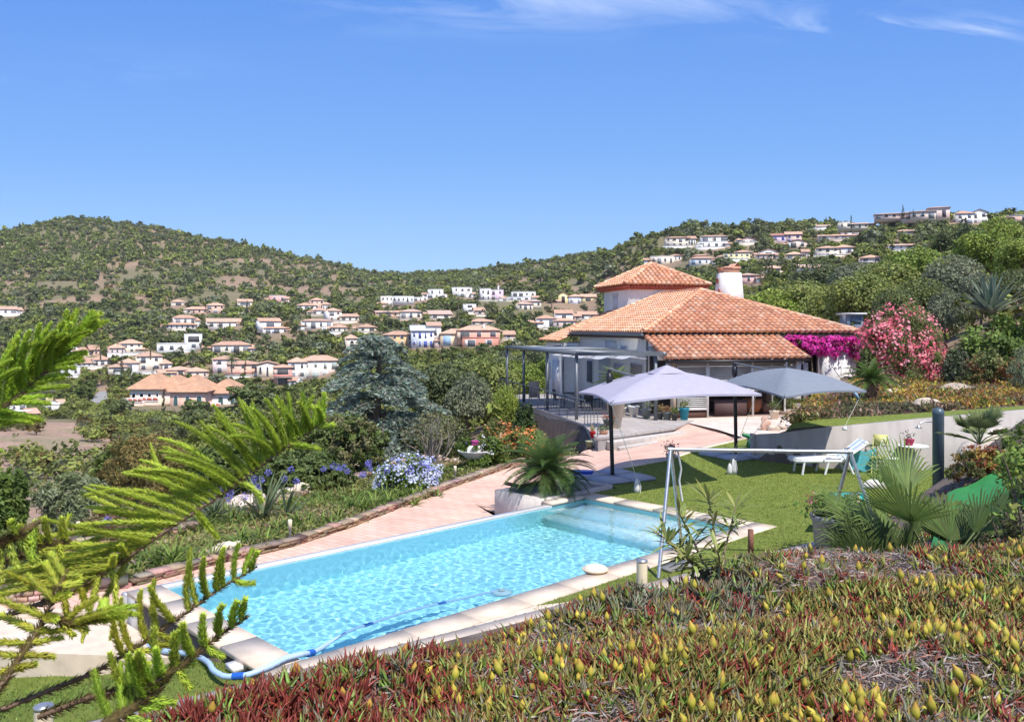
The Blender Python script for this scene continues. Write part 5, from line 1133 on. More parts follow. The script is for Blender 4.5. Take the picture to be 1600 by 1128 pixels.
def label_mid():
    """say of each tree which far house it stands by, and which one of its kind it is there"""
    used = {}
    def short(lb):
        w = lb.replace(',', '').split(); k = 9
        for st in ('and', 'with', 'the', 'of', 'its', 'to', 'a', 'in', 'two'):
            pass
        w = w[:k]
        while w[-1] in ('and', 'with', 'the', 'of', 'its', 'to', 'a', 'in', 'two', 'at', 'by', 'under', 'on', 'big', 'low', 'tiled', 'red', 'broad', 'half', 'wide', 'three', 'long', 'white', 'pale', 'deep', 'dark', 'beside', 'behind', 'below', 'right', 'left', 'between', 'orange', 'pool', 'garden', 'one', 'set', 'violet', 'overlapping', 'raised', 'pyramid', 'old', 'black', 'blue', 'tall', 'steep', 'arched', 'green', 'gabled', 'above', 'seen', 'dense', 'window', 'upper', 'middle', 'hip', 'flat', 'light', 'open', 'from', 'stepped', 'brown', 'mushroom', 'cream'): w.pop()
        return ' '.join(w)
    refs = {}
    for o, kind, px, py, Y in MID:
        best = min(HR, key=lambda h: ((h[1]-px)/1.0)**2 + ((h[2]-8-py)*1.6)**2 + ((h[3]-Y)*.25)**2)
        dx, dyp = px-best[1], Y-best[3]; rel = 'in front of' if (abs(dx) < 32 and dyp < 0) else 'behind' if (abs(dx) < 32) else ('left of' if dx < 0 else 'right of')
        refs.setdefault((LAB[kind], rel, short(best[0])), []).append((abs(dx)+abs(dyp), o))
    for (k, rel, ref), L_ in refs.items():
        L_.sort(key=lambda q: q[0])
        for i, (_, o) in enumerate(L_):
            pre = '' if len(L_) == 1 else (('nearest ' if i == 0 else ORD[min(i, 27)] + 'nearest '))
            lb = f"{pre}{k} {rel} the {ref}"
            w = lb.split(); o['label'] = ' '.join(w[:16])
def midtrees():
    """countable trees between the houses and on the near slopes"""
    rng = np.random.default_rng(77); placed = []; tries = 0; cnt = {}
    specs = [('holm_oak',.30),('oak',.31),('pine_tree',.10),('olive_tree',.12),('shrub',.13),('cypress',.04)]
    pr = [s[1] for s in specs]
    while len(placed) < 760 and tries < 14000:
        tries += 1
        px = rng.uniform(-60, 1640); Y = math.sqrt(rng.uniform(88**2, 330**2)); x = (px-CX)/F*Y; z = float(ground(x, Y)); py = HZ+(CAMZ-z)/Y*F
        if not visible(np.array([px]), np.array([Y]), np.array([z]), 3)[0]: continue
        if hidden_by_house(px, py, Y, 4): continue
        if px < 290 and py > 650 and Y < 140 and rng.uniform() < .95: continue
        if (55 < px < 125 and 655 < py < 700) or (140 < px < 172 and 605 < py < 640): continue
        kind = specs[rng.choice(len(specs), p=pr)][0]; r_ = {'shrub': 2.2, 'cypress': 1.3}.get(kind, 3.3)
        if any((x-a)**2+(Y-b)**2 < (r_+c)**2*.30 for a, b, c in placed): continue
        if cnt.get(kind, 0) > 240: continue
        cnt[kind] = cnt.get(kind, 0) + 1; s = rng.uniform(.65, 1.1)*(.85 if kind == 'pine_tree' else 1)*(rng.uniform(.9, 1.5) if kind == 'shrub' else 1)
        H = {'shrub': 2.4, 'cypress': 9, 'pine_tree': 8.5}.get(kind, 6.0); s = min(s, max(.26, facade_limit(px, Y, z)/H)) if kind != 'cypress' else s*rng.uniform(.5, .9)
        placed.append((x, Y, r_*s))
        o = plant_tree(kind, (x, Y, z-(1.3*s if kind in ('oak', 'holm_oak', 'olive_tree') else .4)), s, 2 if Y > 190 else 1, ' ', GRP[kind]); MID.append((o, kind, px, py, Y))
    print('MID', len(placed), cnt)
    # cypresses and palms that stand out against the houses
midtrees()
for px, ty, by, Y in ((1330,337,357,425),(1411,321,343,415),(1427,327,340,408),(1387,366,388,355),(1199,403,446,320),(1204,398,446,322),(190,552,582,285),(383,563,588,290),(386,470,491,440),(1340,640,641,400)):
    if by - ty < 5: continue
    p = at(px, by, Y); h = (by-ty)/F*Y; o = plant_tree('cypress', p, h/9.0, 1, ' ', GRP['cypress']); MID.append((o, 'cypress', px, by, Y))
label_mid()
def far_palm(label, px, by, ty, Y, seed):
    rng = np.random.default_rng(seed); p = at(px, by, Y); h = (by-ty)/F*Y; r = thing('palm_tree', label, 'palm tree', p, 0, 'palms among the far houses')
    mb = MB(); mb.tube([(0,0,-.5),(0.05,0,h*.72)], [.28,.2], 7, (0.2,0.14,0.09)); mb.build('trunk', 'attr', r)
    mb = MB()
    for k in range(34): frond(mb, (0,0,h*.72), k*2.4, 1.3-(k/34)*1.7, h*.42+.8, .2, rng, (0.16,0.20,0.07), curve=1.5, nl=8, leaf=.75, lw=.09)
    mb.build('crown', 'leaf_far', r)
for a in (("round headed palm below the white block house", 716, 500, 456, 385, 1), ("date palm above the pink villa in the middle", 862, 480, 448, 400, 2), ("fan palm left of the cubic white house", 235, 560, 533, 300, 3), ("palm in front of the cubic white house", 301, 566, 546, 290, 4),
          ("palm at the left end of the joined houses", 362, 580, 556, 285, 5), ("palm above the pink villa complex roof", 138, 632, 606, 240, 6), ("palm by the cypresses right of the chimney", 1188, 447, 411, 318, 7), ("palm among trees below the modern banded house", 606, 500, 474, 420, 8), ("palm above the left joined houses road", 157, 560, 533, 300, 9)):
    far_palm(*a)
# ---- large evergreen trees on the right slope, nearer than the houses
NEAR_R = [ # px, top, base, Y, kind, scale x, label
 (1540, 350, 500, 62, 'bright_tree', 1.0, "tall bright green tree at the right edge below the skyline house"),
 (1600, 362, 500, 56, 'bright_tree', 1.1, "bright green tree cut by the right edge of the picture"),
 (1490, 390, 500, 58, 'olive_tree', 1.0, "grey-green olive-like tree right of the dark evergreens"),
 (1430, 378, 500, 66, 'bright_tree', 1.1, "bright crowned tree in the middle of the right slope"),
 (1385, 400, 510, 64, 'oak', 1.1, "olive green tree behind the pink oleander"),
 (1440, 425, 515, 54, 'holm_oak', 1.0, "dark evergreen directly behind the pink oleander"),
 (1350, 420, 505, 60, 'oak', 1.0, "olive tree crown above the right end of the villa roof"),
 (1300, 440, 515, 66, 'oak', 1.0, "leafy tree above the right villa roof slope"),
 (1250, 430, 515, 75, 'oak', 1.1, "broad tree behind the right villa roof slope"),
 (1205, 445, 515, 72, 'bright_tree', 1.0, "yellow-green tree just right of the chimney"),
 (1165, 455, 515, 78, 'oak', .9, "small olive green tree behind the chimney"),
 (1280, 402, 480, 120, 'holm_oak', 1.0, "dark tree on the slope above the villa roof end"),
 (1340, 405, 470, 105, 'olive_tree', 1.0, "grey-green tree between the pale villa and bright trees"),
 (1500, 345, 420, 110, 'holm_oak', 1.1, "dark tree below the highest white house"),
 (1560, 335, 420, 120, 'bright_tree', 1.0, "light green tree right of the highest white house"),
 (1590, 420, 520, 47, 'holm_oak', .9, "dark shrubby tree behind the agave"),
 (1530, 415, 520, 49, 'olive_tree', .7, "dry brownish-grey tree left of the agave"),
 (1480, 440, 530, 46, 'olive_tree', .65, "brown-grey undergrowth tree between oleander and agave"),
 (1400, 440, 530, 50, 'holm_oak', .75, "small dark tree above the left of the oleander"),
 (1090, 470, 530, 85, 'holm_oak', .8, "dark tree behind the main roof of the villa"),
]
for px, ty, by, Y, kind, sx, lb in NEAR_R:
    g = gnd(px, Y); top = CAMZ-(ty-HZ)/F*Y; h = max(3.0, top-g.z); s = h/6.2
    r = plant_tree(kind, g - Vector((0,0,.4)), (s*sx*1.05, s*sx*1.05, s*1.06), 0, lb, 'trees on the right slope behind the garden')
# ================================================================== GARDEN PLANTING (20 - 50 m)
def gx(px, Y): return gnd(px, Y)
def sized(px0, px1, ty, Y, base=None):
    """ground point and radii (rx, height) for a plant that spans px0..px1 and reaches row ty at distance Y"""
    px = (px0+px1)/2; g = gnd(px, Y)
    if base is not None: g.z = base
    return g, (px1-px0)/2/F*Y, CAMZ-(ty-HZ)/F*Y - g.z
def big(name, label, px0, px1, ty, Y, n, size, cols, seed, ry=None, **k):
    g, rx, h = sized(px0, px1, ty, Y); g.z -= .1
    return shrub(name, label, g, (rx, ry or rx*.8, h/1.95), n, size, cols, seed, **k)
GRN = [(0.14,0.185,0.04),(0.17,0.22,0.045),(0.11,0.155,0.036)]
big('shrub', "glossy olive green shrub mass topping the hedge on the left", 262, 490, 626, 34, 24000, .19, [(0.235,0.265,0.05),(0.20,0.235,0.05)], 1, group='hedge shrubs left of the pool', clumps=420, spread=.07, shell=.86, nj=.55)
big('shrub', "low green hedge shrub left of the glossy shrub mass", 140, 300, 668, 36, 14000, .19, GRN, 2, group='hedge shrubs left of the pool', clumps=420, spread=.07, shell=.86, nj=.55)
big('shrub', "brownish heather-like bush in front of the green hedge", 155, 322, 662, 27.5, 20000, .13, [(0.24,0.18,0.055),(0.27,0.20,0.065),(0.19,0.16,0.05)], 3, cat='bush', aspect=.25, clumps=420, spread=.07, shell=.86, nj=.55)
big('shrub', "dark dense shrub between the brown bush and the clipped hedge", 290, 430, 685, 27, 18000, .14, [(0.11,0.155,0.04),(0.14,0.19,0.045)], 4, group='hedge shrubs left of the pool', clumps=420, spread=.07, shell=.86, nj=.55)
big('shrub', "dark green clipped round hedge left of the blue cedar", 465, 612, 634, 29, 24000, .13, [(0.125,0.165,0.045),(0.155,0.205,0.05),(0.20,0.19,0.08)], 5, group='hedge shrubs left of the pool', clumps=420, spread=.07, shell=.86, nj=.55)
big('shrub', "dense dark shrub below the hedge by the flower bed", 395, 560, 695, 25.5, 18000, .13, [(0.10,0.14,0.04),(0.13,0.17,0.045)], 6, group='hedge shrubs left of the pool', clumps=420, spread=.07, shell=.86, nj=.55)
big('olive_shrub', "silvery grey-green olive bush in front of the bare earth", 52, 172, 728, 22, 8000, .13, [(0.24,0.28,0.14),(0.29,0.32,0.18),(0.20,0.235,0.10)], 7, cat='bush', aspect=.3)
big('shrub', "bright leafy shrub at the left edge of the picture", -45, 42, 712, 18, 6000, .16, [(0.10,0.16,0.03),(0.14,0.20,0.04)], 8, cat='bush')
big('shrub', "yellowish green low shrub under the leafy left edge shrub", -30, 70, 812, 17.2, 4000, .12, [(0.16,0.19,0.05),(0.12,0.15,0.04)], 9, cat='bush')
big('shrub', "dry reddish undergrowth bush right of the silvery bush", 120, 215, 792, 20.5, 4500, .11, [(0.20,0.15,0.07),(0.15,0.16,0.05),(0.22,0.12,0.08)], 10, cat='bush', aspect=.25)
big('shrub', "low dark shrub at the bend of the garden path", 190, 320, 790, 24, 5000, .13, [(0.07,0.10,0.03),(0.10,0.13,0.04)], 11, cat='bush')
# blue cedar ---------------------------------------------------------
def cedar():
    Y = 44; g = gnd(585, Y); top = CAMZ-(520-HZ)/F*Y; h = top-g.z+.4; root = thing('blue_cedar', 'blue-grey cedar with drooping tiers of needles left of the terrace', 'cedar', g - Vector((0,0,.4)))
    rng = np.random.default_rng(8); mb = MB(); tr = MB(); tr.tube([(0,0,0),(.15,0,h*.5),(.3,0,h*.97)], [.32,.2,.05], 8); 
    for k in range(96):
        z = h*rng.uniform(.12, .97); q = (1-z/h)**.7; L_ = 5.6*q*rng.uniform(.6,1.1)+.6; az = rng.uniform(0,6.28); d = np.array([math.cos(az), math.sin(az), 0]); n = 10
        t = np.linspace(0,1,n)[:,None]; P = np.array([.15*z/h,0,z]) + d*L_*t + np.array([0,0,1])*(L_*.28*t-L_*.42*t**2)
        tr.tube(P, np.linspace(.06,.012,n), 4, cap=False); sd_ = np.array([-d[1],d[0],0])
        m = int(330*L_/3); tt = rng.uniform(.15,1.02,m); C = np.array([.15*z/h,0,z])+d*L_*tt[:,None]+np.array([0,0,1])*(L_*.28*tt-L_*.42*tt**2)[:,None]
        C += sd_*rng.normal(0,1,(m,1))*(.16+.30*L_*.25*(1.15-tt)[:,None]) + np.c_[np.zeros((m,2)), rng.normal(-.05,.07,m)]
        cards(mb, C, .26, jit((0.25,0.31,0.245), m, .2, rng), rng, aspect=.34, dirs=np.tile(d,(m,1))+sd_*rng.normal(0,.8,(m,1)))
    mb.build('crown', 'leaf', root); tr.build('trunk', 'bark', root)
cedar()
def pines(px, ty, Y, seed, lb, cols, sx=1.0):
    g = gnd(px, Y); h = CAMZ-(ty-HZ)/F*Y-g.z+.3; s = h/6.3; return plant_tree('oak' if not cols else cols, g-Vector((0,0,.3)), (s*sx,s*sx,s*1.05), 0, lb, 'trees behind the garden left of the villa')
pines(700, 562, 50, 1, "dark green tree right behind the blue cedar", 'holm_oak', 1.1)
pines(765, 550, 56, 2, "tall olive green tree left of the pergola", 'oak', 1.0)
pines(815, 560, 60, 3, "bright tree behind the pergola posts", 'bright_tree', .9)
pines(735, 580, 45, 4, "greyish tree in the hollow before the terrace", 'olive_tree', .75)
pines(870, 545, 72, 5, "tree behind the far end of the terrace", 'bright_tree', .9)
pines(660, 590, 58, 6, "olive green tree hidden behind the cedar", 'oak', .9)
pines(790, 600, 44, 7, "yellow-green tree at the foot of the terrace", 'bright_tree', .6)
pines(455, 610, 60, 8, "dark tree left of the cedar above the hedge", 'holm_oak', .8)
big('shrub', "olive green bush in front of the cedar", 640, 745, 640, 34, 6000, .14, [(0.13,0.15,0.05),(0.10,0.13,0.04)], 12, cat='bush')
big('shrub', "dark rounded bush at the foot of the terrace wall", 795, 845, 618, 33.5, 5000, .13, [(0.05,0.085,0.025),(0.075,0.12,0.03)], 13, cat='bush')
big('tecoma_shrub', "sprawling shrub dotted with orange trumpet flowers by the terrace", 775, 868, 658, 29.5, 5500, .12, [(0.14,0.19,0.04),(0.18,0.22,0.05)], 14, cat='flowering shrub', extra=blooms([(0.75,0.22,0.06),(0.72,0.30,0.12)], 90, .09))
big('tecoma_shrub', "upper orange flowered shrub beside the white boulder", 748, 812, 640, 32.5, 3500, .12, [(0.16,0.19,0.05),(0.22,0.20,0.06)], 15, cat='flowering shrub', extra=blooms([(0.72,0.28,0.10),(0.75,0.48,0.30)], 70, .10))
big('tecoma_shrub', "low orange flowered shrub behind the large sago palm", 820, 885, 690, 27.5, 3500, .11, [(0.15,0.20,0.04)], 16, cat='flowering shrub', extra=blooms([(0.75,0.25,0.08)], 40, .07))
big('shrub', "bright green shrub with small white flowers behind the stone fountain", 712, 800, 672, 28, 5000, .12, [(0.11,0.17,0.03),(0.15,0.21,0.04)], 17, cat='bush', extra=blooms([(0.7,0.72,0.8)], 26, .07))
# boulder slope -----------------------------------------------------
def rock(name, label, loc, rad, seed, col=(0.50,0.40,0.34), cat='rock', group=None, parent=None):
    rng = np.random.default_rng(seed); mb = MB(); n1, n2 = 12, 18; th = np.linspace(0.02, math.pi-.02, n1); ph = np.arange(n2)*2*math.pi/n2
    T, P = np.meshgrid(th, ph, indexing='ij'); d = np.stack([np.sin(T)*np.cos(P), np.sin(T)*np.sin(P), np.cos(T)], -1)
    k = 1 + sum(.11*np.sin(d@rng.normal(0,2.6,3)+rng.uniform(0,6)) for _ in range(6)); v = (d*k[...,None]*np.array(rad)).reshape(-1,3)
    i = np.arange(n1-1)[:,None]; j = np.arange(n2)[None]; f = np.stack([i*n2+j,(i+1)*n2+j,(i+1)*n2+(j+1)%n2,i*n2+(j+1)%n2],-1).reshape(-1,4)
    mb.add(v, f, jit(col, len(v), .08, rng)); o = mb.build(name, 'stone', parent, loc=None); o.location = loc
    if label: tag(o, label, cat, group)
    return o
g = gnd(735, 32.5); rock('boulder', "large pale pinkish boulder between the garden shrubs", (g.x, g.y, g.z+.05), (1.9,1.2,.95), 1, (0.62,0.50,0.44))
g = gnd(660, 31); rock('boulder', "reddish boulder under the bare-branched shrub", (g.x, g.y, g.z), (1.1,.8,.55), 2, (0.5,0.34,0.27))
g = gnd(465, 24.6); rock('boulder', "cream boulder in the flower bed by the garden path", (g.x, g.y, g.z), (.55,.4,.4), 3, (0.68,0.58,0.46))
g = gnd(388, 24); rock('boulder', "pale boulder behind the blue agapanthus", (g.x, g.y, g.z), (.5,.4,.32), 4, (0.62,0.52,0.44))
def bare_shrub():
    g = gnd(675, 29.5); root = thing('bare_shrub', 'small half bare shrub with grey crooked branches above the plumbago', 'shrub', g); rng = np.random.default_rng(4); mb = MB()
    for k in range(26):
        az = rng.uniform(0,6.28); p = np.array([rng.normal(0,.1),0,0.]); P = [p]; a = rng.uniform(.7,1.4)
        for i in range(5): p = p+np.array([math.cos(az)*math.cos(a), math.sin(az)*math.cos(a), math.sin(a)])*rng.uniform(.25,.45); az += rng.normal(0,.5); a += rng.normal(0,.35); P.append(p)
        mb.tube(P, np.linspace(.035,.008,6), 4, (0.32,0.27,0.22), cap=False)
    mb.build('branch', 'attr', root); mb = MB(); P,_ = blob_points(rng, 1300, (0,0,1.25), (1.0,.9,.6), 30, .2, .5); cards(mb, P, .10, jit((0.20,0.20,0.09),1300,.25,rng), rng, aspect=.4); mb.build('foliage', 'leaf', root)
bare_shrub()
# plumbago + agapanthus --------------------------------------------
big('plumbago_shrub', "plumbago shrub covered in pale blue and white flowers beside the path edging", 578, 700, 702, 24.3, 8000, .10, [(0.13,0.20,0.03),(0.17,0.24,0.04)], 20, cat='flowering shrub', extra=blooms([(0.56,0.62,0.85),(0.70,0.75,0.88),(0.40,0.42,0.78),(0.7,0.74,0.85)], 320, .08))
LEAFA = [(0.16,0.23,0.045),(0.21,0.29,0.06)]
def agapanthus(px, Y, seed, label, nh, leaves=60, L_=.55, spread=.35, head=(0.26,0.25,0.66), hh=.85):
    g = gnd(px, Y); rng = np.random.default_rng(seed); root = thing('agapanthus', label, 'agapanthus', g, 0, 'agapanthus clumps in the flower bed'); mb = MB()
    for k in range(6): straps(mb, (rng.normal(0,spread),rng.normal(0,spread),-.02), leaves//6, L_, .017, rng, LEAFA[k%2])
    mb.build('leaves', 'leaf', root)
    for k in range(nh):
        x, y = rng.normal(0,spread*1.1,2); h = hh*rng.uniform(.8,1.15); a = MB(); a.tube([(x,y,0),(x+.03,y,h)], .008, 5, (0.14,0.2,0.05))
        d = rng.normal(size=(70,3)); d /= np.linalg.norm(d,axis=1)[:,None]; P = np.array([x+.03,y,h+.02])+d*rng.uniform(.05,.1,(70,1)); cards(a, P, .045, jit(head,70,.2,rng), rng, aspect=.5, dirs=d); a.build('flower_head', 'flower', root)
for i, a in enumerate(((318,20.2,4,"agapanthus clump with four blue heads left of the others",),(345,20.6,4,"agapanthus clump with blue heads behind the pale boulder"),(372,21.4,3,"agapanthus clump beside the tall strap-leaved plant"),(395,21.2,3,"agapanthus clump right of the strap-leaved plant"),(440,21.8,1,"single headed agapanthus in the middle of the bed"),
      (470,23.0,2,"agapanthus with pale heads before the cream boulder"),(500,23.2,3,"agapanthus clump with blue heads near the path end"),(540,23.6,4,"agapanthus clump with blue heads left of the plumbago"),(600,23.1,6,"agapanthus clump with deep violet heads at the foot of the plumbago"),(640,23.4,4,"agapanthus with violet heads under the plumbago middle"),(214,17.0,2,"small agapanthus beside the bricks at far left"))):
    agapanthus(a[0], a[1], 40+i, a[3], a[2])
def strap_clump(px, Y, seed, label, n, L_, w=.02, sp=.4, cols=LEAFA):
    g = gnd(px, Y); rng = np.random.default_rng(seed); root = thing('strap_plant', label, 'bedding plant', g, 0, 'strap-leaved clumps along the stone edging'); mb = MB()
    for k in range(8): straps(mb, (rng.normal(0,sp),rng.normal(0,sp*.6),-.02), n//8, L_, w, rng, cols[k%len(cols)], lenv=.4)
    mb.build('leaves', 'leaf', root)
for i, a in enumerate(((232,16.4,"strap-leaved clump at the left end of the edging",170,.6),(275,16.9,"big strap-leaved clump behind the fallen jar",220,.65),(318,17.3,"strap-leaved clump left of the fallen jar",170,.55),(372,17.9,"strap-leaved clump right of the fallen jar",200,.6),(478,19.5,"bright strap-leaved clump left along the edging middle",170,.5),(512,20.2,"bright strap-leaved clump right along the edging middle",170,.5),(560,21.6,"strap-leaved clump before the plumbago",200,.55),(600,22.2,"strap-leaved clump under the violet agapanthus",200,.5),(640,23.0,"strap-leaved clump right of the violet agapanthus",160,.45),(430,19.2,"yellowish strap-leaved clump beside the middle path light",120,.45))):
    strap_clump(a[0], a[1], 60+i, a[2], a[3], a[4])
g = gnd(412, 21.0); root = thing('yucca', 'tall stiff sword-leaved plant above the agapanthus', 'yucca', g); rng = np.random.default_rng(3); mb = MB(); straps(mb, (0,0,0), 36, 1.25, .04, rng, (0.14,0.18,0.09), pmin=.6, curve=.5); straps(mb, (.5,.2,0), 20, .9, .035, rng, (0.16,0.20,0.10), pmin=.5, curve=.6); mb.build('leaves', 'leaf', root)
g = gnd(335, 21.5); root = thing('yucca', 'lower sword-leaved plant left of the tall one', 'yucca', g); mb = MB(); straps(mb, (0,0,0), 40, 1.0, .03, rng, (0.13,0.17,0.09), pmin=.4, curve=.9); mb.build('leaves', 'leaf', root)
# mixed ground planting of the flower bed
def bed():
    rng = np.random.default_rng(90); mb = MB(); n = 5200; Y = rng.uniform(15.5, 36, n); ex = edge_x(Y); X = ex - .25 - np.abs(rng.normal(0, 2.6, n))
    px = CX + F*X/Y; k = (X > -13) & ~((np.abs(X+8.5) < 2.4) & (Y < 17.6) & (Y > 15.9)); X, Y = X[k], Y[k]; Z = ground(X, Y)
    for x, y, z in zip(X, Y, Z):
        q = fbm(x, y, 2.2, 5); col = (0.18,0.23,0.055) if q < .45 else (0.25,0.26,0.08) if q < .6 else (0.34,0.27,0.14); m = 12; r = rng.uniform(.1,.22)
        P = np.array([x,y,z+.06])+rng.normal(0,1,(m,3))*np.array([r,r,.07]); cards(mb, P, .13, jit(col,m,.25,rng), rng, aspect=.35, up=.5)
    o = mb.build('ground_cover', 'leaf'); tag(o, 'mixed low ground cover in the flower beds beside the stone edging', 'ground cover', kind='stuff')
bed()
# sago palms ---------------------------------------------------------
p = at(857, 762, 20.9); cycad('sago_palm', 'large dark green sago palm in the planter at the pool corner', (p.x+.0, p.y, .02), 1.35, 62, .50, .17, 1, col=(0.075,0.135,0.03), leaf=.24, nl=40, pmin=-.35)
p = gnd(1362, 29.5); cycad('sago_palm', 'sago palm with short stout trunk on the upper lawn', (p.x, p.y, p.z), 1.15, 46, .85, .2, 2, col=(0.10,0.17,0.03), pmin=-.1)
# right garden -------------------------------------------------------
big('oleander', "large oleander bush full of coral pink flowers", 1338, 1480, 462, 38.5, 15000, .17, [(0.15,0.20,0.055),(0.20,0.25,0.075)], 30, ry=1.7, cat='oleander', aspect=.22, extra=blooms([(0.88,0.24,0.30),(0.90,0.38,0.42),(0.85,0.17,0.24)], 640, .13, top=False, clump=7))
big('shrub', "broad glossy green shrub right of the pink oleander", 1478, 1625, 482, 36.5, 12000, .20, [(0.13,0.20,0.035),(0.10,0.16,0.03),(0.17,0.24,0.05)], 31, cat='bush')
big('shrub', "pale green variegated shrub between the oleander and the villa", 1342, 1368, 535, 38.0, 2500, .13, [(0.22,0.26,0.10),(0.16,0.20,0.06)], 32, cat='bush')
big('shrub', "low dry shrub with orange tips below the broad green shrub", 1500, 1585, 535, 33.5, 3500, .13, [(0.17,0.19,0.06),(0.13,0.16,0.05),(0.28,0.14,0.06)], 33, cat='bush')
big('shrub', "grey leaved shrub right of the oleander foot", 1470, 1520, 535, 35, 2800, .13, [(0.16,0.18,0.10),(0.12,0.14,0.07)], 34, cat='bush')
big('shrub', "fluffy pale grey-green shrub at the right edge", 1572, 1640, 530, 31, 4000, .10, [(0.24,0.27,0.16),(0.18,0.22,0.12)], 35, cat='bush', aspect=.25)
big('shrub', "small green shrub above the right villa roof end", 1320, 1362, 490, 47, 2500, .17, [(0.12,0.15,0.05),(0.09,0.12,0.04)], 36, cat='bush')
g, rx, h = sized(1238, 1318, 622, 34.0); shrub('round_bush', "low clipped round bush at the end of the villa terrace", g, (1.1, .9, h/1.9), 6000, .10, [(0.13,0.17,0.03),(0.16,0.20,0.04)], 37, cat='bush', spread=.08, lobes=[((0,0,h*.42),(1.05,.9,h*.55)),((.4,0,h*.35),(.8,.7,h*.45))])
def agave():
    g = gnd(1548, 40.5); g.z = CAMZ-(490-HZ)/F*40.5; rng = np.random.default_rng(6); root = thing('agave', 'giant grey-green agave with pale leaf margins on the slope', 'agave', g); mb = MB()
    for k in range(44):
        az = k*2.4; a = 1.45-(k/44)*1.25; d = np.array([math.cos(az),math.sin(az),0]); s_ = np.array([-math.sin(az),math.cos(az),0]); L_ = 1.9*rng.uniform(.85,1.1); p = np.zeros(3); V_=[]; C_=[]; n=7
        for i in range(n+1):
            t = i/n; w = .14*(math.sin(min(1,t*1.4+.25)*math.pi*.5)*(1-t**2.5))+.004; up = -d*math.sin(a)+np.array([0,0,1])*math.cos(a)
            for q, e in ((-1,1),(-.8,0.6),(0,0),(.8,.6),(1,1)): V_.append(p+s_*w*q+up*w*.45*e); C_.append((0.42,0.42,0.28) if abs(q)==1 else (0.13,0.19,0.14))
            p = p+(d*math.cos(a)+np.array([0,0,1])*math.sin(a))*L_/n; a -= rng.uniform(-.02,.06)
        mb.add(V_, [(5*i+j,5*i+j+1,5*i+j+6,5*i+j+5) for i in range(n) for j in range(4)], np.array(C_))
    mb.build('leaves', 'leaf', root)
agave()
def bougainvillea():
    c = vl(9.6, -.15, 3.05); root = thing('bougainvillea', 'magenta bougainvillea hanging over the white wall under the roof edge', 'bougainvillea', c, VANG); rng = np.random.default_rng(9)
    lobes = [((x, rng.uniform(-.3,.1), z),(rng.uniform(.45,.7),.42,h)) for x, z, h in ((-2.0,.35,.25),(-1.6,.15,.4),(-1.1,.1,.45),(-.6,.0,.5),(-.1,-.05,.55),(.4,.05,.5),(.9,.0,.5),(1.4,-.1,.55),(1.8,-.1,.5),(2.05,.1,.4),(1.6,-.5,.28),(1.75,-.35,.3))]
    mb = MB(); gr = MB()
    for ctr, rd in lobes:
        P, k = blob_points(rng, 620, ctr, rd, 26, .15, .7); base = np.array([(0.70,0.035,0.36),(0.78,0.07,0.46),(0.58,0.025,0.28)])[rng.integers(0,3,k.max()+1)][k]; nn = (P-np.array(ctr))/np.array(rd); nn /= np.linalg.norm(nn,axis=1)[:,None]+1e-6; cards(mb, P, .115, base*(1+rng.normal(0,.15,(len(P),1))), rng, aspect=.85, nrm=nn+np.array([.1,-.4,.3]), nj=.5)
        P, k = blob_points(rng, 90, ctr, np.array(rd)*.95, 20, .2, .5); cards(gr, P, .12, jit((0.09,0.13,0.03),90), rng)
    gr.build('leaves', 'leaf', root); mb.build('flowers', 'flower', root)
    st = MB(); st.tube([(-.9,.1,-3),(-.8,.15,-1.5),(-.9,.1,-.2)], [.06,.05,.03], 6); st.build('stem', 'bark', root)
bougainvillea()
# succulent slope: chunky clumps in yellow, orange and green
def succulents():
    rng = np.random.default_rng(91); mb = MB(); n = 5200; Y = rng.uniform(25.2, 40, n); px = rng.uniform(1240, 1680, n); X = (px-CX)/F*Y; Z = ground(X, Y)
    k = ((Z > 1.0) & (Y > 26.3)) | ((px > 1300) & (Y > 29)); k &= ~((Y > 33.5) & (px < 1338)); X, Y, Z, px = X[k], Y[k], Z[k], px[k]
    for x, y, z in zip(X, Y, Z):
        q = fbm(x, y, 1.6, 7)+rng.normal(0,.08); col = (0.52,0.40,0.06) if q > .62 else (0.42,0.20,0.07) if q > .54 else (0.20,0.22,0.06) if q > .44 else (0.36,0.22,0.16) if q > .36 else (0.16,0.15,0.08); m = 14; r = rng.uniform(.10,.2)
        P = np.array([x,y,z+.10])+rng.normal(0,1,(m,3))*np.array([r,r,.08]); cards(mb, P, .15, jit(col,m,.25,rng), rng, aspect=.4, up=.9)
    o = mb.build('succulents', 'leaf'); tag(o, 'yellow and rust coloured succulents covering the right garden slope', 'ground cover', kind='stuff')
succulents()
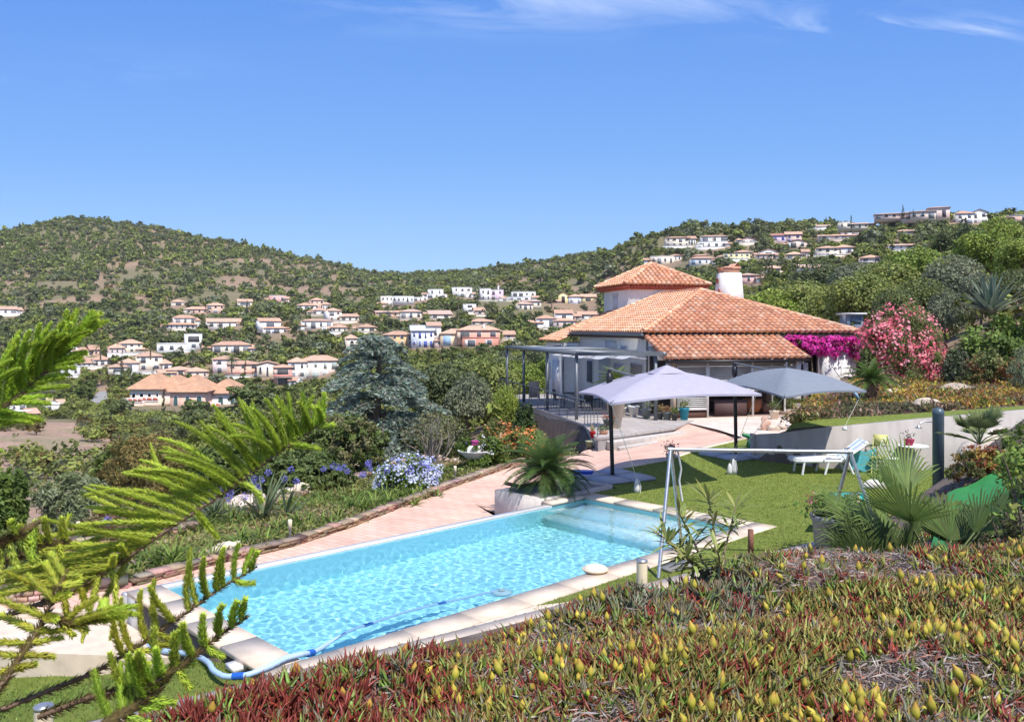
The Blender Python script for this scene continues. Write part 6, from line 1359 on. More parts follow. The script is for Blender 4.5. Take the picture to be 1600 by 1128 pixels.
# ================================================================== GARDEN OBJECTS
# stone edging along the brick path: two courses of flat brown stones
def stone_line(name, label, pts, h=.22, w=.28, seed=1, rows=2, dz=-.03, col=(0.28,0.18,0.12), cap=True):
    rng = np.random.default_rng(seed); mb = MB(); P = [np.array(p[:2], float) for p in pts]; L_ = [0]
    for a, b in zip(P[:-1], P[1:]): L_.append(L_[-1]+np.linalg.norm(b-a))
    xs = np.array([p[0] for p in P]); ys = np.array([p[1] for p in P]); s = 0
    for r in range(rows):
        s = rng.uniform(0,.2)
        while s < L_[-1]:
            l = rng.uniform(.12,.42); x, y = np.interp(s+l/2, L_, xs), np.interp(s+l/2, L_, ys); x2, y2 = np.interp(s+l/2+.1, L_, xs), np.interp(s+l/2+.1, L_, ys)
            a = math.atan2(y2-y, x2-x); hh = h/rows*rng.uniform(.8,1.15); z = float(ground(x, y))+dz+h/rows*(r+.5)
            c = jit(col if r < rows-1 or not cap else (0.34,0.25,0.18), 1, .25, rng)[0]
            mb.box((x+rng.normal(0,.012), y+rng.normal(0,.012), z), (l-.015, w*rng.uniform(.85,1.1)*(1.08 if r == rows-1 else 1), hh), a+rng.normal(0,.04), c, Matrix.Rotation(rng.normal(0,.05),4,'X')); s += l
    o = mb.build(name, 'stone'); tag(o, label, 'stone edging'); return o
ep = [(x+.05, y+.02) for x, y in [(-6.8,15.1),(-5.9,16.4),(-4.67,17.9),(-3.76,19.7),(-3.1,21.4),(-2.4,23),(-1.83,24.5),(-.7,26.9),(.44,29.3),(1.7,30.7)]]
stone_line('stone_edging', 'low flat-stone edging between the flower beds and the brick path by the pool', ep, .21, .24, 1, rows=4)
q = [gp(0,905), gp(60,897), gp(130,884), gp(200,872), gp(250,866)]
stone_line('stone_edging', 'dry stone edging along the upper garden path at the far left', [gp(20,878), gp(90,866), gp(170,853), gp(250,842), gp(300,834)], .3, .3, 2, rows=3)
stone_line('stone_edging', 'stone edging behind the upper path near the hedge', [gp(385,806), gp(430,793), gp(480,776), gp(545,755), gp(572,748)], .26, .3, 3, rows=2)
stone_line('stone_edging', 'short stone edging in front of the far left garden path', [(-11.6,13.7), (-10.5,13.9), (-9.4,14.2), (-8.2,14.5), (-7.2,14.9), (-6.8,15.1)], .2, .26, 4, rows=2)
def round_planter():
    p = gp(52, 938); rng = np.random.default_rng(5); root = thing('stone_planter', 'round dry stone planter with small plants at the far left', 'planter', p); mb = MB()
    for r in range(6):
        for k in range(15):
            a = (k+.5*(r%2))*2*math.pi/15; mb.box((math.cos(a)*.36, math.sin(a)*.36, .05+r*.085), (.12,.15,.078), a, jit((0.42,0.31,0.24),1,.2,rng)[0])
    mb.build('wall', 'stone', root); mb = MB(); mb.lathe([(0,.46),(.3,.46)], (0,0,0), 14); mb.build('soil', 'soil', root)
    mb = MB(); P = np.array([0,0,.52])+rng.normal(0,1,(400,3))*np.array([.2,.2,.05]); cards(mb, P, .09, jit((0.14,0.19,0.05),400,.25,rng), rng); mb.build('planting', 'leaf', root)
round_planter()
def pipe(name, label, cat, pts, r, col, rough=.5, metal=0, group=None):
    mb = MB(); mb.tube(pts, r, 8); m = mat(name+'_m', col, rough, metal=metal); o = mb.build(name, m, smooth=True); tag(o, label, cat, group); return o
p = gp(60, 925); pp = [Vector((p.x+x, p.y, p.z+z)) for x, z in ((-.7,.1),(-.55,.55),(-.2,.75),(.1,.85),(.35,.7),(.55,.45),(.5,.2),(.3,.1),(.25,.3))]
pipe('iron_hook', 'bent black iron scroll standing by the round stone planter', 'garden ornament', pp, .012, (0.03,0.03,0.03))
# path lights -------------------------------------------------------
LP = [(453,850,812,"path light beside the edging in front of the agapanthus middle"),(711,754,728,"path light beside the edging below the stone fountain"),(401,806,763,"path light above the agapanthus near the dark hedge"),(122,850,815,"path light by the upper path below the silvery bush"),(33,893,857,"path light left of the round stone planter"),(17,960,920,"path light at the left edge above the overflow terrace"),(566,724,720,"small path light behind the plumbago")]
def pathlight(loc, h, lb, r=.045, group='cream topped path lights', fat=False):
    root = thing('path_light', lb, 'garden light', loc, 0, group); s = h
    MB().tube([(0,0,-.05),(0,0,s*.62)], r*.5, 8).build('pole', 'steel', root); MB().lathe([(0,s*.58),(r,s*.58),(r,s*.97),(r*.8,s),(0,s)], (0,0,0), 12, (0.78,0.70,0.48)).build('lamp', 'attr', root); return root
for px, by, ty, lb in LP: p = gp(px, by); pathlight(p, max(.35,(by-ty)/F*p.y), lb)
def bollard(p, h, r, lb):
    root = thing('garden_bollard', lb, 'garden light', p, 0, 'short cream bollard lights around the pool lawn')
    MB().tube([(0,0,-.05),(0,0,h)], r, 16).build('body', mat('cream_body', (0.74,0.64,0.44), .6), root); MB().lathe([(0,h+.002),(r*1.05,h+.002),(r*1.05,h+.03),(r*.3,h+.05),(0,h+.05)], (0,0,0), 16).build('cap', 'steel', root)
p = onz(1003, 905, .13); bollard(p, .27, .085, "cream bollard light on the low wall beside the round pool stone")
p = onz(68, 1150, -.1); bollard(p, .28, .09, "cream bollard light at the bottom left corner on the lower lawn")
p = onz(1336, 800, 0.0); bollard(p, .38, .10, "cream bollard light behind the grey flower tub")
p = onz(1173, 864, .12); mb = MB(); mb.box((p.x,p.y,p.z+.20), (.07,.07,.42), .3); o = mb.build('steel_post', mat('rust', (0.20,0.085,0.055), .8, vary=.3, scale=12)); tag(o, 'short rusty square post on the low wall beyond the pool corner', 'post')
# fallen jar ---------------------------------------------------------
p = gp(352, 872); root = thing('clay_jar', 'cream clay amphora lying on its side on the stone edging', 'jar', (p.x-.05,p.y+.1,p.z+.16)); mb = MB(); prof = [(.02,-.34),(.09,-.33),(.13,-.2),(.145,-.05),(.12,.1),(.07,.2),(.05,.26),(.07,.33),(.055,.33),(.035,.26)]
mb.lathe(prof, (0,0,0), 18, (0.72,0.62,0.46)); v = mb.v[-1]; mb.v[-1] = np.c_[v[:,2]*.95, v[:,0], v[:,1]+v[:,2]*.30]; mb.build('body', 'attr', root, smooth=True)
mb = MB(); mb.tube([(.28,.03,.10),(.22,.12,.12),(.08,.13,.06)], .014, 6, (0.72,0.62,0.46)); mb.build('handle', 'attr', root)
# shell fountain -----------------------------------------------------
def fountain():
    g = gp(742, 735); root = thing('shell_fountain', 'white scalloped stone bowl on a pedestal with a magenta pot on top', 'fountain', (g.x, g.y, g.z), 0)
    MB().lathe([(.26,-.1),(.24,.05),(.13,.12),(.11,.3),(.2,.38)], (0,0,0), 16, (0.42,0.36,0.28)).build('pedestal', 'stone', root)
    MB().lathe([(.1,.34),(.28,.38),(.42,.48),(.52,.62),(.56,.66),(.52,.66),(.40,.58),(.26,.56),(.25,.72),(.16,.80),(0,.81)], (0,0,0), 64, (0.80,0.76,0.70), wave=.05, waves=16).build('bowl', mat('white_stone', (0.8,0.76,0.7), .8, vary=.08, bump=.4, bscale=18), root, smooth=True)
    o = MB().lathe([(0,0),(.09,0),(.12,.13),(.125,.15),(.1,.15),(0,.12)], (0,0,0), 16, (0.42,0.05,0.22)).build('pot', 'attr'); o.location = (g.x, g.y, g.z+.815); tag(o, 'small magenta pot on top of the white stone bowl', 'pot')
fountain()
# ------------------------------------------------------------------ pots
def pot(px, by, w, h, col, lb, Y=None, z=None, taper=.7, plant=None, square=False, rim=True, loc=None):
    if loc is None:
        loc = gp(px, by) if z is None else onz(px, by, z)
    r = w/2; root = thing('flower_pot', lb, 'pot', loc); n = 4 if square else 22; prof = [(0,.0),(r*taper,.0),(r*.98,h*.86),(r*1.08 if rim else r,h*.88),(r*1.08 if rim else r,h),(r*.88,h),(r*.84,h*.88),(0,h*.88)]
    m = MB(); m.lathe(prof, (0,0,0), n, col); m.build('body', mat('pot_c', col, .7, vary=.12, scale=7), root, smooth=not square)
    if plant:
        kind, pc, ph = plant; rng = np.random.default_rng(int(px)); mb = MB()
        if kind == 'leafy': P = np.array([0,0,h+ph*.5])+rng.normal(0,1,(260,3))*np.array([r*.6,r*.6,ph*.26]); cards(mb, P, .07, jit(pc,260,.25,rng), rng)
        elif kind == 'spiky': straps(mb, (0,0,h*.9), 26, ph, .012, rng, pc, pmin=.7, curve=.6)
        elif kind == 'flower':
            P = np.array([0,0,h+ph*.4])+rng.normal(0,1,(180,3))*np.array([r*.6,r*.6,ph*.22]); cards(mb, P, .06, jit((0.12,0.18,0.05),180,.25,rng), rng); P = np.array([0,0,h+ph*.6])+rng.normal(0,1,(90,3))*np.array([r*.7,r*.7,ph*.25]); cards(mb, P, .055, jit(pc,90,.2,rng), rng, aspect=.8)
        mb.build('plant', 'leaf', root)
    return root
pot(1069,656,.42,.52,(0.02,0.24,0.32),"glazed teal pot at the left end of the veranda", z=.03, taper=.72, plant=('leafy',(0.2,0.22,0.06),.3))
pot(1010,654,.42,.42,(0.16,0.18,0.17),"dark grey pot with pale leaves, leftmost by the veranda", z=.03, plant=('leafy',(0.3,0.32,0.2),.4))
pot(1030,655,.38,.30,(0.10,0.11,0.11),"low black pot with dry plant beside the veranda pillar", z=.03, plant=('leafy',(0.26,0.2,0.08),.35))
pot(1042,656,.40,.34,(0.13,0.15,0.15),"dark ribbed pot with orange tipped succulents", z=.03, plant=('leafy',(0.34,0.2,0.1),.26))
pot(1054,657,.28,.28,(0.05,0.05,0.05),"small black pot left of the teal pot", z=.03, plant=('leafy',(0.14,0.2,0.05),.3))
pot(1210,655,.42,.38,(0.66,0.55,0.44),"cream pot with a young shrub before the veranda opening", z=.0, plant=('leafy',(0.16,0.22,0.07),.5))
pot(1234,653,.32,.38,(0.66,0.54,0.42),"narrow cream pot at the right end of the veranda", z=.0, plant=('leafy',(0.18,0.2,0.08),.5))
pot(1246,666,.60,.32,(0.66,0.60,0.54),"wide white bowl planter by the clipped round bush", z=.1, taper=.6, plant=('leafy',(0.12,0.1,0.08),.1))
pot(951,671,.42,.38,(0.07,0.075,0.08),"dark grey pot with red flowers at the terrace corner", z=.03, plant=('flower',(0.5,0.08,0.1),.22))
pot(926,684,.22,.24,(0.52,0.01,0.015),"small bright red pot on the terrace step", z=-.1, plant=('spiky',(0.4,0.3,0.12),.3))
pot(943,684,.32,.26,(0.56,0.28,0.18),"terracotta pot with a cactus on the terrace step", z=-.1, plant=('leafy',(0.2,0.24,0.12),.2))
pot(921,699,.30,.24,(0.34,0.36,0.24),"squat mossy green pot on the ground beside the step", z=-.42, plant=None)
pot(1048,725,.28,.30,(0.62,0.54,0.46),"cream pot with pink flowers on the kerb behind the swing frame", z=.02, plant=('flower',(0.55,0.12,0.2),.34))
pot(972,650,.38,.40,(0.64,0.60,0.52),"white ribbed pot in front of the side door", z=.03, plant=('leafy',(0.1,0.12,0.06),.15))
# tall square planter with sago palm
p = vl(-3.2, -4.9, .03); root = thing('tall_planter', 'tall tapered cream planter on the terrace corner', 'planter', p, .4); mb = MB(); mb.lathe([(0,0),(.22,0),(.46,1.15),(.50,1.16),(.50,1.22),(.42,1.22),(.40,1.12),(0,1.1)], (0,0,0), 4, (0.62,0.54,0.46)); mb.build('body', mat('tall_pot', (0.62,0.55,0.47), .85, vary=.1), root)
MB().lathe([(0,1.13),(.2,1.13),(.18,1.55),(0,1.6)], (0,0,0), 12, (0.05,0.035,0.03)).build('root_ball', 'attr', root)
cycad('sago_palm', 'sago palm in the tall cream planter on the villa terrace', (p.x, p.y, p.z+1.5), 1.05, 44, .3, .17, 5, col=(0.15,0.20,0.04), pmin=-.2)
# terrace furniture --------------------------------------------------
def chair(loc, rz, lb, col=(0.05,0.05,0.06)):
    root = thing('garden_chair', lb, 'chair', loc, rz, 'dark chairs on the villa terrace'); MB().b6(-.24,.24,-.22,.22,.42,.46,col).build('seat', 'attr', root); MB().box((0,.22,.70), (.46,.04,.46), 0, col, Matrix.Rotation(-.15,4,'X')).build('backrest', 'attr', root)
    for x in (-.21,.21):
        for y in (-.19,.19): MB().tube([(x,y,0),(x,y,.42)], .016, 5, col).build('leg', 'attr', root)
root = thing('garden_table', 'dark rectangular table on the villa terrace under the pergola', 'table', vl(-2.0,3.5,.03), VANG); MB().b6(-.5,.5,-.9,.9,.70,.74,(0.07,0.07,0.08)).build('tabletop', 'attr', root)
for x in (-.42,.42):
    for y in (-.8,.8): MB().tube([(x,y,0),(x,y,.70)], .025, 6, (0.06,0.06,0.07)).build('leg', 'attr', root)
chair(vl(-2.0,2.1,.03), VANG+math.pi, "dark chair at the near end of the terrace table"); chair(vl(-1.1,3.2,.03), VANG-1.57, "dark chair on the house side of the terrace table"); chair(vl(-2.9,3.8,.03), VANG+1.57, "dark chair on the railing side of the terrace table")
def folding(loc, rz, lb, col):
    root = thing('deck_chair', lb, 'deck chair', loc, rz); MB().box((0,.12,.62), (.52,.03,.95), 0, col, Matrix.Rotation(-.35,4,'X')).build('sling', 'attr', root)
    for x in (-.27,.27): MB().tube([(x,-.45,0),(x,.30,1.1)], .018, 5, (0.5,0.45,0.4)).build('frame', 'attr', root); MB().tube([(x,.45,0),(x,-.2,.5)], .018, 5, (0.5,0.45,0.4)).build('leg', 'attr', root)
folding(vl(-3.0,8.0,.03), VANG+2.8, "beige canvas deck chair at the far end of the terrace", (0.52,0.42,0.34))
pot(990,650,.5,.46,(0.72,0.70,0.66),"white round basin by the side wall of the villa", z=.03, taper=.6)
# planter box at the pool corner -------------------------------------
def corner_planter():
    root = thing('pool_planter', 'low grey rendered planter box at the far pool corner filled with gravel', 'planter', (PC[0],PC[1],0), math.atan2(U[1],U[0])); u0,u1,v0,v1 = 3.9,6.5,2.46,4.03
    mb = MB(); mb.b6(u0,u0+.14,v0,v1,-.9,.05); mb.b6(u0+.142,u1,v1-.14,v1,-.9,.05); mb.b6(u1-.14,u1,v0,v1-.142,-.9,.05); mb.b6(u0+.142,u1-.142,v0,v0+.1,-.9,.046); mb.build('wall', 'concrete', root)
    MB().b6(u0+.14,u1-.14,v0+.1,v1-.14,-.1,.005).build('gravel', mat('gravel', (0.30,0.28,0.27), .95, vary=.5, scale=40, bump=1, bscale=60), root)
    rng = np.random.default_rng(3); mb = MB(); mb.tube([(u0+.25,v1-.1,.2),(u0+.6,v1-.3,.1),(u0+1.2,v1-.4,.14),(u0+1.6,v1-.5,.1)], .05, 6, (0.09,0.06,0.05)); o = mb.build('driftwood', 'attr'); o.location=(PC[0],PC[1],0); o.rotation_euler=(0,0,math.atan2(U[1],U[0])); tag(o, 'dark driftwood stick lying on the pool planter', 'driftwood')
    return root
corner_planter()
# pale shells/stones by the planter, blue mat, spare parasol slab
p = onz(905, 745, .0); mb = MB(); mb.prism([(p.x-.3,p.y-.15),(p.x+.32,p.y-.2),(p.x+.4,p.y+.1),(p.x-.2,p.y+.2)], .09, .17); o = mb.build('blue_cover', mat('blue_plastic', (0.01,0.06,0.45), .35)); tag(o, 'folded bright blue cover lying beside the parasol base slabs', 'cover')
# parasols -----------------------------------------------------------
def parasol(lb, base, top, arm_end, corners, apex, col, vent, pole_r=.055, slab_col=(0.42,0.44,0.50), seed=1, slabs=True):
    root = thing('cantilever_parasol', lb, 'parasol', base); B = Vector(base); rel = lambda p: (p[0]-B.x, p[1]-B.y, p[2]-B.z)
    pole = MB(); pole.tube([(0,0,.08), rel(top)], pole_r, 10); pole.build('pole', M['metal_dark'], root)
    MB().tube([rel(top), rel(arm_end)], .03, 8).build('arm', M['metal_grey'], root)
    a = Vector(top); MB().box(rel((a.x,a.y,a.z-.25)), (.12,.12,.3), .4).build('crank_box', M['metal_dark'], root)
    C = [Vector(c) for c in corners]; A = Vector(apex); mb = MB(); V_ = []; rings = 7; per = 8
    edge = []
    for i in range(4):
        p0, p1 = C[i], C[(i+1)%4]
        for k in range(per): 
            t = k/per; q = p0.lerp(p1, t); q.z += .07*math.sin(t*math.pi); cen = (C[0]+C[1]+C[2]+C[3])/4; q = q.lerp(Vector((cen.x,cen.y,q.z)), .035*math.sin(t*math.pi)); edge.append(q)
    n = len(edge)
    for r in range(rings+1):
        t = r/rings
        for k, e in enumerate(edge):
            q = A.lerp(e, t); s = (k % per)/per; rib = math.sin(s*math.pi); q.z += .10*math.sin(t*math.pi)*(1-.55*rib) - .02*rib*t; V_.append(rel(q))
    f = [(r*n+k, r*n+(k+1)%n, (r+1)*n+(k+1)%n, (r+1)*n+k) for r in range(rings) for k in range(n)]
    mb.add(V_, f, col); 
    val = [rel((e.x,e.y,e.z)) for e in edge] + [rel((e.x,e.y,e.z-.05)) for e in edge]; mb.add(val, [(k,(k+1)%n,n+(k+1)%n,n+k) for k in range(n)], col)
    mc = mat('canopy', col, .85, vary=.05, scale=2.5, trans=.22, bump=.25, bscale=1.6, bdist=.05); mb.build('canopy', mc, root, smooth=True)
    if vent:
        mb = MB(); V_ = []
        for r, (t, up) in enumerate(((0.0,.13),(.12,.10),(.23,.05))):
            for e in edge: q = A.lerp(e, t); V_.append(rel((q.x,q.y,q.z+up)))
        mb.add(V_, [(r*n+k, r*n+(k+1)%n, (r+1)*n+(k+1)%n, (r+1)*n+k) for r in range(2) for k in range(n)], col); mb.build('vent', mc, root, smooth=True)
    cen = rel((A.x,A.y,A.z-.35))
    for c in C: MB().tube([rel((A.x,A.y,A.z-.04)), rel((c.x,c.y,c.z+.01))], .012, 5).build('rib', M['metal_grey'], root)
    MB().tube([rel((A.x,A.y,A.z+.16)), rel((A.x,A.y,A.z-.4))], .03, 8).build('hub', M['metal_grey'], root)
    for dx, dy in ((-.42,-.42),(.42,-.42),(.42,.42),(-.42,.42)):
        mb = MB(); c, s = math.cos(.5), math.sin(.5); x, y = dx*c-dy*s, dx*s+dy*c; mb.box((x,y,.045), (.78,.78,.07), .5, slab_col); mb.box((x,y,.09), (.70,.70,.02), .5, slab_col); mb.build('base_slab', 'attr', root)
    return root
b1 = onz(957, 747, 0.0)
parasol("pale lilac-white square cantilever parasol nearer to the pool", b1, (b1.x-.08, b1.y, 2.9), (3.4,22.2,2.68), [(1.84,23.9,2.2),(2.09,18.2,2.40),(6.2,21.3,2.35),(5.9,25.6,2.35)], (3.95,21.9,2.92), (0.50,0.47,0.57), True)
b2_ = onz(1150, 713, 0.0)
parasol("slate grey square cantilever parasol behind the white one", b2_, (b2_.x-.04, b2_.y, 2.9), (7.6,25.6,2.75), [(6.4,26.5,2.28),(6.9,21.7,2.25),(9.55,23.1,2.3),(9.2,27.8,2.3)], (7.95,24.85,2.84), (0.26,0.29,0.34), False)
def guy(lb, topp, px, by, z=0.0, h=.35):
    p = onz(px, by, z); root = thing('parasol_tether', lb, 'rope', p, 0, 'ropes holding down the parasols'); t = (topp[0]-p.x, topp[1]-p.y, topp[2]-p.z)
    MB().tube([(0,0,h), t], .007, 4, (0.7,0.68,0.64)).build('rope', 'attr', root); MB().lathe([(0,0),(.06,0),(.075,h*.3),(.05,h*.8),(.02,h),(0,h)], (0,0,0), 10, (0.66,0.65,0.64)).build('weight', 'attr', root); MB().tube([(.08,0,0),(.1,.02,h*.4),(.06,0,h*.9)], .014, 5, (0.6,0.6,0.6)).build('knot', 'attr', root)
guy("thin rope with grey weight tied to the near corner of the lilac parasol", (2.12,18.3,2.38), 995, 770)
guy("pair of ropes with white weight tied to the slate parasol", (6.92,21.8,2.25), 1146, 741, h=.42)
guy("rope from the lilac parasol's right side to the same white weight spot", (6.1,21.4,2.33), 1140, 741, h=.3)
guy("rope from the slate parasol's right corner to the upper lawn", (9.5,23.2,2.3), 1320, 672, z=1.25, h=.1)
# swing frame --------------------------------------------------------
def swing():
    root = thing('swing_frame', 'bare galvanised steel swing frame standing over the pool corner and lawn', 'swing frame', (4.2,14.5,0)); T1, T2 = np.array([2.7,14.6,1.93]), np.array([5.66,14.36,1.92]); o = np.array([4.2,14.5,0])
    MB().tube([T1-o, T2-o], .033, 12).build('top_bar', 'steel', root, smooth=True)
    for T, f in ((T1,(2.34,13.7)),(T1,(3.05,15.35)),(T2,(5.5,15.15)),(T2,(6.2,14.0))):
        F_ = np.array([f[0],f[1],0.0]); d = (F_-T); P = [T-o+np.array([0,0,.01]), T+d*.04-o+np.array([0,0,.01]), F_-o]; MB().tube(P, .031, 10).build('leg', 'steel', root, smooth=True)
    for T in (T1,T2): MB().tube([T-o+np.array([-.04,0,0]), T-o+np.array([.04,0,0])], .04, 12).build('joint', 'steel', root)
    MB().tube([T1-o+np.array([.12,.0,-.02]), T1-o+np.array([.2,.1,-.35]), T1-o+np.array([.17,.12,-.55]), T1-o+np.array([.22,.1,-.9])], .018, 6, (0.6,0.6,0.58)).build('rope', 'attr', root)
swing()
# lounger ------------------------------------------------------------
def lounger():
    p = onz(1290, 741, 0.0); root = thing('sun_lounger', 'white plastic sun lounger with a blue striped towel on its raised back', 'sun lounger', (p.x, p.y+.25, 0), .05); W2 = .33
    MB().b6(-.85,.42,-W2,W2,.33,.40,(0.8,0.8,0.78)).build('bed', 'attr', root); bk = MB(); bk.box((.78,0,.60), (.90,W2*2,.05), 0, (0.8,0.8,0.78), Matrix.Rotation(-.62,4,'Y')); bk.build('backrest', 'attr', root)
    MB().b6(-.83,.40,-W2+.04,W2-.04,.402,.44,(0.82,0.81,0.79)).build('mattress', 'attr', root)
    for x, sx in ((-.62,-.06),(.05,-.1),(.58,.16)):
        for y in (-W2+.03,W2-.03): MB().tube([(x,y,.36),(x+sx,y,0)], .033, 8, (0.8,0.8,0.78)).build('leg', 'attr', root)
    for y in (-W2-.03,W2+.03): MB().tube([(-.1,y,.40),(.0,y,.55),(.38,y,.57),(.5,y,.42)], .022, 6, (0.8,0.8,0.78)).build('armrest', 'attr', root)
    th = .62; n = 14; t = np.linspace(-.42,.47,n); V_ = []; C_ = []
    for tt in t:
        for k, y in enumerate(np.linspace(-W2+.02,W2-.02,12)):
            V_.append((.78+tt*math.cos(th)-.035*math.sin(th), y, .60+tt*math.sin(th)+.035*math.cos(th)+.006*math.sin(k*2+tt*9))); C_.append((0.30,0.50,0.75) if k in (3,8) else (0.62,0.72,0.82) if k in (2,4,7,9) else (0.84,0.84,0.82))
    mb = MB(); mb.add(V_, [(i*12+j,i*12+j+1,(i+1)*12+j+1,(i+1)*12+j) for i in range(n-1) for j in range(11)], np.array(C_)); o = mb.build('towel', 'attr'); o.location = root.location; o.rotation_euler = root.rotation_euler; tag(o, 'white towel with blue stripes draped over the lounger back', 'towel')
lounger()
def table_set():
    p = onz(1416, 737, 0.0); W_ = (0.78,0.78,0.77); root = thing('round_table', 'white wrought iron garden table against the retaining wall', 'table', p)
    MB().lathe([(0,.70),(.40,.70),(.41,.72),(.40,.735),(0,.735)], (.18,0,0), 26, W_).build('tabletop', 'attr', root)
    for a in (0,2.1,4.2): MB().tube([(.18+.30*math.cos(a),.30*math.sin(a),0),(.18+.1*math.cos(a),.1*math.sin(a),.35),(.18+.26*math.cos(a),.26*math.sin(a),.70)], .014, 6, W_).build('leg', 'attr', root)
    o = MB().lathe([(0,0),(.09,0),(.14,.15),(.15,.17),(.12,.17),(0,.14)], (0,0,0), 18, (0.36,0.02,0.07)).build('red_pot', 'attr'); o.location = (p.x+.08,p.y,.737); tag(o, 'dark red pot with a small plant on the white garden table', 'pot')
    mb = MB(); rng = np.random.default_rng(2); P = np.array([p.x+.08,p.y,1.0])+rng.normal(0,1,(50,3))*np.array([.07,.07,.06]); cards(mb, P, .07, jit((0.10,0.09,0.06),50,.2,rng), rng); pl = mb.build('plant', 'leaf', loc=(p.x+.08,p.y,.737)); pl.parent = o; pl.location = (0,0,0)
    q = onz(1392, 741, 0.0); r2 = thing('wrought_iron_chair', 'white wrought iron chair with lacy back left of the garden table', 'chair', q, .2)
    MB().lathe([(0,.43),(.2,.43),(.21,.45),(0,.45)], (0,0,0), 18, W_).build('seat', 'attr', r2)
    for a in (.7,2.3,3.9,5.5): MB().tube([(.22*math.cos(a),.22*math.sin(a),0),(.14*math.cos(a),.14*math.sin(a),.43)], .012, 5, W_).build('leg', 'attr', r2)
    mb = MB(); ring = [(math.cos(a)*.22,.16,.72+math.sin(a)*.26) for a in np.linspace(0,6.28,20)]; mb.tube(ring, .012, 5, W_)
    for k in range(7): c = ((k%3-1)*.11, .16, .60+(k//3)*.13); mb.tube([(c[0]+math.cos(a)*.06,c[1],c[2]+math.sin(a)*.06) for a in np.linspace(0,6.28,10)], .007, 4, W_)
    mb.build('backrest', 'attr', r2)
    YC = (0.62,0.60,0.22); q = onz(1374, 739, 0.0); r3 = thing('folding_chair', 'pale yellow folding chair between the teal bag and the white table', 'chair', q, -.5)
    MB().b6(-.2,.2,-.18,.2,.42,.45,YC).build('seat', 'attr', r3); mb = MB(); mb.box((0,.28,.88), (.34,.025,.30), 0, YC, Matrix.Rotation(-.2,4,'X')); mb.build('backrest', 'attr', r3)
    for x in (-.18,.18): MB().tube([(x,-.25,0),(x,.34,1.02)], .013, 5, YC).build('frame', 'attr', r3); MB().tube([(x,.32,0),(x,-.16,.43)], .013, 5, YC).build('leg', 'attr', r3)
    q = onz(1350, 738, 0.0); r4 = thing('folding_bed', 'teal fabric camp seat with a black tube frame leaning by the wall', 'camp seat', (q.x,q.y,0), .15); mb = MB()
    xs = np.linspace(-.42,.36,9); V_ = [(x,.02*math.sin(k*2.3),z+.05*math.sin(k)) for k,x in enumerate(xs) for z in (.06,.62)]; mb.add(V_, [(2*i,2*i+2,2*i+3,2*i+1) for i in range(8)], (0.10,0.42,0.48)); mb.build('fabric', mat('teal_cloth', (0.09,0.40,0.46), .8, vary=.15, scale=5), r4)
    MB().tube([(-.5,.08,0),(-.5,.12,.66),(.45,.12,.72),(.5,.1,.05)], .016, 6, (0.03,0.03,0.03)).build('frame', 'attr', r4); MB().tube([(.5,.1,.05),(.85,.15,.0),(.88,.15,.68),(.2,.15,.74)], .016, 6, (0.03,0.03,0.03)).build('rear_frame', 'attr', r4)
table_set()
# retaining wall -----------------------------------------------------
def retaining_wall():
    pts = [(7.45,26.2),(7.9,25.6),(8.95,24.45),(9.6,24.2),(12,24.2),(14.2,24.2),(16.5,24.2),(20,24.2)]; top = [.74,.84,1.16,1.24,1.46,1.65,1.85,2.1]; mb = MB()
    for (a,ta),(b,tb) in zip(zip(pts[:-1],top[:-1]),zip(pts[1:],top[1:])):
        d = np.array(b)-np.array(a); n = np.array([-d[1],d[0]])/np.linalg.norm(d)*.22
        V_ = [(a[0],a[1],-.3),(b[0],b[1],-.3),(b[0],b[1],tb),(a[0],a[1],ta),(a[0]+n[0],a[1]+n[1],-.3),(b[0]+n[0],b[1]+n[1],-.3),(b[0]+n[0],b[1]+n[1],tb),(a[0]+n[0],a[1]+n[1],ta)]
        mb.add(V_, [(0,1,2,3),(3,2,6,7),(5,4,7,6)])
    a, n = pts[0], (.25,.2); mb.b6(7.35,7.46,26.2,26.5,-.3,.74)
    o = mb.build('retaining_wall', mat('rendered_wall', (0.40,0.365,0.335), .9, vary=.14, scale=1.3, bump=.25, bscale=30, stretch=(1,1,.35))); tag(o, 'sloping grey rendered retaining wall behind the lounger', 'wall')
retaining_wall()
# lawn strip and soil on the upper terrace
fx = np.array([7.6,8.3,9.0,9.8,11,12.5,14,16,18,20]); fy = np.array([26.5,25.7,24.85,24.55,24.5,24.5,24.5,24.5,24.5,24.5])
strip('upper_lawn', [(x+.0,y+w_) for x,y,w_ in zip(fx,fy,(1.3,1.6,2.0,2.0,1.8,1.6,1.5,1.5,1.5,1.5))], list(zip(fx,fy)), .03, 'lawn', n=6)
# shower -------------------------------------------------------------
p = onz(1466, 800, 0.0); root = thing('solar_shower', 'dark grey cylindrical garden shower with chrome head by the retaining wall', 'shower', (p.x,p.y,0)); r = .118
MB().lathe([(0,0),(r,0),(r,2.1),(r*1.05,2.12),(r*1.05,2.17),(r*.8,2.24),(0,2.27)], (0,0,0), 26).build('column', mat('shower_body', (0.075,0.11,0.135), .35, vary=.1, scale=3), root, smooth=True)
MB().tube([(-r,0,1.96),(-.3,-.02,1.97),(-.42,-.04,1.93)], .016, 8).build('arm', 'steel', root); MB().lathe([(.02,.06),(.035,.03),(.08,0),(0,0)], (-.45,-.05,1.83), 14).build('shower_head', 'steel', root)
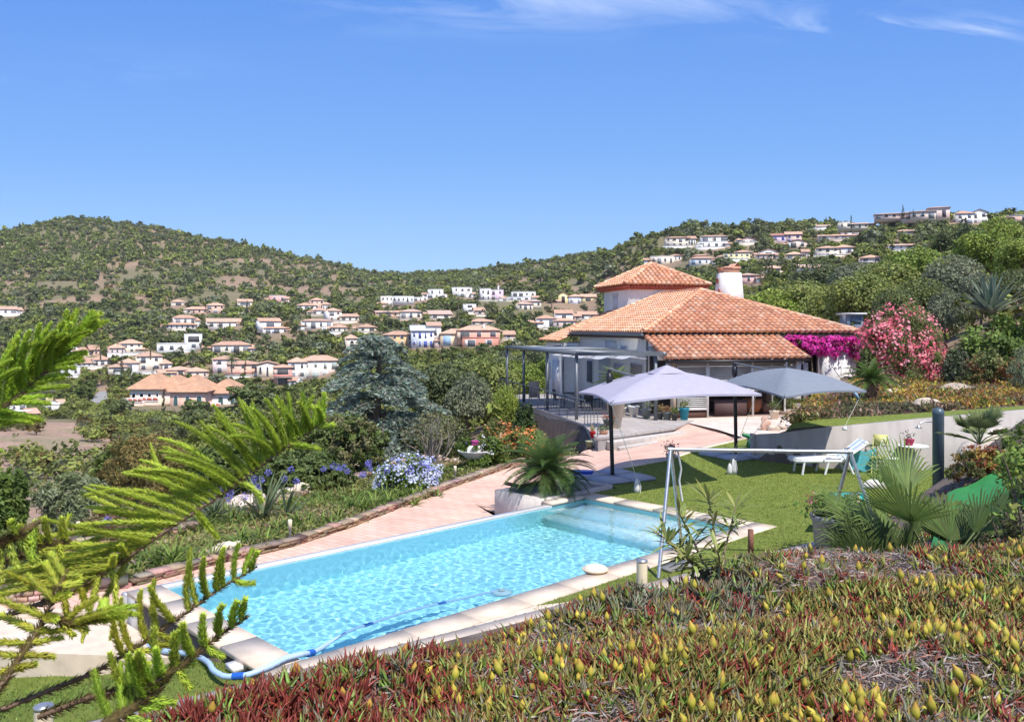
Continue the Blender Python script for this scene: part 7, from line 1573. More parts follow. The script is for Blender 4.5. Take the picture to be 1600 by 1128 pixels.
# ornaments ----------------------------------------------------------
def skinned(name, joints, edges, parent, material, sub=2):
    me = bpy.data.meshes.new(name); me.from_pydata([j[:3] for j in joints], edges, []); o = bpy.data.objects.new(name, me); COL.objects.link(o); o.parent = parent
    md = o.modifiers.new('skin', 'SKIN'); 
    for i, j in enumerate(joints): me.skin_vertices[0].data[i].radius = (j[3], j[3])
    me.skin_vertices[0].data[0].use_root = True; md.use_smooth_shade = True
    s = o.modifiers.new('sub', 'SUBSURF'); s.levels = sub; s.render_levels = sub; me.materials.append(material); return o
p = onz(1178, 698, .0); root = thing('frog_statue', 'green animal shaped garden ornament at the left end of the retaining wall', 'garden ornament', p, .1); gm = mat('frog_green', (0.02,0.22,0.09), .4, vary=.15, scale=6)
skinned('body', [(-.05,0,.30,.12),(.16,0,.28,.13),(-.25,0,.38,.08),(-.42,0,.42,.06),(-.18,.08,.16,.04),(-.20,.1,.0,.035),(-.18,-.08,.16,.04),(-.20,-.1,.0,.035),(.2,.09,.14,.05),(.18,.12,.0,.04),(.2,-.09,.14,.05),(.18,-.12,.0,.04),(.34,0,.36,.04)], [(0,1),(0,2),(2,3),(0,4),(4,5),(0,6),(6,7),(1,8),(8,9),(1,10),(10,11),(1,12)], root, gm)
for y in (.04,-.04): MB().lathe([(0,-.02),(.025,0),(0,.03)], (-.36,y,.50), 8, (0.6,0.6,0.1)).build('eye', 'attr', root)
p = onz(1186, 699, 0.0); mb = MB(); mb.lathe([(0,0),(.09,0),(.11,.2),(.09,.2),(0,.15)], (0,0,0), 14, (0.06,0.12,0.40)); o = mb.build('bucket', 'attr'); o.location = p; tag(o, 'small blue bucket under the green animal ornament', 'bucket')
g = gnd(1338, 28.6); root = thing('heron_statue', 'pale blue heron ornament on a thin rod in the succulent bed', 'garden ornament', (g.x,g.y,g.z), 0, None, .62); skinned('body', [(0,0,.72,.085),(.15,0,.52,.03),(-.08,0,.85,.05),(-.16,0,.95,.028),(-.05,0,1.06,.022),(-.02,0,1.14,.022),(-.12,0,1.18,.028),(-.28,0,1.15,.01)], [(0,1),(0,2),(2,3),(3,4),(4,5),(5,6),(6,7)], root, mat('heron_blue', (0.28,0.48,0.60), .4)); MB().tube([(0.02,0,-.05),(0.0,0,.70)], .012, 6, (0.3,0.3,0.3)).build('rod', 'attr', root)
rk = [(1195,668,.2,.3,(0.55,0.36,0.27),"reddish pointed rock at the left corner of the upper lawn"),(1207,671,.22,.16,(0.62,0.52,0.42),"pale rock beside the reddish pointed rock"),(1222,669,.2,.12,(0.6,0.48,0.4),"flat pale rock at the corner of the upper lawn")]
for i,(px,by,r,h,c,lb) in enumerate(rk): p = onz(px, by, .05 if i else .1); rock('garden_rock', lb, (p.x,p.y,p.z+h*.4), (r,r*.7,h), 20+i, c)
for i,(px,Y,rx,h,c,lb) in enumerate(((1441,27.2,.42,.24,(0.52,0.43,0.33),"large beige rock behind the shower on the upper lawn"),(1455,27.3,.3,.25,(0.5,0.42,0.33),"smaller beige rock touching the large beige one"),(1500,31,.7,.2,(0.4,0.32,0.24),"flat brown rock among the yellow succulents"),(1412,31.5,.5,.16,(0.55,0.46,0.36),"pale flat stone in the middle of the succulent slope"),(1460,33.5,.5,.15,(0.58,0.5,0.42),"pale stone high in the succulent slope"),(1570,18.5,.8,.45,(0.72,0.62,0.5),"cream boulder between red succulents at right"))):
    g = gnd(px, Y); rock('garden_rock', lb, (g.x,g.y,g.z+h*.45), (rx,rx*.6,h), 30+i, c)
# neighbour's small flat roofed shed above the villa roof end
g = at(1337, 503, 47); root = thing('shed', 'small grey-blue shed with flat white roof above the right roof end', 'shed', g); MB().b6(-.42,.42,0,1.2,-.8,.4,(0.22,0.27,0.33)).build('wall', 'attr', root); MB().b6(-.55,.55,-.2,1.4,.4,.49,(0.72,0.73,0.74)).build('roof', 'attr', root); MB().b6(-.3,.3,-.03,-.005,-.1,.32,(0.10,0.14,0.2)).build('window', 'attr', root)
# pool things --------------------------------------------------------
c_ = onz(930, 893, .012); root = thing('skimmer_stone', 'round cream stone with a darker rim on the pool coping', 'stone lid', (c_.x,c_.y,.0135), .3); MB().lathe([(0,0),(.18,0),(.22,.04),(.21,.055),(.19,.05)], (0,0,0), 28, (0.62,0.50,0.36)).build('rim', 'attr', root); MB().lathe([(.19,.05),(.17,.085),(.10,.105),(0,.11)], (0,0,0), 28, (0.76,0.66,0.52)).build('cap', mat('cap_stone', (0.76,0.66,0.52), .85, vary=.12, scale=8), root)
def hose():
    ctrl = [(232,1012,-.5),(252,1020,-.45),(285,1024,-.4),(312,1030,-.3),(327,1040,-.12),(333,1052,-.08),(350,1062,-.06),(385,1060,-.02),(420,1046,.03),(446,1032,.05),(470,1026,.04),(490,1024,-.06),(520,1005,-.14),(552,990,-.17),(582,980,-.16),(630,966,-.2),(680,953,-.2),(730,945,-.24),(772,936,-.26)]
    P = [np.array(onz(a,b,z))+np.array([0,0,.035]) for a,b,z in ctrl]; t = np.arange(len(P)); tt = np.linspace(0,len(P)-1,120); Q = np.array([np.interp(tt,t,[p[k] for p in P]) for k in range(3)]).T
    for _ in range(3): Q[1:-1] = (Q[:-2]+2*Q[1:-1]+Q[2:])/4
    root = thing('pool_hose', 'light blue corrugated pool cleaner hose running from the lower lawn into the pool', 'hose', tuple(Q[0])); mb = MB(); r = .034+.003*np.sin(np.arange(120)*2.6); mb.tube(Q-Q[0], r, 12); mb.build('tube', mat('hose_blue', (0.42,0.58,0.82), .45), root, smooth=True)
    for ob in root.children: ob.cycles.is_caustics_receiver = True
    for i in (44, 71, 91, 107): d = Q[i+1]-Q[i-1]; d /= np.linalg.norm(d); MB().tube([Q[i]-d*.07-Q[0], Q[i]+d*.07-Q[0]], .043, 12).build('connector', mat('connector_blue', (0.02,0.12,0.5), .4), root, smooth=True).cycles.is_caustics_receiver = True
hose()
c_ = onz(784, 936, -.25); root = thing('pool_cleaner', 'pool cleaner head just under the water at the end of the hose', 'pool cleaner', c_); MB().lathe([(0,0),(.16,0),(.18,.05),(.12,.1),(0,.12)], (0,0,-.06), 18, (0.50,0.64,0.66)).build('body', 'attr', root); MB().lathe([(0,0),(.05,0),(.05,.06),(0,.07)], (0,0,.06), 12, (0.6,0.6,0.55)).build('cap', 'attr', root)
for ob in root.children: ob.cycles.is_caustics_receiver = True
c_ = onz(377, 1036, -.07); mb = MB(); mb.box((c_.x,c_.y,-.09), (.30,.22,.07), math.atan2(U[1],U[0]), (0.78,0.74,0.70)); o = mb.build('step_stone', 'attr'); tag(o, 'single white slab beside the pool coping on the lower lawn', 'stone slab')
c_ = onz(1062, 885, .02); mb = MB(); mb.box((c_.x,c_.y,.035), (.75,.3,.05), .62, (0.24,0.23,0.22)); o = mb.build('dark_board', 'attr'); tag(o, 'dark flat board lying on the grass strip behind the oleander sprig', 'board')
c_ = onz(996, 941, .0); g = gnd(996, 10.6); mb = MB(); mb.prism([(g.x-.3,g.y-.15),(g.x+.35,g.y-.05),(g.x+.3,g.y+.3),(g.x-.25,g.y+.2)], g.z+.12, g.z+.2); o = mb.build('green_mat', mat('green_mat', (0.01,0.20,0.05), .7)); tag(o, 'scrap of bright green matting at the edge of the ice plants', 'mat')
# grey tub with flowers and cream slab by it
p = onz(1306, 868, 0.0); root = thing('flower_tub', 'tall grey round tub with leafy green plant at the lawn edge', 'planter', (p.x,p.y,0)); MB().lathe([(0,0),(.34,0),(.40,.62),(.43,.64),(.43,.72),(.37,.72),(.35,.62),(0,.6)], (0,0,0), 26).build('body', mat('tub', (0.26,0.26,0.25), .8, vary=.15, scale=6), root, smooth=True)
rng = np.random.default_rng(4); mb = MB(); P = np.array([0,0,.86])+rng.normal(0,1,(1100,3))*np.array([.22,.2,.10]); cards(mb, P, .10, jit((0.12,0.19,0.04),1100,.25,rng), rng); mb.build('plant', 'leaf', root); mb = MB(); P = np.array([-.4,0,.98])+rng.normal(0,1,(50,3))*np.array([.05,.05,.1]); cards(mb, P, .05, jit((0.55,0.14,0.2),50,.2,rng), rng); P = np.array([-.3,-.1,.78])+rng.normal(0,1,(60,3))*np.array([.08,.08,.04]); cards(mb, P, .05, jit((0.7,0.55,0.52),60,.2,rng), rng); mb.build('blossom', 'flower', root)
p = onz(1272, 828, 0.0); mb = MB(); mb.prism([(p.x-.15,p.y-.3),(p.x+.5,p.y-.3),(p.x+.55,p.y+.35),(p.x+.15,p.y+.3)], .25, .28); mb.b6(p.x+.1,p.x+.16,p.y-.02,p.y+.04,0,.25); o = mb.build('side_table', 'metal_grey'); tag(o, 'small low grey side table left of the flower tub', 'table')
p = onz(1326, 783, 0.0); mb = MB(); mb.b6(-.35,.35,-.25,.25,.0,.16,(0.02,0.55,0.58)); o = mb.build('cyan_box', 'attr'); o.location = p; tag(o, 'flat bright cyan box on the lawn behind the swing leg', 'box')
p = onz(1364, 762, 0.0); rock('garden_rock', 'white stone on the lawn behind the fan palm', (p.x,p.y,.06), (.3,.2,.16), 55, (0.72,0.68,0.62))
# ================================================================== FOREGROUND
# green artificial grass mat behind the fan palm on the bank
xs = [(1430,9.8),(1600,9.4),(1680,13.5),(1480,14.2)]
mb = MB(); P = [gnd(a,b) for a,b in xs]; n = 14; V_ = []
for i in range(n):
    for j in range(n):
        s, t = i/(n-1), j/(n-1); a = P[0].lerp(P[1], s); b = P[3].lerp(P[2], s); q = a.lerp(b, t); V_.append((q.x,q.y,float(ground(q.x,q.y))+.10+.02*math.sin(i*1.7+j)))
mb.add(V_, [(i*n+j,(i+1)*n+j,(i+1)*n+j+1,i*n+j+1) for i in range(n-1) for j in range(n-1)]); o = mb.build('green_tarp', mat('tarp', (0.045,0.30,0.06), .65, vary=.12, scale=5, bump=.5, bscale=3, bdist=.05), smooth=True); tag(o, 'bright green ground sheet spread on the bank behind the fan palm', 'ground sheet')
def fan_palm(name, label, loc, n, L_, R_, seed, col=(0.13,0.19,0.045), azs=None):
    rng = np.random.default_rng(seed); root = thing(name, label, 'fan palm', loc); mb = MB(); st = MB()
    for k in range(n):
        az = k*2.39996+rng.normal(0,.2) if azs is None else azs[k % len(azs)] + rng.normal(0,.25); el = rng.uniform(.25,1.35) if azs is None else rng.uniform(.15,1.2); l = L_*rng.uniform(.6,1.1); d = np.array([math.cos(az)*math.cos(el), math.sin(az)*math.cos(el), math.sin(el)])
        hub = d*l; st.tube([(0,0,0), d*l*.5+np.array([0,0,.03]), hub], .011, 5, (0.16,0.20,0.07))
        side = np.array([-math.sin(az), math.cos(az), 0]); up = np.cross(side, d); m = 26; cc = np.array(col)*rng.uniform(.75,1.25)
        for i in range(m):
            ph = (i/(m-1)-.5)*2.15; dr = d*math.cos(ph)+side*math.sin(ph); Ls = R_*(.62+.38*math.cos(ph))*rng.uniform(.85,1.08); w = .0135; wv = np.cross(dr, up); wv /= np.linalg.norm(wv)+1e-9
            q = [hub, hub+dr*Ls*.5+up*.02, hub+dr*Ls*.8-np.array([0,0,.02]), hub+dr*Ls-np.array([0,0,(.06+.16*rng.uniform())*Ls])]
            ws = [.003, w, w*.7, .001]; V_ = []
            for a, b in zip(q, ws): V_ += [a-wv*b, a+up*b*.35, a+wv*b]
            mb.add(V_, [(3*a,3*a+1,3*a+4,3*a+3) for a in range(3)]+[(3*a+1,3*a+2,3*a+5,3*a+4) for a in range(3)], jit(cc,1,.12,rng)[0])
    mb.build('leaves', 'leaf', root); st.build('stalks', 'attr', root); return root
g = gnd(1465, 9.2); fan_palm('fan_palm', 'dwarf fan palm with spiky grey-green leaves in front of the green sheet', g+Vector((0,0,.15)), 24, 1.0, .80, 3, azs=[0.1,.6,1.2,1.7,2.3,2.9,3.3,.3,2.6,1.0,-.3,3.6])
g = gnd(1380, 9.0); fan_palm('fan_palm', 'smaller darker fan palm left of the large one', g-Vector((0,0,.15)), 15, .75, .62, 9, col=(0.10,0.14,0.04))
g = gnd(1530, 16.5); fan_palm('fan_palm', 'small fan palm in front of the end of the retaining wall', g+Vector((0,0,.15)), 14, .5, .42, 12, col=(0.2,0.24,0.09))
big('red_succulent', "mound of rust red and yellow succulents at right before the wall end", 1478, 1600, 684, 14.5, 5000, .075, [(0.30,0.10,0.04),(0.36,0.24,0.05),(0.16,0.17,0.05)], 50, cat='succulent', aspect=.35, upb=.9)
big('shrub', "bright green fine leaved shrub at the right edge above the red succulents", 1560, 1640, 640, 11.5, 3500, .06, [(0.20,0.27,0.05),(0.14,0.20,0.04)], 51, cat='bush')
big('shrub', "tangled dry shrub at the right edge below the green sheet", 1530, 1660, 760, 7.6, 7000, .05, [(0.14,0.16,0.06),(0.20,0.16,0.10),(0.10,0.13,0.04)], 52, cat='bush', aspect=.28)
big('shrub', "twiggy grey-green shrub hanging over the green sheet at right", 1575, 1680, 690, 8.6, 5000, .05, [(0.12,0.15,0.05),(0.17,0.17,0.08)], 53, cat='bush', aspect=.28)
# dark conifer branch entering at the right edge
def side_branch():
    root = thing('conifer', 'dark conifer whose branch tip enters at the right edge', 'tree', (9.9,14.0,float(ground(9.9,14.0)))); B = np.array(root.location); rng = np.random.default_rng(3)
    MB().tube([(0,0,-.2),(.1,0,1.2),(.0,0,3.0)], [.09,.07,.03], 8).build('trunk', 'bark', root); br = MB(); nd = MB()
    for k in range(26):
        z = rng.uniform(.9,3.0); az = rng.uniform(0,6.28) if k > 9 else rng.uniform(2.7,3.6); L_ = rng.uniform(.6,1.25)*(1.25-z*.2); d = np.array([math.cos(az),math.sin(az),.05]); t = np.linspace(0,1,7)[:,None]; P = np.array([0,0,z])+d*L_*t-np.array([0,0,.16])*t**2; br.tube(P, np.linspace(.016,.004,7), 4, cap=False)
        m = 240; tt = rng.uniform(.2,1,m)[:,None]; C = np.array([0,0,z])+d*L_*tt-np.array([0,0,.16])*tt**2+rng.normal(0,.045,(m,3)); cards(nd, C, .08, jit((0.07,0.12,0.05),m,.25,rng), rng, aspect=.13)
    br.build('branches', 'bark', root); nd.build('needles', 'leaf', root)
side_branch()
# young leafy sapling at the right edge
def sapling():
    g = gnd(1590, 7.2); root = thing('sapling', 'thin sapling with fresh green leaves at the right edge', 'sapling', g); rng = np.random.default_rng(5); MB().tube([(.12,0,-.1),(.05,0,.5),(-.08,0,1.0),(-.16,.05,1.25)], [.014,.011,.008,.004], 6, (0.1,0.07,0.06)).build('stem', 'attr', root); mb = MB()
    for k in range(30): c = np.array([-.05,0,.95])+rng.normal(0,1,3)*np.array([.10,.10,.18]); cards(mb, c+rng.normal(0,.035,(9,3)), .07, jit((0.22,0.30,0.06),9,.2,rng), rng, aspect=.5)
    mb.build('leaves', 'leaf', root)
sapling()
# oleander sprig -----------------------------------------------------
def sprig():
    g = gnd(1118, 4.15); root = thing('oleander_sprig', 'young oleander with long narrow leaves rising in front of the pool corner', 'oleander', g); rng = np.random.default_rng(17); mb = MB(); st = MB(); B = np.array(g)
    tips = [(1105,775,4.25),(1150,790,4.3),(1060,800,4.2),(1040,845,4.1),(1070,870,4.05),(1020,830,4.2),(1120,860,4.0)]
    for k, (px, py, Y) in enumerate(tips):
        e = np.array(at(px, py, Y))-B; s = np.array([0,0,-.05]); m1 = e*.45+np.array([.04*math.cos(k),.03,.03]); t = np.linspace(0,1,9)[:,None]; P = (1-t)**2*s+2*t*(1-t)*m1+t**2*e; st.tube(P, np.linspace(.008,.003,9), 6, (0.20,0.16,0.09), cap=False)
        for i in range(40 if k < 4 else 30):
            tt = rng.uniform(.5,1.0) if k < 2 else rng.uniform(.35,1.0); c = (1-tt)**2*s+2*tt*(1-tt)*m1+tt**2*e; az = rng.uniform(0,6.28); el = rng.uniform(-.3,1.0)+.25*(tt>.9); d = np.array([math.cos(az)*math.cos(el),math.sin(az)*math.cos(el),math.sin(el)])
            L_ = rng.uniform(.10,.17); sd_ = np.cross(d,[0,0,1.]); sd_ /= np.linalg.norm(sd_)+1e-9; V_ = []; w = .0085
            for j in range(6): q = j/5; ww = w*math.sin(math.pi*min(.98,q*.9+.06)); p = c+d*L_*q-np.array([0,0,.03])*q*q; V_ += [p-sd_*ww, p-np.array([0,0,.0015])*(j%5>0), p+sd_*ww]
            mb.add(V_, [(3*a,3*a+1,3*a+4,3*a+3) for a in range(5)]+[(3*a+1,3*a+2,3*a+5,3*a+4) for a in range(5)], jit((0.26,0.30,0.09),1,.25,rng)[0])
    mb.build('leaves', 'leaf', root); st.build('stems', 'attr', root)
sprig()
# ------------------------------------------------------------------ ice plants
def finger(L_, r, bend, rng, red=0.3, seg=4):
    """one three sided succulent leaf along +z bending towards +x; returns verts, faces, colour weights"""
    V_ = []; T = []
    for i in range(seg+1):
        t = i/seg; rr = r*(.65+.5*math.sin(min(1,t*1.3+.1)*math.pi*.72))*(1-t**4*.96); x = bend*L_*t*t; z = L_*t*(1-.12*bend*t)
        for a in (0,2.094,4.189): V_.append((x+rr*math.cos(a), rr*math.sin(a), z)); T.append(t)
    f = [(3*i+j, 3*i+(j+1)%3, 3*i+3+(j+1)%3, 3*i+3+j) for i in range(seg) for j in range(3)]
    return np.array(V_), np.array(f), np.array(T)
def rotz(v, a): c, s = np.cos(a), np.sin(a); return np.c_[v[:,0]*c-v[:,1]*s, v[:,0]*s+v[:,1]*c, v[:,2]]
def clump(rng, kind, nl, L_, r):
    VV=[]; FF=[]; CC=[]; n=0
    for k in range(nl):
        v, f, t = finger(L_*rng.uniform(.6,1.2), r*rng.uniform(.8,1.2), rng.uniform(.0,.55), rng); v = rotz(v, 0); tilt = rng.uniform(.03,.50); c, s = math.cos(tilt), math.sin(tilt); v = np.c_[v[:,0]*c+v[:,2]*s, v[:,1], -v[:,0]*s+v[:,2]*c]; v = rotz(v, rng.uniform(0,6.28)); v[:,:2] += rng.normal(0,.011,2)
        base = {'green': (0.18,0.30,0.055), 'olive': (0.28,0.32,0.07), 'red': (0.20,0.05,0.035), 'grey': (0.21,0.26,0.14)}[kind]; tip = {'green': (0.25,0.13,0.05), 'olive': (0.30,0.13,0.05), 'red': (0.33,0.06,0.04), 'grey': (0.22,0.13,0.10)}[kind]
        q = rng.uniform(.25,.95); m = np.clip((t-q)/(1-q+.01),0,1)[:,None]
        if rng.uniform() < .03: base, tip = (0.42,0.06,0.03), (0.5,0.10,0.05)
        CC.append((np.array(base)*(1-m)+np.array(tip)*m)*rng.uniform(.7,1.3)); VV.append(v); FF.append(f+n); n += len(v)
    return np.vstack(VV), np.vstack(FF), np.vstack(CC)
def bud(rng, s=1.0):
    prof = [(.0035,0),(.005,.02),(.011,.032),(.0135,.042),(.0115,.052),(.006,.062),(.0015,.072)]; n = 7; ang = np.arange(n)*2*math.pi/n; V_ = np.vstack([np.c_[r*np.cos(ang)*(1+.12*np.cos(ang*5)), r*np.sin(ang), np.full(n,z)] for r, z in prof])*s
    f = np.array([(i*n+j, i*n+(j+1)%n, (i+1)*n+(j+1)%n, (i+1)*n+j) for i in range(len(prof)-1) for j in range(n)]); t = np.repeat(np.arange(len(prof))/(len(prof)-1), n)[:,None]
    g, y, o = np.array((0.16,0.24,0.04)), np.array((0.60,0.62,0.07)), np.array((0.62,0.22,0.06)); yy = y*rng.uniform(.75,1.25)*np.array((1,rng.uniform(.8,1.1),1)); k = rng.uniform(0,1)
    c = g*(1-np.clip(t*2.5,0,1))+yy*np.clip(t*2.5,0,1); m = np.clip((t-.62)/.3,0,1)*k; c = c*(1-m)+o*m; return V_, f, c
def iceplants():
    rng = np.random.default_rng(123); var = {k: [clump(rng, k, rng.integers(7,12), .092, .0066) for _ in range(6)] for k in ('green','olive','red','grey')}; buds = [bud(rng, s) for s in (.50,.80,1.1,.65,.95,.72)]
    mb = MB(); bb = MB(); dry = MB(); cnt = 0; nb = 0
    N = 64000; D = 1.35*(15/1.35)**(rng.uniform(0,1,N)**.92); px = rng.uniform(-120, 2500, N); X = (px-CX)/F*D; Y = D; Z = ground(X, Y); s_ = .594*X-.804*(Y-11.5)
    dens = np.clip(1.5/D*2.0, .0, 1)
    ok = (s_ > .25) & (Z > .3) & (px > -100)
    # keep density per area roughly constant near and thinner on the hidden slope
    ok &= rng.uniform(size=N) < np.where(s_ > 5.6, 1.0, .55)
    for x, y, z, p_, s in zip(X[ok], Y[ok], Z[ok], px[ok], s_[ok]):
        d1 = fbm(x*1.0, y*1.0, .55, 2); d2 = fbm(x, y, .9, 8); pyy = HZ+(CAMZ-z)/y*F
        isdry = (d1 + rng.normal(0,.04) + .02*(p_ > 1150)*(pyy > 900) > .60 and s > 6.0) or (p_ > 1330 and pyy < 925 and rng.uniform() < .35) or (850 < p_ < 1200 and pyy < 975 and rng.uniform() < .45)
        if isdry and rng.uniform() < .86: continue
        u = rng.uniform()
        lefty = np.clip((1000-p_)/700, 0, 1)
        kind = 'red' if u < .16+.50*lefty*(d2 > .36) else 'grey' if (u < .55 and pyy < 985 and 820 < p_ < 1190) or u > .93 else 'olive' if u < .62 else 'green'
        v, f, c = var[kind][rng.integers(6)]; sc = rng.uniform(.6,1.1)*(.75+.5*fbm(x, y, .4, 21)); v = rotz(v, rng.uniform(0,6.28))*sc; k = rng.uniform(.85,1.15)
        mb.add(v+np.array([x,y,z-.005]), f, np.clip(c*k,0,1)); cnt += 1
        pb = .085 if s > 5.7 else .05; pb *= (.4 if p_ < 700 else 1.1) * (2.2 if fbm(x, y, .35, 15) > .55 else .45)
        if rng.uniform() < pb:
            v, f, c = buds[rng.integers(6)]; tl = abs(rng.normal(0,.38)); az = rng.uniform(0,6.28); v = v*np.array([1,1,1.0]); cc, ss = math.cos(tl), math.sin(tl); v = np.c_[v[:,0]*cc+v[:,2]*ss, v[:,1], -v[:,0]*ss+v[:,2]*cc]; v = rotz(v, az)
            bb.add(v+np.array([x+rng.normal(0,.01),y+rng.normal(0,.01),z+rng.uniform(.022,.040)]), f, np.clip(c*rng.uniform(.85,1.15)*(1 if p_ > 650 else np.array([1.05,.8,1])),0,1)); nb += 1
    # dry grey stems and dead leaves lying between the clumps
    M_ = 170000; D = 1.35*(6.5/1.35)**(rng.uniform(0,1,M_)**.8); px = rng.uniform(-60,2300,M_); X = (px-CX)/F*D; Z = ground(X, D); s_ = .594*X-.804*(D-11.5); ok = s_ > 4.2; X, D, Z = X[ok], D[ok], Z[ok]; n = len(X)
    dcl = fbm(X, D, .55, 2); kk = rng.uniform(size=n) < np.where(dcl > .55, 1, .4); X, D, Z, dcl = X[kk], D[kk], Z[kk], dcl[kk]; n = len(X)
    pal = np.array([(0.42,0.37,0.34),(0.32,0.26,0.23),(0.50,0.42,0.35),(0.42,0.18,0.12),(0.22,0.18,0.15)])[rng.integers(0,5,n)]
    dr = rng.normal(size=(n,3)); dr[:,2] *= .35
    cards(dry, np.c_[X, D, Z+np.abs(rng.normal(0.008,.014,n))+.02*(dcl>.56)], .06, pal*rng.uniform(.7,1.3,(n,1)), rng, aspect=.10, dirs=dr)
    m = mat('ice_leaf', (0.2,0.2,0.05), .42, attr=True, vary=.12, scale=30, spec=.45, trans=.12); m2 = mat('ice_bud', (0.5,0.4,0.05), .5, attr=True, vary=.08, scale=40, spec=.3, trans=.2)
    o = mb.build('ice_plant', m, smooth=True); tag(o, 'ice plant with finger-like green and red leaves covering the near bank', 'ice plant', kind='stuff')
    o = bb.build('ice_plant_buds', m2, smooth=True); tag(o, 'yellow closed buds of the ice plants on the near bank', 'buds', kind='stuff')
    o = dry.build('dry_stems', 'leaf'); tag(o, 'dry grey and reddish stems littering the bank between ice plants', 'litter', kind='stuff'); print('ICE', cnt, nb, n)
iceplants()
# ------------------------------------------------------------------ araucaria branches at the left
def araucaria():
    base = (-2.3, 2.0, float(ground(-2.3, 2.0))); root = thing('norfolk_pine', 'young araucaria whose yellow-green feathery branches reach in from the left', 'norfolk pine', base); B = np.array(base); rng = np.random.default_rng(42)
    tk = MB(); tk.tube([(0,0,-.2),(.0,0,1.0),(.02,0,1.9)], [.04,.03,.012], 10); tk.build('trunk', 'bark', root)
    def needles(mb, P, T, Ln, rad, n, col):
        """short curved scales packed round a branchlet axis"""
        k = len(P); q = rng.uniform(0,k-1.001,n); i = q.astype(int); f = (q-i)[:,None]; C = P[i]*(1-f)+P[i+1]*f; D = T[i]; a = rng.normal(size=(n,3)); a -= (a*D).sum(1)[:,None]*D; a /= np.linalg.norm(a,axis=1)[:,None]
        taper = (1-(q/(k-1))**3*.6)[:,None]; d = D*.55+a*.9; e = np.cross(D, a); L_ = Ln*rng.uniform(.75,1.2,(n,1))*taper; w = L_*.13
        V_ = np.stack([C-e*w, C+e*w, C+d*L_*.6+e*w*.8+D*L_*.1, C+d*L_*.6-e*w*.8+D*L_*.1, C+d*L_+D*L_*.35], 1).reshape(-1,3)
        idx = np.arange(n)*5; qd = np.stack([idx,idx+1,idx+2,idx+3],1); tr = np.stack([idx+3,idx+2,idx+4],1); c = np.repeat(jit(col,n,.14,rng),5,axis=0); mb.add(V_, qd, c); mb.f.append(tr+mb.n-len(V_))
    def branch(ctrl, nb, len_px, d0, d1, col0, col1, rr=.010, start=.12, other=.35, dens=1.0, curl=(.0,.0)):
        """ctrl: control points of the main axis; branchlets leave it in direction d0 (near the base) .. d1 (near the tip)"""
        P = np.array([np.array(at(*c))-B for c in ctrl]); t = np.arange(len(P)); tt = np.linspace(0,len(P)-1,60); Q = np.array([np.interp(tt,t,P[:,k]) for k in range(3)]).T
        for _ in range(10): Q[1:-1] = (Q[:-2]+2*Q[1:-1]+Q[2:])/4
        T = np.gradient(Q, axis=0); T /= np.linalg.norm(T,axis=1)[:,None]
        mb = MB(); mb.tube(Q, np.linspace(rr,rr*.3,60), 7, (0.16,0.10,0.06)); ax = mb.build('branch', M['attr'], root)
        
        if ctrl[0][0] <= 0: r0 = rr; z0 = max(.15, P[0][2]-.25); cb = MB(); cb.tube([np.array([0,0,z0]), (np.array([0,0,z0])+P[0])/2+np.array([0,0,.03]), P[0]], [r0*1.3, r0*1.15, r0], 7, (0.16,0.10,0.06)); cb.build('branch', M['attr'], root)
        nd = MB(); needles(nd, Q, T, .014, .01, int(900*dens), (0.20,0.15,0.06)); D0, D1 = np.array([d0[0],0,-d0[1]]), np.array([d1[0],0,-d1[1]])
        for k in range(nb):
            s = start+(1-start)*(k+.5)/nb; i = int(s*59); c = Q[i]; w = (s-start)/(1-start); Yd = B[1]+c[1]
            for sg in (1,-1):
                if sg < 0 and rng.uniform() > other: continue
                L_ = np.interp(w, np.linspace(0,1,len(len_px)), len_px)/F*Yd*rng.uniform(.85,1.15)*(1 if sg > 0 else .55)
                a0 = D0*(1-w)+D1*w; 
                if sg < 0: a0 = a0-2*(a0-T[i]*(a0@T[i])); a0 = a0*.8+T[i]*.4
                a0 = a0/np.linalg.norm(a0)+rng.normal(0,.10,3)+np.array([0,rng.uniform(-.8,.45),0]); a0 /= np.linalg.norm(a0); m = 14; pts = [c]; v = a0.copy(); cr_ = rng.normal(1,.5); bow = np.array([curl[0],0,-curl[1]])*cr_*1.6/m + T[i]*.02 + np.array([0,0,-.012])*rng.uniform(-1,1.5)
                for j in range(m-1): v = v + bow*(1+.6*j/m); v /= np.linalg.norm(v); pts.append(pts[-1]+v*L_/(m-1))
                pts = np.array(pts); TT = np.gradient(pts,axis=0); TT /= np.linalg.norm(TT,axis=1)[:,None]; cc = np.array(col0)*(1-w)+np.array(col1)*w; cc = cc*rng.uniform(.85,1.2)
                nd.tube(pts, np.linspace(.0050,.0030,m), 5, cc*.7, cap=False); needles(nd, pts, TT, .0112, .006, int(L_*4600*dens), cc); needles(nd, pts[-4:], TT[-4:], .010, .006, 40, np.array((0.62,0.72,0.09)))
        nd.build('needles', 'needle', ax)
    Yg, Gr, Ol = (0.62,0.60,0.09), (0.46,0.62,0.08), (0.54,0.58,0.09)
    branch([(-60,985,1.75),(60,945,1.8),(150,905,1.85),(250,835,1.9),(350,770,1.95),(430,710,2.0),(512,655,2.05)], 60, (190,185,165,150,130,100,70,40), (-1,.05), (.10,-1), Ol, Gr, rr=.006, start=.34, other=.12, curl=(-.35,.25))
    branch([(60,945,1.8),(110,925,1.83),(165,890,1.86),(215,862,1.9)], 5, (90,110,100), (-.9,-.5), (-.3,.8), Yg, Ol, rr=.006, start=.2, other=.8)
    branch([(-120,720,1.6),(-40,665,1.65),(20,625,1.7),(70,580,1.75),(110,545,1.78),(135,517,1.8)], 36, (130,120,105,85,60,35), (-.15,-1), (.35,-1), Gr, Gr, rr=.008, start=.1, other=.5, curl=(.35,.1))
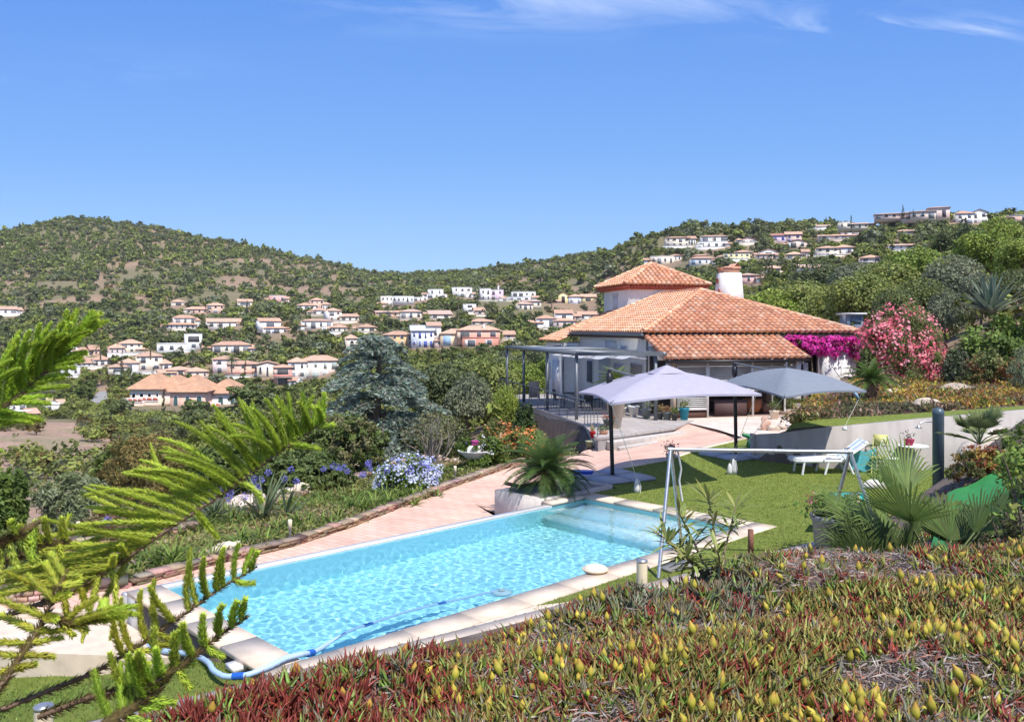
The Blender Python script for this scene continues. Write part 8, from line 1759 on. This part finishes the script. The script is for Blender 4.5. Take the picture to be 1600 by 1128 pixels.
    branch([(-40,1125,1.5),(60,1085,1.55),(150,1050,1.6),(215,1010,1.65),(300,950,1.7),(350,915,1.75),(402,885,1.8)], 13, (84,86,84,74,56,32), (-.55,-1), (.05,-1), Yg, Gr, rr=.0050, start=.42, other=.5, curl=(.1,-.1))
    branch([(60,1120,1.45),(150,1085,1.45),(225,1075,1.4),(290,1035,1.45),(345,990,1.5),(388,962,1.5)], 9, (70,72,66,58,40), (-.45,-1), (.15,-1), Ol, Gr, rr=.0045, start=.3, other=.5, curl=(.1,0))
    branch([(-60,1130,1.4),(-5,1080,1.4),(30,1030,1.45),(60,985,1.5),(85,930,1.5),(105,890,1.55)], 8, (50,90,80,60,40), (-1,.1), (-.6,-.8), Yg, Ol, rr=.0055, start=.3, other=1.0, curl=(0,.15))
    branch([(-20,880,1.7),(30,870,1.7),(70,850,1.72),(110,845,1.75)], 5, (50,40), (-.3,-1), (0,-1), Ol, Ol, rr=.005, start=.5)
    branch([(70,960,1.5),(110,975,1.5),(150,965,1.52),(170,950,1.55)], 8, (55,60,40), (.6,-.5), (.9,.2), Yg, Gr, rr=.004, start=.2, other=1.0)
    branch([(-30,870,1.55),(0,850,1.55),(30,835,1.55),(60,815,1.6)], 5, (60,50), (-.2,1), (.2,.9), Ol, Gr, rr=.004, start=.3)
    branch([(150,1140,1.35),(200,1110,1.4),(245,1080,1.42),(275,1040,1.45)], 7, (90,85,60), (-.5,-1), (.1,-1), Gr, Gr, rr=.006, start=.1, other=.6)
araucaria()
# ------------------------------------------------------------------ thin summer haze over the valley
def haze():
    mb = MB(); mb.b6(-1900, 1900, -60, 2150, -140, 175); m = bpy.data.materials.new('haze'); m.use_nodes = True; n = m.node_tree.nodes; n.remove(n['Principled BSDF'])
    v = n.new('ShaderNodeVolumePrincipled'); v.inputs['Density'].default_value = 0.00007; v.inputs['Color'].default_value = (0.93, 0.96, 1.0, 1); v.inputs['Anisotropy'].default_value = 0.0
    m.node_tree.links.new(v.outputs[0], n['Material Output'].inputs['Volume']); o = mb.build('haze', m); tag(o, 'faint summer haze over the valley', 'haze', kind='stuff')
haze()
